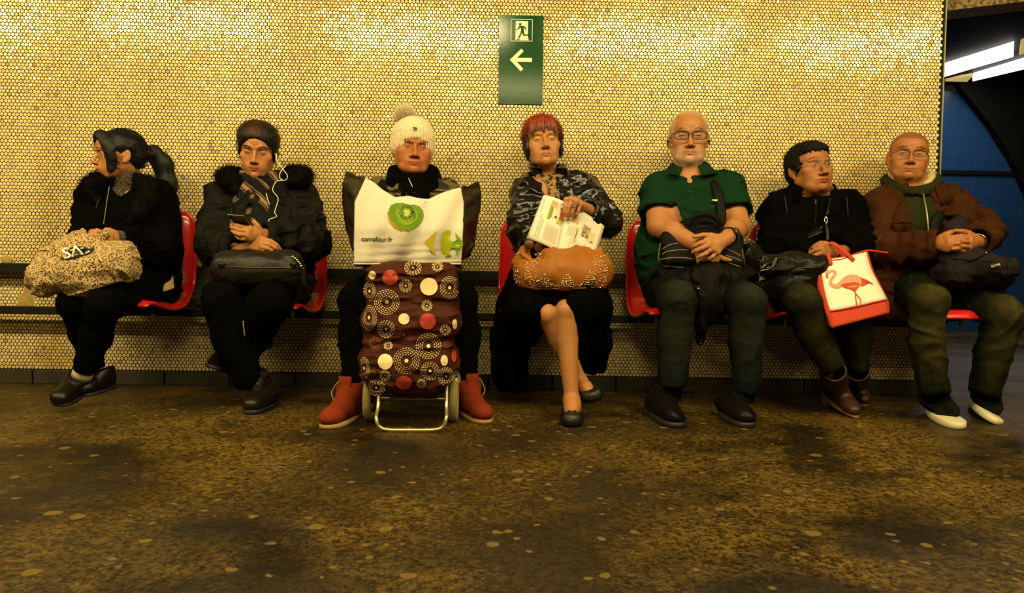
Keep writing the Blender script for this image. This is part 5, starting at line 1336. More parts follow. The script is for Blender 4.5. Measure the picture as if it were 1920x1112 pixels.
    G.chain([W(1293, 322, -.36), W(1297, 343, -.37), W(1301, 366, -.385)], [.030, .016, .003], .005, True, flat=((0, 1, 0), .5))
    folds(G, .010, (10, 10, 14), 44)
    Vp, Qp = G.mesh(1); polo = put('polo_shirt', Vp, Qp, M_polo, t); BASE[polo.name] = BASE[t.name]
    for (h, d), s_ in zip(hems, (sL, sR)):
        a = np.linspace(0, 2*math.pi, 25); fr = frame(d); ring = [h+d*.004+fr[:, 0]*math.cos(q)*.0765+fr[:, 2]*math.sin(q)*.0765 for q in a]
        put('sleeve_band', *tube(ring, (.004, .010), 8, cap=False, up=d), M_polo, polo)
    collar(t, nb+A(-.004, -.026, .052), .067, .022, M_polo, .38, 1.75, .040, rotm(5, 0, -12), tip=1.4)
    for (u, v) in ((1296, 360), (1301, 372)):
        put('button', *sphere(W(u-2, v, -.412), (.005, .002, .005), 10, 5), M_rub, polo)
    # small embroidered badge
    b = W(1340, 376, -.398); crocodile = [(-.013, 0), (-.010, .004), (-.004, .005), (.003, .004), (.008, .006), (.013, .003), (.010, .000), (.012, -.004), (.006, -.002), (.000, -.003), (-.006, -.001)]
    Vb = [b+A(x_, -.0015, z_) for x_, z_ in crocodile]+[b+A(x_, .004, z_) for x_, z_ in crocodile]; n = len(crocodile)
    put('chest_emblem', Vb, [tuple(range(n)), tuple(range(n, 2*n))[::-1]]+[(i, n+i, n+(i+1) % n, (i+1) % n) for i in range(n)], mat('emblem_thread', (.55, .52, .35), .7, .3), polo, smooth=False)
    # jeans, shoes
    hL, hR = W(1248, 540, -.27), W(1346, 540, -.27); kL, kR = W(1270, 561, -.66), W(1402, 567, -.66); aL, aR = W(1262, 722, -.665), W(1400, 733, -.655)
    trousers(t, [hL, hR], [kL, kR], [aL, aR], M_jean, .092, .070, .050, ((.0024, .0045, .0038), (.022, .025, .014)), 'jeans', pe, seed=31, rpel=.20)
    for i, (hx, tx, an) in enumerate((((.648, -.565, .0), (.694, -.835, .0), aL), ((.935, -.55, .0), (.955, -.82, .0), aR))):
        an2 = A(an[0], an[1]+.025, .105)
        P, R, Vs = shoe(t, hx, tx, an2, M_blklea, M_rub, .046, toe_h=.048, sole_t=.020, name='sneaker', ankle_r=.043)
        laces(t, P, R, Vs, M_blkmatte, (.40, .48, .56, .63)); put('sock', *tube([an+A(0, .0, .05), an2-A(0, 0, .03)], [.038, .037], 14), M_blkfab, t)
    # watch and ring
    ax = nrm(W(1350, 452, -.55)-W(1385, 430, -.40)); fr = frame(ax); c = wR*.80+eR*.20
    ring = [c+fr[:, 0]*math.cos(q)*.0345+fr[:, 2]*math.sin(q)*.0345 for q in np.linspace(0, 2*math.pi, 25)]
    wt = put('wrist_watch', *tube(ring, (.0022, .010), 8, cap=False, up=ax), M_blklea, t); BASE[wt.name] = BASE[t.name]
    nn = nrm(A(.25, -.9, .25)); nn = nrm(nn-ax*(nn @ ax)); put('dial', *tube([c+nn*.034, c+nn*.043], [.0185, .0165], 20), M_rub, wt); put('dial_face', *tube([c+nn*.0425, c+nn*.0436], [.0130, .0128], 20), mat('watch_face', (.06, .05, .03), .2, .5), wt)
    rr = W(1329, 471, -.596); fd = nrm(W(1322, 476, -.598)-W(1336, 467, -.588)); fr = frame(fd)
    put('finger_ring', *tube([rr+fr[:, 0]*math.cos(q)*.0098+fr[:, 2]*math.sin(q)*.0098 for q in np.linspace(0, 2*math.pi, 17)], .0014, 6, cap=False), M_gold, t)
    return p
person5()
# ------------------------------------------------------------------ woman in the black coat holding the flamingo bag
M_coat6 = mat('black_fleece', (.0018, .0018, .0014), .95, .02, bump=[(260, .4), (30, .3)])
M_bscarf = mat('brown_print_scarf', (.12, .045, .022), .9, .2, bump=[(200, .3)], var=(70, (.32, .17, .09), .5, .62))
M_boot6 = mat('brown_leather', (.030, .012, .006), .45, .45, bump=[(90, .25)])
M_heel = mat('stacked_heel', (.14, .075, .03), .6, .3)
def person6():
    p = Person(W(1540, 790, -.55)*A(1, 1, 0), 'woman with short dark hair and spectacles in black coat, looking up to the right')
    t = p.t
    p.head(W(1518, 317, -.25), rotm(-6, -4, 13), .97, wid=1.08, jaw=1.12, cheek=.75, nose=.85, nosew=1.3, up=.0028, lo=-.0042, lip=1.35, jowl=1.25, gaze=(12, -8), mouthw=1.05, smile=-.001)
    nb = W(1518, 375, -.20); ch = W(1524, 430, -.23); be = W(1524, 485, -.25); pe = W(1528, 540, -.24)
    sh = [W(1459, 396, -.21), W(1586, 394, -.20)]; el = [W(1452, 462, -.33), W(1606, 462, -.31)]; wr = [W(1535, 476, -.46), W(1574, 474, -.47)]
    y0 = -.52
    hd = (wr[1], [W(1541, 460, y0), W(1540, 467, y0-.010), W(1542, 474, y0-.012), W(1548, 481, y0-.006)],
          [[W(1531, 461, y0-.010), W(1525, 464, y0-.004), W(1522, 467, y0+.012)], [W(1528, 469, y0-.022), W(1520, 474, y0-.012), W(1518, 478, y0+.004)], [W(1531, 478, y0-.024), W(1524, 481, y0-.014), W(1522, 484, y0+.004)], [W(1540, 486, y0-.016), W(1533, 488, y0-.008), W(1531, 489, y0+.006)]],
          [W(1560, 463, -.50), W(1548, 457, -.515), W(1538, 456, -.515), W(1528, 460, -.505)], 1.0, .026)
    V, Q = body(p, nb, ch, pe, sh, el, wr, [hd], [W(1543, 472, -.52)], .055, .042, .12, .003, .075)
    col = p.paint(V, (.36, .150, .055), (.30, .085, .050), blush=.25, lids=(.25, .10, .045, .5))
    put('body', V, Q, M_skin, t, col=col); p.eyes((.03, .018, .01)); p.brows(V, (.03, .015, .008), .6, n=90, seed=6, arch=.008, z0=.024)
    p.glasses((.45, .38, .25), w=.0225, h=.0135, cx=.0305, z=-.001, th=.0011, rimless=True, label='thin pale metal spectacles')
    # short curly hair
    H = Field(p.C-.16, p.C+.16, .004); E = lambda c, r, k, sub=False: H.ell(p.L(*c), np.array(r)*p.sc*np.array([p.k['wid'], 1, 1]), k, p.R, sub)
    E((0, .020, .040), (.084, .098, .085), .01); E((0, .055, -.010), (.074, .055, .062), .02)
    for sg in (-1, 1): E((sg*.070, -.012, .012), (.014, .026, .034), .012)
    E((0, -.035, .080), (.062, .054, .034), .02); E((0, -.108, -.012), (.060, .060, .068), .012, True)
    for sg in (-1, 1): E((sg*.088, .008, -.022), (.022, .024, .026), .008, True)
    folds(H, .006, (70, 70, 70), 3); Vh, Qh = H.mesh(0); MH = mat('black_curly_hair', (.006, .0045, .003), .6, .12, bump=[(220, .5)])
    hr = put('hair', Vh, Qh, MH, t); curls(p, Vh, Qh, p.Lo(Vh)[:, 1] > -.055, 2600, .008, .0009, MH, 4, 1.6, name='hair_curls')
    put('earring', *sphere(p.L(.080, .0, -.044), .004, 8, 6), M_chrome, t); put('earring', *sphere(p.L(-.080, .0, -.044), .004, 8, 6), M_chrome, t)
    def ex(F): F.cone(W(1500, 520, -.30), W(1470, 560, -.40), .10, .06, .05, flat=((0, 0, 1), 1.4)); F.cone(W(1560, 520, -.30), W(1600, 545, -.40), .10, .06, .05, flat=((0, 0, 1), 1.4))
    jk, Vj, Qj = jacket(t, nb, ch, be, pe, sh, el, wr, M_coat6, (.165, .19, .19), (.074, .068, .050), 1.35, 'coat', .007, 22, 60, (p.L(0, .02, -.09), nb+A(0, -.005, .01), .072, .078), True, (.009, (9, 9, 10)), ex)
    collar(jk, nb+A(0, -.018, .030), .084, .036, M_coat6, .95, 1.50, .055, rotm(8, 0, 8), 'coat_collar', .007, tip=1.4)
    rng = np.random.default_rng(4); g = []
    sc = Field(nb-.16, nb+.16, .0045)
    for k in range(2):
        a = np.linspace(0, 2*math.pi, 15); sc.chain([nb+A(math.sin(q)*.072, -math.cos(q)*.074-.014, .052-.018*math.cos(q)*(-1)-k*.022-.03*max(0, math.cos(q))) for q in a], [.017]*15, .008)
    sc.chain([nb+A(0, -.075, -.01), nb+A(.012, -.10, -.035)], [.02, .016], .01); folds(sc, .004, (40, 40, 40), 8); Vs, Qs = sc.mesh(1); put('scarf', Vs, Qs, M_bscarf, t)
    put('zip', *tube(crom([W(1529, 372, -.345), W(1530, 392, -.36), W(1529, 420, -.372), W(1531, 446, -.385)], 10), (.003, .002), 6), M_blkmatte, jk)
    put('zip_pull', *boxm(W(1529.5, 379, -.352), (.003, .002, .010), bev=.001), mat('zip_metal'), jk)
    for u0, u1 in ((1471, 1477), (1587, 1590)): put('piping', *tube(crom([W(u0, 368, -.30), W((u0+u1)/2+1, 392, -.315), W(u1, 418, -.32)], 8), .002, 5), mat('dark_piping', (.018, .015, .009), .5, .3), jk)
    put('sleeve_tab', *boxm(W(1605, 399, -.262), (.002, .003, .008)), M_cream, jk, smooth=False)
    hip = [W(1490, 540, -.25), W(1568, 540, -.25)]; kn = [W(1503, 566, -.60), W(1602, 572, -.57)]; an = [W(1560, 690, -.58), W(1608, 690, -.52)]
    trousers(t, hip, kn, an, M_jeang, .085, .066, .046, ((.0028, .0038, .0016), (.032, .028, .008)), 'jeans', pe, .003, 66, .16, shin=1.1)
    # ankle boots with block heels
    def zipper(P, R): return None
    to = GND(1607, 786); he = GND(1549, 756)+A(0, 0, .0); he[2] = .045
    P, R, Vs = shoe(t, he, to, an[0]+A(.008, -.005, -.01), M_boot6, M_heel, .043, toe_h=.046, sole_t=.008, name='ankle_boot', ankle_r=.046, point=.08)
    put('boot_heel', *cat_mesh([tube([P(0, .12, .006), A(*(P(0, .10, 0)[:2]), .001)], [.032, .026], 14)]), M_heel, t, smooth=False)
    put('boot_zip', *tube([P(-.040, .30, .05), P(-.036, .26, .10), P(-.034, .22, .135)], .003, 5), M_gold, t)
    to = GND(1622, 764); he = GND(1590, 742); he[2] = .045
    P, R, Vs = shoe(t, he, to, an[1]+A(0, -.005, -.01), M_boot6, M_heel, .043, toe_h=.046, sole_t=.008, name='ankle_boot', ankle_r=.046, point=.08)
    put('boot_heel', *tube([P(0, .12, .006), A(*(P(0, .10, 0)[:2]), .001)], [.032, .026], 14), M_heel, t, smooth=False)
    return p
person6()
# ------------------------------------------------------------------ man in the brown jacket
M_brown = mat('brown_canvas', (.046, .0145, .0042), .85, .06, bump=[(300, .35), (35, .4)], var=(14, (.030, .009, .003), .4, .65))
M_hood = mat('green_jersey', (.018, .021, .006), .9, .06, bump=[(300, .3), (40, .3)])
M_hoodin = mat('cream_fleece', (.48, .40, .20), .95, .2, bump=(200, .6))
M_sneak = mat('black_suede', (.005, .0045, .003), .85, .08, bump=(300, .2))
M_white = mat('white_rubber', (.62, .56, .34), .5, .4)
def person7():
    p = Person(W(1780, 800, -.6)*A(1, 1, 0), 'man in brown jacket over green hoodie, spectacles, hands clasped on a backpack')
    t = p.t
    p.head(W(1703, 294, -.20), rotm(-2, 5, -22), .98, wid=1.06, jaw=1.12, cheek=.7, nose=.9, nosew=1.1, up=.0018, lo=-.0040, lip=.72, jowl=1.1, smile=-.0015, mouthw=.92)
    nb = W(1708, 356, -.17); ch = W(1714, 425, -.22); be = W(1722, 490, -.25); pe = W(1735, 550, -.24)
    sh = [W(1648, 392, -.19), W(1782, 384, -.19)]; el = [W(1652, 465, -.33), W(1846, 436, -.32)]; wr = [W(1752, 459, -.475), W(1834, 452, -.475)]
    y0 = -.53
    hR = (wr[0], [W(1778, 447, y0), W(1780, 453, y0-.012), W(1780, 460, y0-.014), W(1777, 467, y0-.008)],
          [[W(1793, 444, y0-.014), W(1802, 442, y0-.012), W(1809, 442, y0-.004)], [W(1797, 452, y0-.030), W(1809, 453, y0-.026), W(1819, 455, y0-.014)], [W(1797, 461, y0-.030), W(1808, 462, y0-.026), W(1817, 463, y0-.014)], [W(1794, 469, y0-.020), W(1805, 470, y0-.018), W(1814, 470, y0-.010)]],
          [W(1764, 446, -.50), W(1774, 440, -.515), W(1783, 436, -.52), W(1793, 435, -.52)], 1.10, .028)
    hL = (wr[1], [W(1818, 446, y0), W(1818, 453, y0-.006), W(1818, 460, y0-.006), W(1815, 467, y0)],
          [[W(1805, 447, y0-.022), W(1796, 448, y0-.026), W(1789, 450, y0-.020)], [W(1805, 457, y0-.014), W(1796, 457, y0-.034), W(1789, 457, y0-.028)], [W(1804, 466, y0-.016), W(1795, 466, y0-.032), W(1787, 467, y0-.026)], [W(1805, 473, y0-.006), W(1798, 474, y0-.012), W(1792, 474, y0-.008)]],
          [W(1826, 444, -.50), W(1816, 437, -.515), W(1804, 434, -.522), W(1790, 433, -.53)], 1.05, .027)
    V, Q = body(p, nb, ch, pe, sh, el, wr, [hR, hL], [W(1793, 456, -.53)], .060, .045, .13, .0028, .09)
    def hm(x, y, z, V):
        f = .064-.9*np.clip(np.abs(x)-.045, 0, 1); a = np.clip((z-f)/.008, 0, 1)*np.clip((y+.095)/.01, 0, 1)
        b = np.clip((y+.035)/.010, 0, 1)*np.clip((z-.010+.4*np.clip(y, 0, .1))/.015, 0, 1); return np.clip(np.maximum(a, b)*(.55+.35*vnoise(V*420, 3)), 0, .75)
    col = p.paint(V, (.40, .165, .058), (.36, .12, .060), hm, (.085, .040, .015), stubble=(.16, .075, .03, .30), blush=.4)
    put('body', V, Q, M_skin, t, col=col); p.eyes((.05, .05, .045)); p.brows(V, (.10, .05, .02), .8, n=120, seed=7, arch=.004)
    p.glasses((.03, .025, .022), w=.0235, h=.0118, cx=.0315, z=-.003, th=.0013, label='narrow dark wire spectacles')
    q = p.Lo(V); x, y, z = q.T; m = (hm(x, y, z, V) > .3) & (np.abs(z) < .13) & (np.abs(x) < .1)
    curls(p, V, Q, m, 1800, .0045, .0004, mat('cropped_brown_hair', (.06, .03, .012), .6, .3), 3, .2)
    # jacket, open at the front over the hoodie
    bear = rotm(0, 0, -18)
    def ex(F):
        F.cone(W(1655, 490, -.27), W(1668, 580, -.36), .075, .050, .04, wr=(.006, 12, 22, 3), flat=((0, 1, 0), 1.5))
        F.cone(W(1665, 575, -.36), W(1690, 588, -.40), .045, .030, .03, flat=((0, 1, 0), 1.5))
        for i in range(2): F.cone(wr[i]*.9+el[i]*.1, wr[i], .058, .060, .01)
    def op(F): F.chain([W(1722, 355, -.31), W(1733, 385, -.35), W(1740, 420, -.37), W(1748, 470, -.40)], [.06, .06, .062, .06], .01, True)
    jk, Vj, Qj = jacket(t, nb, ch, be, pe, sh, el, wr, M_brown, (.170, .180, .17), (.072, .068, .055), 1.35, 'jacket', .008, 24, 70, (p.L(0, .02, -.09), nb+A(0, 0, .01), .080, .085), True, (.011, (11, 11, 9)), ex, cuts=(op,))
    G = Field(np.min([nb, pe, ch], 0)-.2, np.max([nb, ch], 0)+.12, .007)
    G.cone(nb+A(0, -.015, -.08), ch, .125, .155, .05, flat=((0, 1, 0), 1.35)); G.cone(ch, pe, .158, .16, .05, flat=((0, 1, 0), 1.32)); folds(G, .006, (14, 14, 5), 4)
    Vh, Qh = G.mesh(1); hd = put('hooded_top', Vh, Qh, M_hood, t); BASE[hd.name] = BASE[t.name]
    for nm, mm, rr, tk, z0, aa in (('hood', M_hood, .112, .027, .050, .30), ('hood_lining', M_hoodin, .086, .019, .072, .8)):
        Hh = Field(nb-.2, nb+.2, .005); Rz = rotm(0, 0, -20); pts = []
        for q in np.linspace(aa, 2*math.pi-aa, 19):
            f = (1-math.cos(q))/2; pts.append(nb+Rz @ A(math.sin(q)*rr*(.55+.45*f**.5), -math.cos(q)*rr-.02, z0-.075*(1-f)**1.5+.012*f))
        Hh.chain(pts, [tk*(.75+.25*math.sin(i/18*math.pi)) for i in range(19)], .012); folds(Hh, .004, (30, 30, 30), 6); put(nm, *Hh.mesh(1), mm, hd)
    put('zip', *tube(crom([W(1731, 362, -.315), W(1738, 400, -.365), W(1742, 440, -.385), W(1745, 470, -.40)], 12), (.004, .002), 6), mat('zip_metal', (.20, .18, .10), .4, .5, metal=.5), hd)
    collar(jk, nb+A(0, -.02, .000), .112, .018, M_brown, .55, 1.36, .050, rotm(10, 0, -18), 'jacket_collar', .007, tip=1.5)
    for (u, v, dy, w) in ((1693, 412, -.395, .034), (1786, 398, -.372, .036)):
        c = W(u, v, dy); Rr = rotm(-6, 0, -26 if u < 1750 else -2)
        put('pocket_flap', *boxm(c, (w, .006, .017), Rr, .004), M_brown, jk, smooth=False); put('pocket_button', *sphere(c+Rr @ A(0, -.0075, -.006), (.006, .003, .006), 10, 5), M_rub, jk)
    for i in range(2):
        d = nrm(wr[i]-el[i]); fr = frame(d); put('cuff', *tube([wr[i]+d*.002+fr[:, 0]*math.cos(a)*.056+fr[:, 2]*math.sin(a)*.056 for a in np.linspace(0, 2*math.pi, 25)], (.004, .016), 8, cap=False, up=d), M_brown, jk)
    fr = frame(nrm(wr[1]-el[1])); wt = put('wrist_watch', *tube([wr[1]+nrm(wr[1]-el[1])*.016+fr[:, 0]*math.cos(a)*.033+fr[:, 2]*math.sin(a)*.033 for a in np.linspace(0, 2*math.pi, 21)], (.002, .008), 6, cap=False, up=nrm(wr[1]-el[1])), M_chrome, t)
    hip = [W(1700, 538, -.25), W(1785, 538, -.25)]; kn = [W(1738, 566, -.63), W(1884, 590, -.58)]; an = [W(1752, 734, -.63), W(1846, 738, -.56)]
    trousers(t, hip, kn, an, M_jeang, .085, .068, .050, ((.0042, .006, .0024), (.062, .050, .012)), 'jeans', pe, .005, 77, .17)
    # skate shoes with pale soles
    he, to = GND(1744, 772), GND(1797, 806); an1 = A(an[0][0]+.0, an[0][1]+.02, .095)
    P, R, Vs = shoe(t, he, to, an1, M_sneak, M_white, .047, toe_h=.046, sole_t=.024, name='sneaker', ankle_r=.043); laces(t, P, R, Vs, M_sneak, (.42, .50, .58, .65), w=.016)
    put('side_label', *boxm(P(-.046, .40, .040), (.003, .010, .004), R), mat('label_grey', (.30, .26, .15), .6, .3), t, smooth=False)
    he, to = GND(1822, 762)+A(0, 0, .008), GND(1862, 797)+A(0, 0, .004); an2 = A(an[1][0]+.015, an[1][1]+.01, .10)
    P, R, Vs = shoe(t, he, to, an2, M_sneak, M_white, .046, toe_h=.046, sole_t=.024, name='sneaker', ankle_r=.042, up=nrm(A(.55, .0, 1))); laces(t, P, R, Vs, M_sneak, (.42, .50, .58), w=.016)
    return p
person7()
# ------------------------------------------------------------------ things held, worn on the lap or standing on the floor
class Front:
    """front-most surface of a mesh as seen along +Y: world point for a photo pixel, sitting on that surface"""
    def __init__(s, V, bin=.006):
        s.b = bin; s.x0, s.z0 = V[:, 0].min(), V[:, 2].min()
        nx, nz = int((V[:, 0].max()-s.x0)/bin)+2, int((V[:, 2].max()-s.z0)/bin)+2; G = np.full((nx, nz), 9.0)
        ix, iz = ((V[:, 0]-s.x0)/bin).astype(int), ((V[:, 2]-s.z0)/bin).astype(int); np.minimum.at(G, (ix, iz), V[:, 1])
        for _ in range(6):
            h = G > 8
            if not h.any(): break
            P = np.pad(G, 1, constant_values=9.0); st = np.stack([P[1+a:P.shape[0]-1+a, 1+b:P.shape[1]-1+b] for a in (-1, 0, 1) for b in (-1, 0, 1)]); w = (st < 8); m = np.where(w.any(0), (st*w).sum(0)/np.maximum(w.sum(0), 1), 9.0); G = np.where(h, m, G)
        s.G = G; s.ym = np.median(V[:, 1])
    def y(s, x, z):
        fx, fz = (x-s.x0)/s.b-.5, (z-s.z0)/s.b-.5; i = int(min(max(fx, 0), s.G.shape[0]-2)); j = int(min(max(fz, 0), s.G.shape[1]-2)); a, b = min(max(fx-i, 0), 1), min(max(fz-j, 0), 1)
        g = s.G[i:i+2, j:j+2]
        if (g > 8).any(): return float(g.min()) if g.min() < 8 else s.ym
        return float(g[0, 0]*(1-a)*(1-b)+g[1, 0]*a*(1-b)+g[0, 1]*(1-a)*b+g[1, 1]*a*b)
    def at(s, u, v, off=.0012):
        y = s.ym
        for _ in range(4): p = W(u, v, y); y = s.y(p[0], p[2])
        return W(u, v, y-off)
def film(name, polys, at, m, parent, sub=1, label=None):
    """flat print: polygons in photo pixels laid on a surface; at(u,v)->point"""
    parts = []
    for P in polys:
        P = np.array(P, float); c = P.mean(0); n = len(P)
        if sub == 0:
            from mathutils.geometry import tessellate_polygon
            parts.append(([at(*q) for q in P], [tuple(f)[::-1] for f in tessellate_polygon([[Vector((q[0], q[1], 0)) for q in P]])])); continue
        V = [at(*c)]+[at(*(c+(q-c)*f)) for f in ((.5, 1.0) if sub else (1.0,)) for q in P]
        F = [(0, 1+(i+1) % n, 1+i) for i in range(n)]
        if sub: F += [(1+i, 1+(i+1) % n, 1+n+(i+1) % n, 1+n+i) for i in range(n)]
        parts.append((V, F))
    return put(name, *cat_mesh(parts), m, parent, smooth=True, label=label)
def strip(pts, w):
    """polygon quads of a stroked polyline in pixels; w scalar or list"""
    P = np.array(pts, float); ww = np.broadcast_to(w, len(P)); T = np.gradient(P, axis=0); T /= np.maximum(np.linalg.norm(T, axis=1), 1e-6)[:, None]; Nn = np.stack([-T[:, 1], T[:, 0]], 1)*(np.asarray(ww)/2)[:, None]
    return [[P[i]-Nn[i], P[i]+Nn[i], P[i+1]+Nn[i+1], P[i+1]-Nn[i+1]] for i in range(len(P)-1)]
def text2d(txt):
    """flat triangulated lettering, width normalised to 1, as (verts2d, faces)"""
    cu = bpy.data.curves.new('lettering', 'FONT'); cu.body = txt; cu.resolution_u = 3
    o = bpy.data.objects.new('lettering', cu); COL.objects.link(o); bpy.context.view_layer.update()
    me = bpy.data.meshes.new_from_object(o.evaluated_get(bpy.context.evaluated_depsgraph_get()))
    V = np.array([v.co[:2] for v in me.vertices]); F = [tuple(p.vertices) for p in me.polygons]
    bpy.data.objects.remove(o); bpy.data.curves.remove(cu); bpy.data.meshes.remove(me)
    w = V[:, 0].max()-V[:, 0].min(); return (V-np.array([V[:, 0].min(), 0]))/w, F
def lettering(name, txt, at, o, ex, m, parent, asp=1.0, bold=0.0):
    """text from pixel origin o along pixel vector ex"""
    V, F = text2d(txt); ex = np.array(ex, float); ey = np.array([ex[1], -ex[0]])*asp; P = []
    reps = [(0, 0)] if not bold else [(0, 0), (bold, 0), (0, bold), (-bold, 0)]
    parts = []
    for dx, dy in reps: parts.append(([at(*(np.array(o)+ex*(a+dx)+ey*(b+dy))) for a, b in V], F))
    return put(name, *cat_mesh(parts), m, parent, smooth=False)

# ---- leopard-print bag on the first woman's lap
def leopard_nodes(nt, b, co):
    N, L = nt.nodes, nt.links
    v = N.new('ShaderNodeTexVoronoi'); v.inputs['Scale'].default_value = 150; L.new(co, v.inputs['Vector'])
    r = N.new('ShaderNodeValToRGB'); e = r.color_ramp; e.interpolation = 'CONSTANT'; e.elements[0].position = 0; e.elements[0].color = (.05, .025, .010, 1); e.elements[1].position = .44; e.elements[1].color = (.46, .32, .135, 1)
    n = N.new('ShaderNodeTexNoise'); n.inputs['Scale'].default_value = 160; L.new(co, n.inputs['Vector']); m = N.new('ShaderNodeMath'); m.operation = 'MULTIPLY_ADD'; m.inputs[1].default_value = .55; m.inputs[2].default_value = -.25; L.new(n.outputs[0], m.inputs[0])
    ad = N.new('ShaderNodeMath'); L.new(v.outputs['Distance'], ad.inputs[0]); L.new(m.outputs[0], ad.inputs[1]); L.new(ad.outputs[0], r.inputs[0]); L.new(r.outputs[0], b.inputs['Base Color'])
M_leop = mat('leopard_print_cloth', (.5, .4, .2), .8, .25, bump=[(18, .4)], nodes=leopard_nodes)
M_ink = mat('black_print', (.008, .007, .006), .6, .3); M_wink = mat('white_print', (.80, .74, .58), .6, .3)
def leopard_bag():
    F = Field(W(40, 570, -.62)-.09, W(270, 420, -.62)+.13, .0052)
    F.chain([W(85, 520, -.62), W(150, 515, -.64), W(222, 492, -.60)], [.062, .070, .070], .04, flat=((0, 1, 0), 1.15))
    F.chain([W(100, 485, -.57), W(150, 468, -.55), W(205, 478, -.55)], [.055, .055, .050], .05); F.ell(W(80, 525, -.61), (.045, .06, .055), .03); F.cone(W(235, 470, -.56), W(244, 505, -.58), .03, .035, .03)
    F.chain([W(130, 460, -.50), W(146, 445, -.50), W(155, 437, -.49)], [.040, .022, .010], .02); F.chain([W(185, 462, -.535), W(192, 447, -.54), W(201, 433, -.53)], [.020, .011, .009], .012)
    folds(F, .010, (14, 14, 22), 7); V, Q = F.mesh(1)
    o = put('leopard_print_bag', V, Q, M_leop, label='leopard print cloth bag with black and white lettering on the lap', cat='bag'); BASE[o.name] = BASE[o.name]
    fr = Front(V); z = lambda X, Y: (50+X/7.94, 420+Y/7.94)
    film('printed_panel', [[z(505, 520), z(560, 440), z(620, 405), z(760, 400), z(900, 370), z(1010, 355), z(985, 400), z(890, 455), z(700, 510), z(580, 535)], [z(615, 385), z(650, 350), z(760, 328), z(880, 335), z(870, 360), z(760, 385)]], lambda u, v: fr.at(u, v, .007), M_ink, o)
    at2 = lambda u, v: fr.at(u, v, .0095)
    lettering('printed_lettering', 'SA', at2, z(560, 520), np.array(z(845, 450))-np.array(z(560, 520)), M_wink, o, .85, .018)
    film('printed_lettering', [[z(868, 430), z(930, 395), z(945, 405), z(890, 445)], [z(640, 385), z(720, 365), z(715, 385), z(650, 398)], [z(790, 355), z(850, 345), z(845, 372), z(800, 375)]], at2, M_wink, o)
leopard_bag()

# ---- phone
def phone():
    R = frame(nrm(W(474, 421, -.535)-W(439, 418, -.515)), (0, .5, 1)); c = W(456, 421, -.522); t = thing('smartphone', c, 'black smartphone held by the woman in the padded coat', 'phone')
    X, Yv, Z = R.T; Rb = np.stack([Yv, np.cross(nrm(A(.05, .50, .86)), Yv), nrm(A(.05, .50, .86))], 1)
    put('case', *boxm(c, (.036, .066, .0045), Rb, .003), M_rub, t, smooth=False); put('screen', *boxm(c+Rb @ A(0, 0, .0046), (.033, .060, .0004), Rb), mat('phone_screen', (.02, .02, .018), .06, .5), t, smooth=False)
    put('edge_band', *boxm(c, (.0364, .0664, .0012), Rb, .0005), mat('phone_edge', (.45, .36, .18), .3, .5, metal=.7), t, smooth=False)
phone()

# ---- black handbag with tassel
def handbag2():
    F = Field(W(395, 560, -.62)-.09, W(570, 460, -.55)+.09, .0055); a, b = W(430, 507, -.58), W(540, 507, -.57)
    F.cone(a, b, .068, .066, .03, flat=((0, 1, 0), 1.25)); F.cone(W(424, 488, -.55), W(545, 488, -.54), .036, .036, .04); F.ell(W(418, 500, -.57), (.028, .05, .05), .02); F.ell(W(552, 500, -.56), (.028, .05, .05), .02)
    folds(F, .005, (10, 10, 18), 4); V, Q = F.mesh(1); o = put('handbag', V, Q, mat('soft_black_leather', (.008, .0065, .003), .42, .26, bump=[(50, .2), (200, .12)]), label='soft black leather handbag on the lap of the woman with the phone', cat='bag'); fr = Front(V); z = lambda X, Y: (390+X/6.95, 400+Y/6.95)
    put('piping', *tube([fr.at(*z(X, Y), .002) for X, Y in ((185, 703), (350, 700), (550, 708), (800, 712), (1080, 708), (1150, 680))], .0024, 6), mat('bag_seam', (.04, .03, .012), .4, .4), o)
    for X in (170, 1110): put('handle_tab', *sphere(fr.at(*z(X, 665), .004), (.016, .010, .012), 10, 7), mat('soft_black_leather'), o)
    ch = [fr.at(*z(X, Y), .008) for X, Y in ((1105, 570), (1135, 590), (1160, 610), (1180, 635), (1200, 660), (1215, 690), (1235, 720))]
    for i, q in enumerate(ch): put('chain_charm', *sphere(q, (.0045, .003, .0055), 8, 6, rotm(0, 40*i, 20)), M_gold, o)
    rng = np.random.default_rng(2); r = np.tile(ch[-1], (60, 1))+rng.normal(size=(60, 3))*.003; v, f = strands(r, np.tile(A(.12, -.05, -1), (60, 1))+rng.normal(size=(60, 3))*.06, .085, .0014, rng, 3, .05, 0); put('tassel', v, fix_tris(f), mat('soft_black_leather'), o)
handbag2()

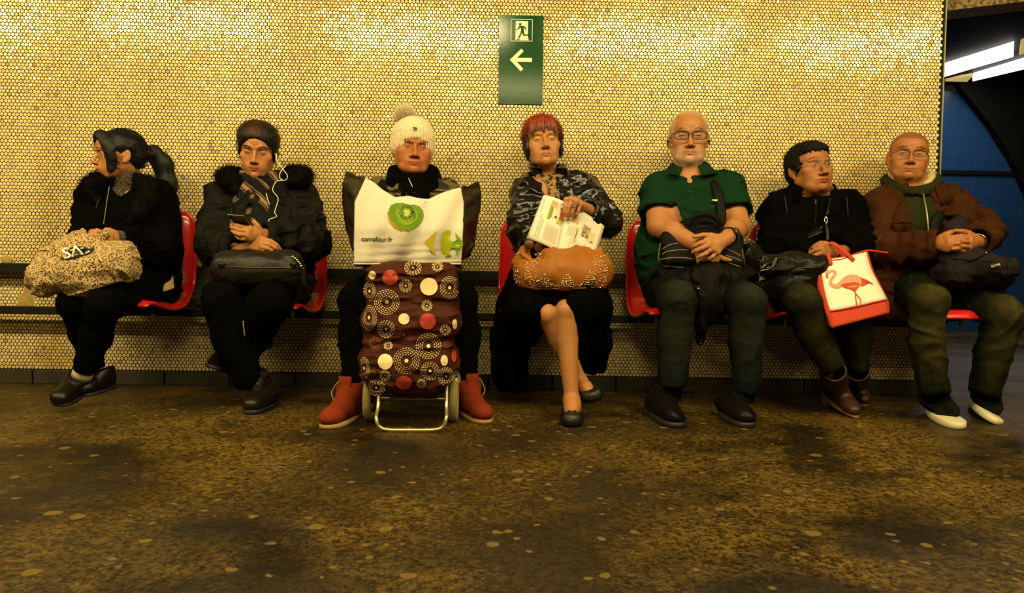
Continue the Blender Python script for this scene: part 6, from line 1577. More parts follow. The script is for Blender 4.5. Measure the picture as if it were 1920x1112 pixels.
# ---- white shopping bag with kiwi print, standing on the trolley
M_bagw = mat('white_woven_plastic', (.56, .51, .39), .5, .2, bump=[(30, .22), (90, .08)]); M_bagd = mat('dark_woven_plastic', (.018, .012, .005), .45, .25, bump=[(24, .4), (80, .2)], stretch=(1, 1, 2))
def shopping_bag():
    t = thing('shopping_bag', W(765, 496, -.60), 'big white shopping bag printed with a kiwi slice, dark sides, on the trolley', 'bag')
    top = np.array([(0, 334), (.08, 341), (.18, 356), (.31, 370), (.45, 367.5), (.56, 372), (.66, 373.5), (.80, 362), (.92, 355), (1, 352)])
    lu = lambda b: np.interp(b, [0, .5, .72, 1], [663, 664.5, 665, 685.5]); ru = lambda b: np.interp(b, [0, .5, .80, 1], [865, 868.5, 869.5, 864])
    yd = lambda u, v: -.735-.030*math.sin(math.pi*min(max((u-664)/205, 0), 1))*math.sin(math.pi*min(max((v-338)/160, .05), 1))+.05*max(0, (430-v)/100)+.006*math.sin(u*.11+v*.05)+.010*max(0, (v-462)/30)*math.sin(u*.06+1.0)-.0035*math.sin(v*.45+u*.03)*max(0, min(1, (v-440)/40))
    G = np.zeros((26, 64, 3))
    for i in range(26):
        b = i/25
        for j in range(64):
            a = j/63; vt = np.interp(a, top[:, 0], top[:, 1]); v = 495+(vt-495)*b; hb = (495-v)/160; u = lu(b)+(ru(b)-lu(b))*a; G[i, j] = W(u, v, yd(u, v))
    put('front_panel', *sheet(G, .0025), M_bagw, t)
    # gussets run back from the front edges to the rear corners
    for side, edge, bk in (('l', G[:, 0], [(668, 490), (652, 440), (643, 390), (643, 345), (650, 323)]), ('r', G[:, -1], [(862, 496), (886, 450), (899, 400), (902, 362), (897, 343)])):
        bkp = crom([W(u, v, -.47) for u, v in bk], 26); H = np.zeros((26, 9, 3))
        for i in range(26):
            for k in range(9):
                s_ = k/8; q = edge[i]*(1-s_)+bkp[i]*s_; q = q+A((.012 if side == 'l' else -.012)*math.sin(s_*math.pi)*(1+.6*math.sin(i*.9)), 0, .006*math.sin(s_*9+i)); H[i, k] = q
        put('side_panel', *sheet(H, .0025), M_bagd, t)
        if side == 'l': bl = bkp
        else: br = bkp
    B = np.zeros((26, 12, 3))
    for i in range(26):
        for k in range(12): s_ = k/11; B[i, k] = bl[i]*(1-s_)+br[i]*s_-A(0, 0, .20*math.sin(math.pi*s_)**.7*(i/25))
    put('back_panel', *sheet(B, .0025), M_bagd, t)
    put('base_panel', *sheet(np.array([[G[0, j]*(1-s_)+(bl[0]*(1-j/63)+br[0]*(j/63))*s_+A(0, 0, -.012*math.sin(math.pi*s_)) for j in range(0, 64, 3)] for s_ in np.linspace(0, 1, 6)]), .0025), M_bagd, t)
    put('hem', *tube([G[0, j]+A(0, -.002, 0) for j in range(64)], .003, 6), M_bagw, t)
    at = lambda u, v, off=.0024: W(u, v, yd(u, v)-off-.0016); z = lambda X, Y: (640+X/5.56, 310+Y/5.56)
    mk = lambda n, c: mat(n, c, .6, .1)
    c0 = np.array(z(678, 520)); out = [z(*q) for q in ((500, 450), (520, 415), (570, 393), (640, 392), (690, 405), (718, 412), (760, 408), (810, 425), (850, 465), (860, 520), (845, 580), (805, 630), (750, 665), (690, 678), (620, 668), (560, 630), (515, 570), (497, 505))]
    P = np.array(out); n = len(P); kw = thing('kiwi', (0, 0, 0), 'x', 'x') if False else None
    film('printed_peel', [[z(482, 490), z(495, 470), z(515, 560), z(570, 625), z(640, 665), z(720, 672), z(700, 688), z(620, 685), z(545, 650), z(500, 580)]], at, mk('print_peel', (.36, .18, .015)), t, 0)
    for nm, f, cc, off in (('printed_kiwi', 1.0, (.11, .20, .004), .0027), ('printed_kiwi_flesh', .66, (.18, .27, .012), .0030), ('printed_kiwi_core', .24, (.42, .40, .09), .0034)):
        film(nm, [[tuple(c0+(q-c0)*f*(np.array([1, 1]) if f > .3 else np.array([.8, 1.0]))+np.array([0, -5 if f < .5 else 0])) for q in P]], lambda u, v, o_=off: at(u, v, o_), mk(nm, cc), t)
    sd = []
    for i in range(44):
        a = 2*math.pi*i/44; r0, r1 = 7.5+1.5*math.sin(i*5.1), 15+3*math.sin(i*2.7); d = np.array([math.cos(a)*1.1, math.sin(a)]); nn = np.array([-d[1], d[0]])*.55; b0 = c0+np.array([0, -5]); sd.append([b0+d*r0, b0+d*(r0+r1)/2+nn, b0+d*r1, b0+d*(r0+r1)/2-nn])
    film('printed_seeds', sd, lambda u, v: at(u, v, .0038), M_ink, t, 0)
    rng = np.random.default_rng(8); bub = []
    for i in range(150):
        a = rng.random()*6.28; r = 33+rng.random()**1.5*26; u, v = c0[0]+math.cos(a)*r*1.05+3, c0[1]+math.sin(a)*r*.75
        if math.sin(a) > .3 and math.cos(a) < .2: continue
        s_ = .35+.5*rng.random(); bub.append([(u-s_, v), (u, v-s_*.7), (u+s_, v), (u, v+s_*.7)])
    film('printed_bubbles', bub, at, mk('print_grey', (.22, .18, .11)), t, 0)
    lettering('printed_lettering', 'carrefour.fr', at, z(208, 790), np.array(z(532, 798))-np.array(z(208, 790)), mk('print_brown', (.05, .03, .02)), t, 1.0, .004)
    yl = mk('print_yellow', (.46, .36, .008)); yg = mk('print_yellow_green', (.32, .34, .008)); g2 = mk('print_green', (.16, .26, .010))
    film('printed_emblem', [[z(*q) for q in ((870, 800), (915, 755), (965, 710), (1005, 683), (975, 735), (958, 800), (962, 870), (985, 945), (930, 885))]], at, yl, t, 0)
    L1 = [z(*q) for q in ((1035, 815), (1045, 735), (1080, 682), (1115, 676), (1145, 692), (1130, 722), (1128, 765), (1150, 795), (1150, 862), (1125, 895), (1128, 925), (1145, 942), (1138, 962), (1090, 965), (1055, 920))]
    film('printed_emblem', [L1], at, yg, t, 0)
    film('printed_emblem', [[z(*q) for q in ((1150, 795), (1185, 788), (1232, 765), (1268, 800), (1268, 845), (1235, 872), (1192, 868), (1150, 862))], [z(*q) for q in ((1197, 755), (1185, 697), (1240, 762), (1215, 790))], [z(*q) for q in ((1200, 938), (1195, 890), (1180, 862), (1245, 868))]], lambda u, v: at(u, v, .0026), g2, t, 0)
shopping_bag()

# ---- shopping trolley
M_tro = mat('brown_trolley_cloth', (.048, .0105, .0035), .65, .12, bump=[(22, .35), (300, .1)], stretch=(1, 1, 2.2)); M_steel = mat('pale_steel_tube', (.52, .43, .24), .3, .5, metal=.75)
def trolley():
    c = W(768, 625, -.80); t = thing('shopping_trolley', A(c[0], -.80, 0), 'brown shopping trolley with printed circles and dashed rings, steel foot', 'trolley')
    F = Field(W(660, 760, -.80)*A(1, 0, 1)+A(-.06, -1.0, -.04), W(880, 490, -.80)*A(1, 0, 1)+A(.06, -.58, .06), .0052)
    F.box(W(774, 560, -.80), (.158, .105, .125), .04, .03, rotm(0, 0, 0)); F.box(W(769, 660, -.80), (.160, .115, .135), .045, .05); F.ell(W(766, 704, -.81), (.168, .115, .055), .04)
    def sag(P):
        z = P[:, 2]; return -.010*np.sin(z*38+P[:, 0]*3.5+.8*np.sin(P[:, 0]*9))*np.clip((.52-z)/.25, .25, 1)
    F.warp(sag, .05); folds(F, .010, (7, 7, 22), 5, .05); V, Q = F.mesh(1); put('cloth_body', V, Q, M_tro, t); fr = Front(V)
    rng = np.random.default_rng(11); z = lambda X, Y: (600+X/3.27, 490+Y/3.27)
    cream = mat('print_cream', (.72, .58, .28), .6, .3); red = mat('print_red', (.40, .045, .02), .6, .3); dk = mat('print_dull_red', (.20, .045, .018), .6, .3)
    def disc(X, Y, r, m, rx=1.0): film('printed_disc', [[z(X+math.cos(a)*r*rx, Y+math.sin(a)*r) for a in np.linspace(0, 2*math.pi, 22, endpoint=False)]], lambda u, v: fr.at(u, v, .0032), m, t)
    for X, Y, r, rx in ((320, 85, 26, .9), (668, 155, 54, 1), (515, 353, 34, 1), (400, 615, 48, .95), (762, 608, 33, .68), (826, 385, 30, .5)): disc(X, Y, r, cream, rx)
    for X, Y, r, rx in ((430, 100, 48, 1), (660, 368, 50, 1), (515, 745, 42, 1.2), (822, 580, 38, .4)): disc(X, Y, r, red, rx)
    for X, Y, r, rx, m in ((410, 250, 75, 1, cream), (525, 150, 38, 1, cream), (795, 162, 68, .85, cream), (570, 40, 46, 1.1, cream), (720, 32, 30, 1.1, cream), (655, 272, 32, 1, cream), (303, 182, 58, .62, cream), (300, 345, 76, .62, cream), (405, 415, 52, 1, cream), (515, 450, 55, 1, dk), (768, 420, 32, 1, cream), (418, 517, 26, 1, cream), (665, 520, 76, 1, cream), (780, 510, 22, 1, dk), (530, 610, 78, 1, cream), (270, 655, 66, .5, cream), (675, 672, 55, 1, cream), (773, 705, 54, .9, cream), (398, 700, 33, 1, cream), (345, 775, 48, 1.1, cream), (320, 688, 22, 1, dk), (622, 750, 28, 1, cream), (835, 725, 52, .5, cream), (335, 500, 36, .9, dk)):
        if fr.at(*z(X, Y))[1] > -.7: continue
        polys = [[z(X+math.cos(a)*r*.155*rx, Y+math.sin(a)*r*.155) for a in np.linspace(0, 2*math.pi, 10, endpoint=False)]]
        for k in range(4):
            rr = r*(.52+.16*k); n = max(9, int(rr*.36))
            if rr > r*1.01: continue
            for i in range(n):
                a0, a1 = 2*math.pi*(i+k*.5)/n, 2*math.pi*(i+.60+k*.5)/n; w = r*.010+1.1
                polys.append([z(X+math.cos(a)*q*rx, Y+math.sin(a)*q) for a, q in ((a0, rr-w), (a1, rr-w), (a1, rr+w), (a0, rr+w))])
        polys = [q for q in polys if all(fr.at(*w)[1] < -.83 for w in q)]
        film('printed_rosette', polys, lambda u, v: fr.at(u, v, .0020), m, t, 0)
    # steel foot, wheels, axle
    za = [W(707, 735, -.925), W(706, 765, -.93), W(705.5, 790, -.935), W(712, 806, -.94), W(730, 811.5, -.94), W(770, 812, -.94), W(812, 811.5, -.94), W(830, 806, -.94), W(837, 788, -.935), W(836, 765, -.93), W(835, 738, -.925)]
    P = np.array(za); P[:, 2] -= P[:, 2].min()-.0068; P[0] = A(P[0, 0], -.84, .20); P[-1] = A(P[-1, 0], -.84, .20); P[1, 1] = P[-2, 1] = -.89; P[1, 2] = P[-2, 2] = .085
    put('foot_tube', *tube(crom(P, 60), .0066, 10), M_steel, t)
    for u, s_ in ((689, -1), (849.5, 1)):
        x = W(u, 765, -.80)[0]; a = np.linspace(0, 2*math.pi, 41); wy = -.745; r = .082
        whl = put('wheel', *tube([(x, wy+math.cos(q)*r*.86, .082+math.sin(q)*r*.86) for q in a], (.0125, .0165), 10, cap=False, up=(1, 0, 0)), mat('yellowed_tyre', (.30, .235, .085), .8, .3, bump=(60, .4)), t); BASE[whl.name] = BASE[t.name]
        put('hub', *tube([(x-.012, wy, .082), (x+.012, wy, .082)], [.020, .020], 14), M_rub, whl)
        for k in range(5): q = 2*math.pi*k/5; put('spoke', *tube([(x, wy, .082), (x, wy+math.cos(q)*r*.80, .082+math.sin(q)*r*.80)], .005, 6), M_rub, whl)
    put('axle', *tube([(W(689, 765, -.8)[0], -.745, .082), (W(849, 765, -.8)[0], -.745, .082)], .006, 8), M_steel, t)
    put('back_frame', *cat_mesh([tube(crom([(xx, -.69, .06), (xx, -.69, .45), (xx, -.685, .60)], 10), .0065, 8) for xx in (W(720, 600, -.69)[0], W(825, 600, -.69)[0])]), M_steel, t)
trolley()

# ---- newspaper
M_paper = mat('newsprint', (.64, .59, .46), .75, .2)
def newspaper():
    z = lambda X, Y: (980+X/7.94, 360+Y/7.94); t = thing('newspaper', W(1050, 470, -.52), 'open tabloid newspaper held by the red-haired woman', 'newspaper')
    TL, FT, FB, BL = [np.array(z(*q)) for q in ((310, 45), (668, 170), (512, 888), (60, 682))]; TR, BR = [np.array(z(*q)) for q in ((1215, 505), (1030, 1095))]
    def mk(A0, A1, B0, B1, yt0, yt1, yb0, yb1, bulge):
        def S_(a, b):  # a from outer to fold, b bottom to top
            p0 = A0*(1-a)+A1*a; p1 = B0*(1-a)+B1*a; px = p0*(1-b)+p1*b; y = (yb0*(1-a)+yb1*a)*(1-b)+(yt0*(1-a)+yt1*a)*b-bulge*math.sin(a*math.pi)-.004*math.sin(a*7+b*3); up = -3.0*math.sin(a*math.pi)
            return px[0], px[1]+up*.8, y
        return S_
    SL = mk(BL, FB, TL, FT, -.455, -.490, -.535, -.560, .016); SR = mk(BR, FB, TR, FT, -.455, -.490, -.545, -.560, .018)
    for nm, S_ in (('left_page', SL), ('right_page', SR)):
        for k in range(2):
            G = np.array([[W(*S_(a, b)[:2], S_(a, b)[2]+k*.006*(1-a)+k*.0015)+A(0, 0, -.004*k*(1-a)) for a in np.linspace(0, 1, 14)] for b in np.linspace(0, 1, 10)]); put(nm if not k else 'inner_page', *sheet(G if nm == 'left_page' else G, .0012), M_paper, t)
    def onto(S_, O, U, Vv):
        """page-plane decal: bilinear inverse by search is avoided, prints are given in page (a,b)"""
        return lambda a, b, off=.0015: (lambda q: W(q[0], q[1], q[2]-off))(S_(a, b))
    for S_, prints in ((SL, [('col', (.36, .42, .40), [(.10, .62, .135, .96)]), ('pic', (.20, .26, .03), [(.42, .52, .95, .94)]), ('pic', (.50, .30, .12), [(.42, .74, .66, .94)]), ('pic', (.66, .55, .38), [(.56, .58, .86, .84)]), ('pic', (.42, .10, .04), [(.82, .60, .95, .86)]), ('pic', (.32, .40, .01), [(.76, .52, .95, .60)]), ('pic', (.05, .04, .03), [(.66, .61, .74, .65)])]),
                       (SR, [('pic', (.50, .36, .16), [(.62, .68, .80, .86)]), ('pic', (.22, .11, .05), [(.28, .50, .48, .76)]), ('pic', (.55, .46, .24), [(.14, .44, .30, .70)]), ('pic', (.25, .30, .28), [(.86, .03, .93, .09)]), ('col', (.10, .08, .05), [(.16, .47, .21, .50)])])):
        at = onto(S_, 0, 0, 0)
        for i, (k, c, rs) in enumerate(prints):
            film('printed_block', [[(a0, b0), (a1, b0), (a1, b1), (a0, b1)] for a0, b0, a1, b1 in rs], lambda a, b, o_=.0014+.0003*i: at(a, b, o_), mat('news_%d_%d' % (int(c[0]*99), int(c[1]*99)), c, .7, .25), t)
    aL, aR = onto(SL, 0, 0, 0), onto(SR, 0, 0, 0); ln = mat('news_text', (.42, .36, .25), .75, .2)
    for at, rows in ((aL, [(.46+.025*i, .10, .46) for i in range(18)]), (aR, [(.70+.012*i, .34, .62) for i in range(0)]+[(.10+.03*i, .12, .40) for i in range(22)]+[(.56+.028*i, .40, .64) for i in range(11)])):
        film('printed_text', [[(a, b0), (a+.010, b0), (a+.010, b1-.02*((int(a*100) * 7) % 4)), (a, b1-.02*((int(a*100) * 7) % 4))] for a, b0, b1 in rows], at, ln, t, 0)
    hl = mat('news_headline', (.42, .17, .03), .7, .2)
    def headline(txt, a0, b0, b1, w):
        V, F = text2d(txt); put('printed_headline', [aL(a0-y*w, b0+(b1-b0)*x, .0019) for x, y in V], F, hl, t, smooth=False)
    headline('Red Bull vole dans', .235, .10, .60, .50); headline('les ailes blanches', .325, .08, .50, .50)
    film('printed_headline', [[(.60, .30), (.615, .30), (.615, .62), (.60, .62)]], lambda a, b: aR(a, b, .0019), mat('news_dark', (.10, .07, .04), .7, .2), t, 0)
    rng = np.random.default_rng(3); cols = [mat('news_a', (.14, .07, .03), .7, .2), mat('news_b', (.55, .46, .30), .7, .2)]
    for m in cols: film('printed_picture', [[(a, b), (a+.018, b), (a+.018, b+.026), (a, b+.026)] for a, b in zip(.29+rng.random(60)*.17, .51+rng.random(60)*.23)], lambda a, b: aR(a, b, .0022), m, t, 0)
newspaper()

# ---- studded tan bag
def tan_bag():
    M = mat('tan_leather', (.27, .092, .009), .5, .18, bump=[(14, .15), (200, .06)])
    F = Field(W(955, 560, -.62)-.10, W(1155, 455, -.55)+.13, .005)
    F.chain([W(1000, 512, -.60), W(1055, 512, -.615), W(1112, 512, -.60)], [.062, .066, .062], .03, flat=((0, 1, 0), 1.15)); F.ell(W(987, 516, -.60), (.045, .055, .055), .03); F.ell(W(1126, 514, -.60), (.042, .055, .060), .03)
    F.chain([W(1030, 488, -.555), W(1085, 484, -.545)], [.045, .048], .04); F.cone(W(975, 492, -.55), W(983, 470, -.54), .03, .018, .03); F.cone(W(1128, 490, -.55), W(1120, 480, -.54), .035, .03, .03)
    F.ell(W(1000, 478, -.60), (.040, .05, .026), .015, None, True); F.box(W(1055, 575, -.60), (.3, .2, .058), .01, .02, None, True)
    folds(F, .008, (12, 12, 9), 13); V, Q = F.mesh(1); o = put('studded_bag', V, Q, M, label='tan leather handbag covered with metal studs under the newspaper', cat='bag'); fr = Front(V); z = lambda X, Y: (950+X/9.143, 430+Y/9.143)
    put('piping', *tube([fr.at(*z(X, Y), .001) for X, Y in ((330, 530), (275, 600), (250, 740), (255, 860), (290, 950), (380, 1000), (600, 1020), (900, 1015), (1200, 1010), (1500, 1005), (1680, 960), (1760, 860), (1765, 740), (1730, 620), (1690, 540))], .0024, 6), M, o)
    rng = np.random.default_rng(6); st = []
    def tri(x0, x1, y0, y1, n, up=True):
        for i in range(n):
            f = (i+.5)/n; w = (x1-x0)/2*f; k = max(1, int(w/26)); 
            for j in range(-k, k+1): st.append(((x0+x1)/2+j*w/max(k, 1)+rng.normal()*6, y0+(y1-y0)*f+rng.normal()*5))
    tri(520, 780, 750, 960, 6); tri(900, 1180, 770, 960, 6); tri(1290, 1560, 700, 960, 7)
    for i in range(46): st.append((300+rng.random()*270, 540+rng.random()*420))
    for i in range(52): st.append((1480+rng.random()*250, 430+rng.random()*480))
    for i in range(48): st.append((420+i*27, 975+rng.normal()*16))
    for i in range(26): st.append((115+rng.random()*120, 620+rng.random()*320))
    for i in range(30): st.append((150+rng.random()*480, 400+rng.random()*120))
    pr = []
    for X, Y in st:
        q = fr.at(*z(X, Y), .0004)
        if q[1] < -.50: pr.append(sphere(q, .0029, 6, 4))
    s_ = put('stud', *cat_mesh(pr), mat('stud_metal', (.80, .62, .42), .2, .5, metal=1.0), o); s_['kind'] = 'stuff'
    for a0, b0 in (((985, 470), (1012, 500)), ((1120, 480), (1138, 505))): put('handle', *tube(crom([W(*a0, -.55), W(a0[0]-6, a0[1]+4, -.585), W((a0[0]+b0[0])/2-6, (a0[1]+b0[1])/2, -.615), W(*b0, -.625)], 14), (.010, .004), 8), M, o)
    put('round_patch', *tube([W(992, 458, -.572), W(992, 458, -.578)], [.020, .019], 20), mat('brown_patch_leather', (.10, .03, .008), .5, .4), o)
tan_bag()

# ---- messenger bag under the crossed hands
def messenger():
    F = Field(W(1225, 525, -.52)-.08, W(1400, 395, -.45)+.10, .0055); R = rotm(-24, 0, -6)
    F.box(W(1316, 470, -.455), (.168, .042, .080), .03, .01, R); F.ell(W(1318, 430, -.40), (.12, .05, .05), .03); folds(F, .004, (9, 9, 14), 3)
    V, Q = F.mesh(1); o = put('messenger_bag', V, Q, M_blkmatte, label='black messenger bag with pale stitched lines under the crossed hands', cat='bag'); fr = Front(V); z = lambda X, Y: (1220+X/6.54, 390+Y/6.54)
    for L in (((140, 505), (230, 455), (340, 428)), ((140, 570), (200, 535), (340, 515), (500, 518)), ((115, 632), (250, 612), (400, 612), (530, 628)), ((915, 492), (1010, 535), (1105, 588)), ((915, 580), (1020, 610), (1115, 655)), ((825, 665), (990, 685), (1130, 735))):
        put('stitch_line', *tube([fr.at(*z(X, Y), .0008) for X, Y in crom(L, 9)], .0014, 5), M_pipe, o)
    put('edge_piping', *tube([fr.at(*z(X, Y), .001) for X, Y in crom([(120, 430), (95, 600), (110, 680), (170, 710), (560, 745), (900, 780), (1080, 795), (1140, 770), (1150, 690), (1120, 500)], 30)], .003, 6), mat('dull_piping', (.06, .05, .03), .5, .4), o)
    put('top_handle', *tube(crom([W(1289, 424, -.47), W(1300, 407, -.475), W(1322, 401, -.475), W(1342, 408, -.475), W(1352, 424, -.47)], 18), (.012, .004), 8, up=(0, -1, 0)), M_blkmatte, o)
    put('inner_arch', *tube(crom([W(1302, 426, -.478), W(1312, 417, -.48), W(1324, 414, -.48), W(1336, 418, -.48), W(1345, 427, -.478)], 14), .004, 6), M_blkmatte, o)
    put('shoulder_strap', *tube(crom([W(1331, 322, -.245), W(1340, 345, -.345), W(1349, 370, -.385), W(1353, 400, -.41), W(1352, 425, -.43)], 20), (.020, .0025), 8, up=(0, -1, .15)), M_blkmatte, o)
messenger()
def draped_jacket():
    F = Field(W(1225, 670, -.60)-.12, W(1405, 490, -.40)+.12, .0062)
    F.chain([W(1240, 512, -.42), W(1300, 522, -.50), W(1360, 522, -.52), W(1395, 512, -.46)], [.045, .058, .058, .045], .03, flat=((0, 0, 1), 1.5)); F.chain([W(1330, 525, -.54), W(1336, 560, -.56), W(1332, 590, -.56)], [.075, .060, .045], .03, flat=((0, 1, 0), 1.5)); F.chain([W(1318, 560, -.57), W(1316, 610, -.57), W(1314, 642, -.56)], [.032, .024, .010], .02)
    folds(F, .011, (22, 22, 8), 23); V, Q = F.mesh(1); o = put('draped_jacket', V, Q, mat('black_satin_lining', (.0035, .003, .0016), .65, .08, bump=[(40, .3)]), label='black jacket bundled over the thighs of the man in green', cat='jacket')
    fr = Front(V); put('zip_pull', *sphere(fr.at(1310, 541, .002), (.006, .003, .004), 8, 6), M_chrome, o); put('zip_end', *sphere(fr.at(1314, 644, .002), (.003, .003, .003), 8, 6), M_chrome, o)
draped_jacket()

# ---- black sequinned handbag between the man in green and the woman with the flamingo bag
def handbag6():
    F = Field(W(1395, 600, -.55)-.10, W(1545, 440, -.45)+.10, .0058)
    F.chain([W(1440, 500, -.47), W(1485, 500, -.52), W(1530, 502, -.53)], [.050, .058, .055], .03); F.chain([W(1452, 540, -.45), W(1485, 540, -.52), W(1525, 540, -.52)], [.05, .055, .05], .04)
    F.chain([W(1410, 470, -.36), W(1420, 500, -.40), W(1432, 530, -.42)], [.040, .055, .055], .03); folds(F, .007, (12, 12, 14), 6); V, Q = F.mesh(1)
    o = put('handbag', V, Q, M_blklea, label='black leather handbag with sparkling trim beside the flamingo bag', cat='bag'); fr = Front(V)
    put('seam', *tube([fr.at(u, v, .001) for u, v in ((1455, 496), (1475, 500), (1500, 502), (1528, 502))], .002, 6), mat('bag_seam', (.04, .03, .012), .4, .4), o)
    rng = np.random.default_rng(4); pr = []
    for c, s_, n in (((1408, 452), (8, 5), 26), ((1402, 470), (6, 8), 14), ((1427, 500), (9, 6), 22), ((1425, 524), (6, 8), 30), ((1432, 485), (12, 5), 10)):
        for i in range(n): pr.append(sphere(fr.at(c[0]+rng.normal()*s_[0]*.6, c[1]+rng.normal()*s_[1]*.6, .001), (.0022, .0012, .0022), 6, 4, rotm(*(rng.random(3)*90))))
    q = put('sequin', *cat_mesh(pr), M_chrome, o); q['kind'] = 'stuff'
    put('ring_cord', *tube(crom([fr.at(1448, 500, .006), fr.at(1452, 488, .012), fr.at(1456, 484, .012), fr.at(1452, 496, .010), fr.at(1442, 504, .006), fr.at(1425, 508, .006)], 20), .0016, 6), M_pipe, o)
    put('flap', *sheet(np.array([[W(u, v0+(v1-v0)*k/3, -.415-.01*k) for u, v0, v1 in ((1508, 444, 449), (1518, 436, 446), (1530, 428, 441), (1542, 422, 436))] for k in range(4)]), .004), M_blklea, o)
    put('strap_clip', *cat_mesh([tube(crom([W(1548, 405, -.40), W(1551, 412, -.405), W(1549, 420, -.408), W(1546, 413, -.406), W(1548, 405, -.40)], 16), .0022, 6), sphere(W(1549, 423, -.408), .003, 8, 6)]), M_chrome, o)
    put('strap', *tube(crom([W(1556, 372, -.34), W(1553, 390, -.385), W(1550, 404, -.40)], 8), (.006, .002), 6), M_blklea, o)
    put('strap_tail', *tube(crom([W(1550, 424, -.41), W(1552, 440, -.42), W(1551, 452, -.43)], 8), (.008, .002), 6), M_blklea, o); put('stud', *sphere(W(1540, 427, -.43), .003, 8, 6), M_chrome, o)
handbag6()

# ---- flamingo shopper
def flamingo():
    z = lambda X, Y: np.array((1500+X/6.18, 440+Y/6.18)); t = thing('flamingo_tote', W(1612, 600, -.64), 'coral red tote bag with white front showing a printed flamingo', 'bag')
    MR = mat('coral_felt', (.46, .045, .016), .8, .25, bump=(200, .3)); MWt = mat('white_canvas', (.72, .67, .54), .7, .25, bump=(120, .1))
    def yd(u, v): return np.interp(v, [470, 620], [-.53, -.69])-.012*math.sin(max(0, min(1, (u-1530)/135))*math.pi)
    q = lambda X, Y, dy=0.0: (lambda uv: W(uv[0], uv[1], yd(*uv)+dy))(z(X, Y))
    # outline columns of the front: left edge, right edge, top to bottom
    le = crom([(188, 285), (215, 450), (232, 640), (290, 850), (345, 985), (372, 1078)], 14); re = crom([(782, 190), (850, 420), (930, 580), (1015, 755), (1030, 830), (1034, 905)], 14)
    G = np.array([[q(*(le[i]*(1-s_)+re[i]*s_+np.array([0, 18*math.sin(s_*math.pi)*(1-i/13)]))) for s_ in np.linspace(0, 1, 12)] for i in range(14)])
    off = lambda i: A(.030, .115-.02*i/13, .004); B = np.array([[G[i, j]+off(i)*(1 if j > 0 else 1) for j in range(12)] for i in range(14)]); B[:, :, 0] += np.linspace(-.01, .012, 12)[None]
    put('front_panel', *sheet(G, .003), MR, t); put('back_panel', *sheet(B, .003), MR, t)
    for j in (0, -1): put('side_panel', *sheet(np.array([[G[i, j]*(1-s_)+B[i, j]*s_ for s_ in np.linspace(0, 1, 5)] for i in range(14)]), .003), MR, t)
    put('base_panel', *sheet(np.array([[G[-1, j]*(1-s_)+B[-1, j]*s_ for s_ in np.linspace(0, 1, 4)] for j in range(12)]), .003), MR, t)
    le2 = crom([(225, 292), (250, 450), (285, 650), (320, 790), (352, 888)], 12); re2 = crom([(766, 200), (820, 390), (890, 530), (955, 650), (1008, 752)], 12)
    Wp = np.array([[q(*(le2[i]*(1-s_)+re2[i]*s_+np.array([0, 18*math.sin(s_*math.pi)*(1-i/11)])), -.0035) for s_ in np.linspace(0, 1, 10)] for i in range(12)]); put('white_panel', *sheet(Wp, .002), MWt, t)
    put('panel_seam', *tube([q(*p, -.006) for p in crom([(352, 888), (520, 862), (700, 825), (860, 785), (1010, 752)], 12)], .0028, 6), MR, t)
    at = lambda X, Y, o_=.0062: q(X, Y, -o_); lay = lambda o_: (lambda X, Y: at(X, Y, o_)); mk = lambda n, c: mat(n, c, .7, .25)
    pk, pr, rd, dk = mk('print_pink', (.58, .19, .10)), mk('print_pale_pink', (.62, .26, .16)), mk('print_coral', (.46, .050, .014)), M_ink
    film('printed_body', [[(425, 575), (480, 520), (530, 478), (590, 460), (650, 465), (710, 495), (770, 535), (720, 590), (640, 600), (520, 612), (470, 605)]], lay(.0062), pr, t)
    film('printed_wing', [[(470, 590), (500, 568), (560, 556), (640, 550), (700, 570), (690, 600), (655, 640), (632, 665), (590, 635), (520, 618)], [(700, 500), (740, 508), (800, 535), (858, 580), (800, 560), (750, 590), (705, 602), (715, 545)]], lay(.0068), rd, t)
    film('printed_feather', [[(540, 600), (600, 592), (660, 582), (690, 588), (640, 612), (580, 614)]], lay(.0074), pk, t)
    film('printed_neck', strip(crom([(470, 592), (420, 598), (378, 588), (355, 560), (362, 520), (392, 482), (412, 448), (400, 425), (370, 418), (335, 432)], 26), np.linspace(46, 24, 26)), lay(.0072), pr, t, 0)
    film('printed_head', [[(322+30*math.cos(a), 434+24*math.sin(a)) for a in np.linspace(0, 2*math.pi, 14, endpoint=False)]], lay(.0076), pr, t)
    film('printed_beak', [[(298, 455), (318, 462), (328, 490), (322, 512), (308, 492)]], lay(.0080), rd, t); film('printed_beak_tip', [[(310, 488), (325, 488), (322, 512)]], lay(.0084), dk, t, 0); film('printed_eye', [[(316+4*math.cos(a), 432+4*math.sin(a)) for a in np.linspace(0, 6.28, 8, endpoint=False)]], lay(.0084), dk, t, 0)
    film('printed_legs', strip([(640, 655), (645, 720), (655, 790), (660, 830)], 12)+strip([(648, 680), (680, 725), (705, 755), (700, 790), (706, 815)], 11), lay(.0068), rd, t, 0); film('printed_foot', [[(690, 760), (712, 765), (716, 790), (705, 815), (695, 790)]], lay(.0074), mk('print_orange', (.70, .28, .06)), t)
    strap = lambda P, w: tube(crom([q(x, y, d) for x, y, d in P], 16), (w, .002), 8, up=(0, -1, .2))
    put('handle', *strap([(625, 300, -.010), (560, 235, -.014), (480, 165, -.012), (400, 110, .0), (345, 92, .02)], .0085), MR, t); put('handle', *strap([(355, 350, -.010), (350, 310, -.014), (330, 240, -.0), (300, 160, .03)], .0085), MR, t)
    put('handle', *strap([(540, 270, .06), (480, 230, .04), (430, 160, .03), (360, 100, .03)], .0085), MR, t)
    put('top_edge', *tube([q(*p, -.002) for p in crom([(160, 320), (195, 288), (330, 300), (480, 288), (620, 232), (770, 186), (860, 190), (960, 205), (1020, 212)], 24)], .0042, 6), MR, t)
flamingo()

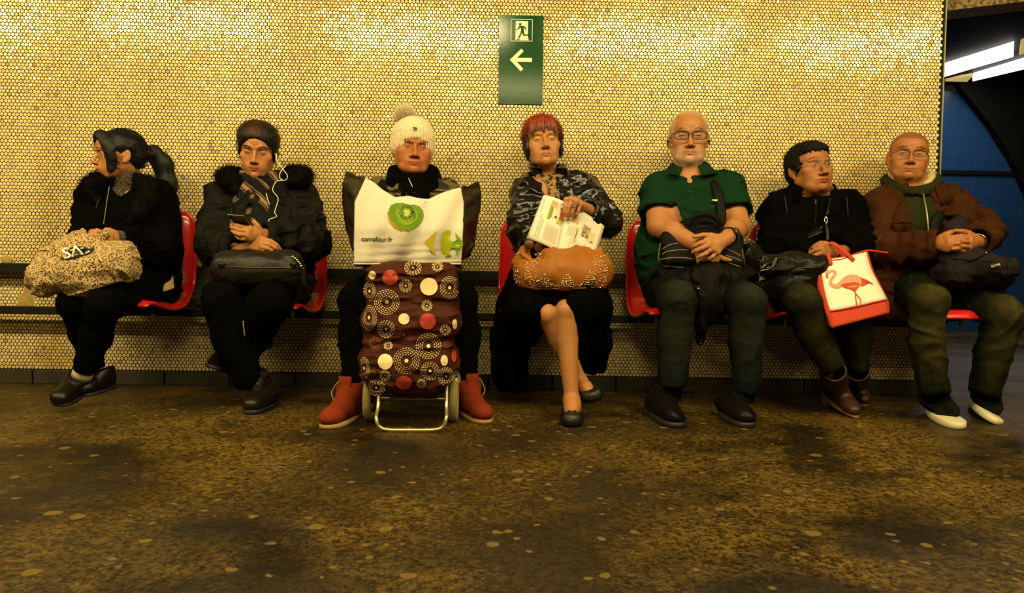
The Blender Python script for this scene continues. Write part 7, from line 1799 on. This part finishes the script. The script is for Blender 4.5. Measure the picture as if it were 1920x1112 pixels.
# ---- backpack
def backpack():
    F = Field(W(1745, 560, -.55)-.10, W(1895, 395, -.45)+.12, .0056)
    R = rotm(-52, 14, -16); F.box(W(1824, 506, -.49), (.150, .085, .052), .045, .03, R); F.ell(W(1838, 500, -.545), (.110, .05, .046), .03, rotm(-30, 12, -16)); F.ell(W(1795, 512, -.50), (.06, .07, .05), .03)
    F.chain([W(1790, 470, -.40), W(1795, 440, -.385), W(1800, 415, -.375)], [.065, .055, .030], .04, flat=((0, 1, 0), 1.6)); folds(F, .009, (12, 12, 16), 17); V, Q = F.mesh(1)
    Mb = mat('navy_nylon', (.014, .0095, .0115), .75, .12, bump=[(300, .3), (26, .4)], var=(6, (.008, .0065, .004), .45, .6)); o = put('backpack', V, Q, Mb, label='dark navy backpack on the lap of the man in brown', cat='bag'); fr = Front(V); z = lambda X, Y: np.array((1730+X/6.18, 380+Y/6.18))
    P = [z(*q) for q in ((765, 712), (885, 690), (905, 745), (820, 770))]; film('brand_patch', [P], lambda u, v: fr.at(u, v, .005), mat('patch_black', (.010, .008, .007), .6, .3), o); film('patch_stripe', [[z(870, 694), z(885, 691), z(908, 745), z(890, 750)]], lambda u, v: fr.at(u, v, .0065), mat('patch_red', (.12, .01, .008), .6, .3), o, 0)
    lettering('patch_lettering', 'EASTPAK', lambda u, v: fr.at(u, v, .008), z(800, 752), z(905, 722)-z(800, 752), M_wink, o, 1.3)
    put('zip', *tube([fr.at(*z(X, Y), .002) for X, Y in crom([(300, 640), (420, 655), (560, 668), (650, 640), (720, 600), (790, 555)], 18)], .003, 6), M_blkmatte, o); put('zip_pull', *tube([fr.at(*z(735, 585), .006), fr.at(*z(790, 548), .006)], .003, 6), M_chrome, o)
    put('seam', *tube([fr.at(*z(X, Y), .001) for X, Y in crom([(330, 680), (400, 820), (480, 950), (560, 975), (760, 930), (960, 830), (985, 740), (960, 690)], 24)], .0026, 6), Mb, o)
    for P in ([(1753, 470, -.42), (1752, 440, -.40), (1756, 415, -.385), (1766, 400, -.37)],): put('shoulder_strap', *tube(crom([W(*q) for q in P], 16), (.022, .006), 8, up=(0, -1, .2)), M_blkmatte, o)
backpack()
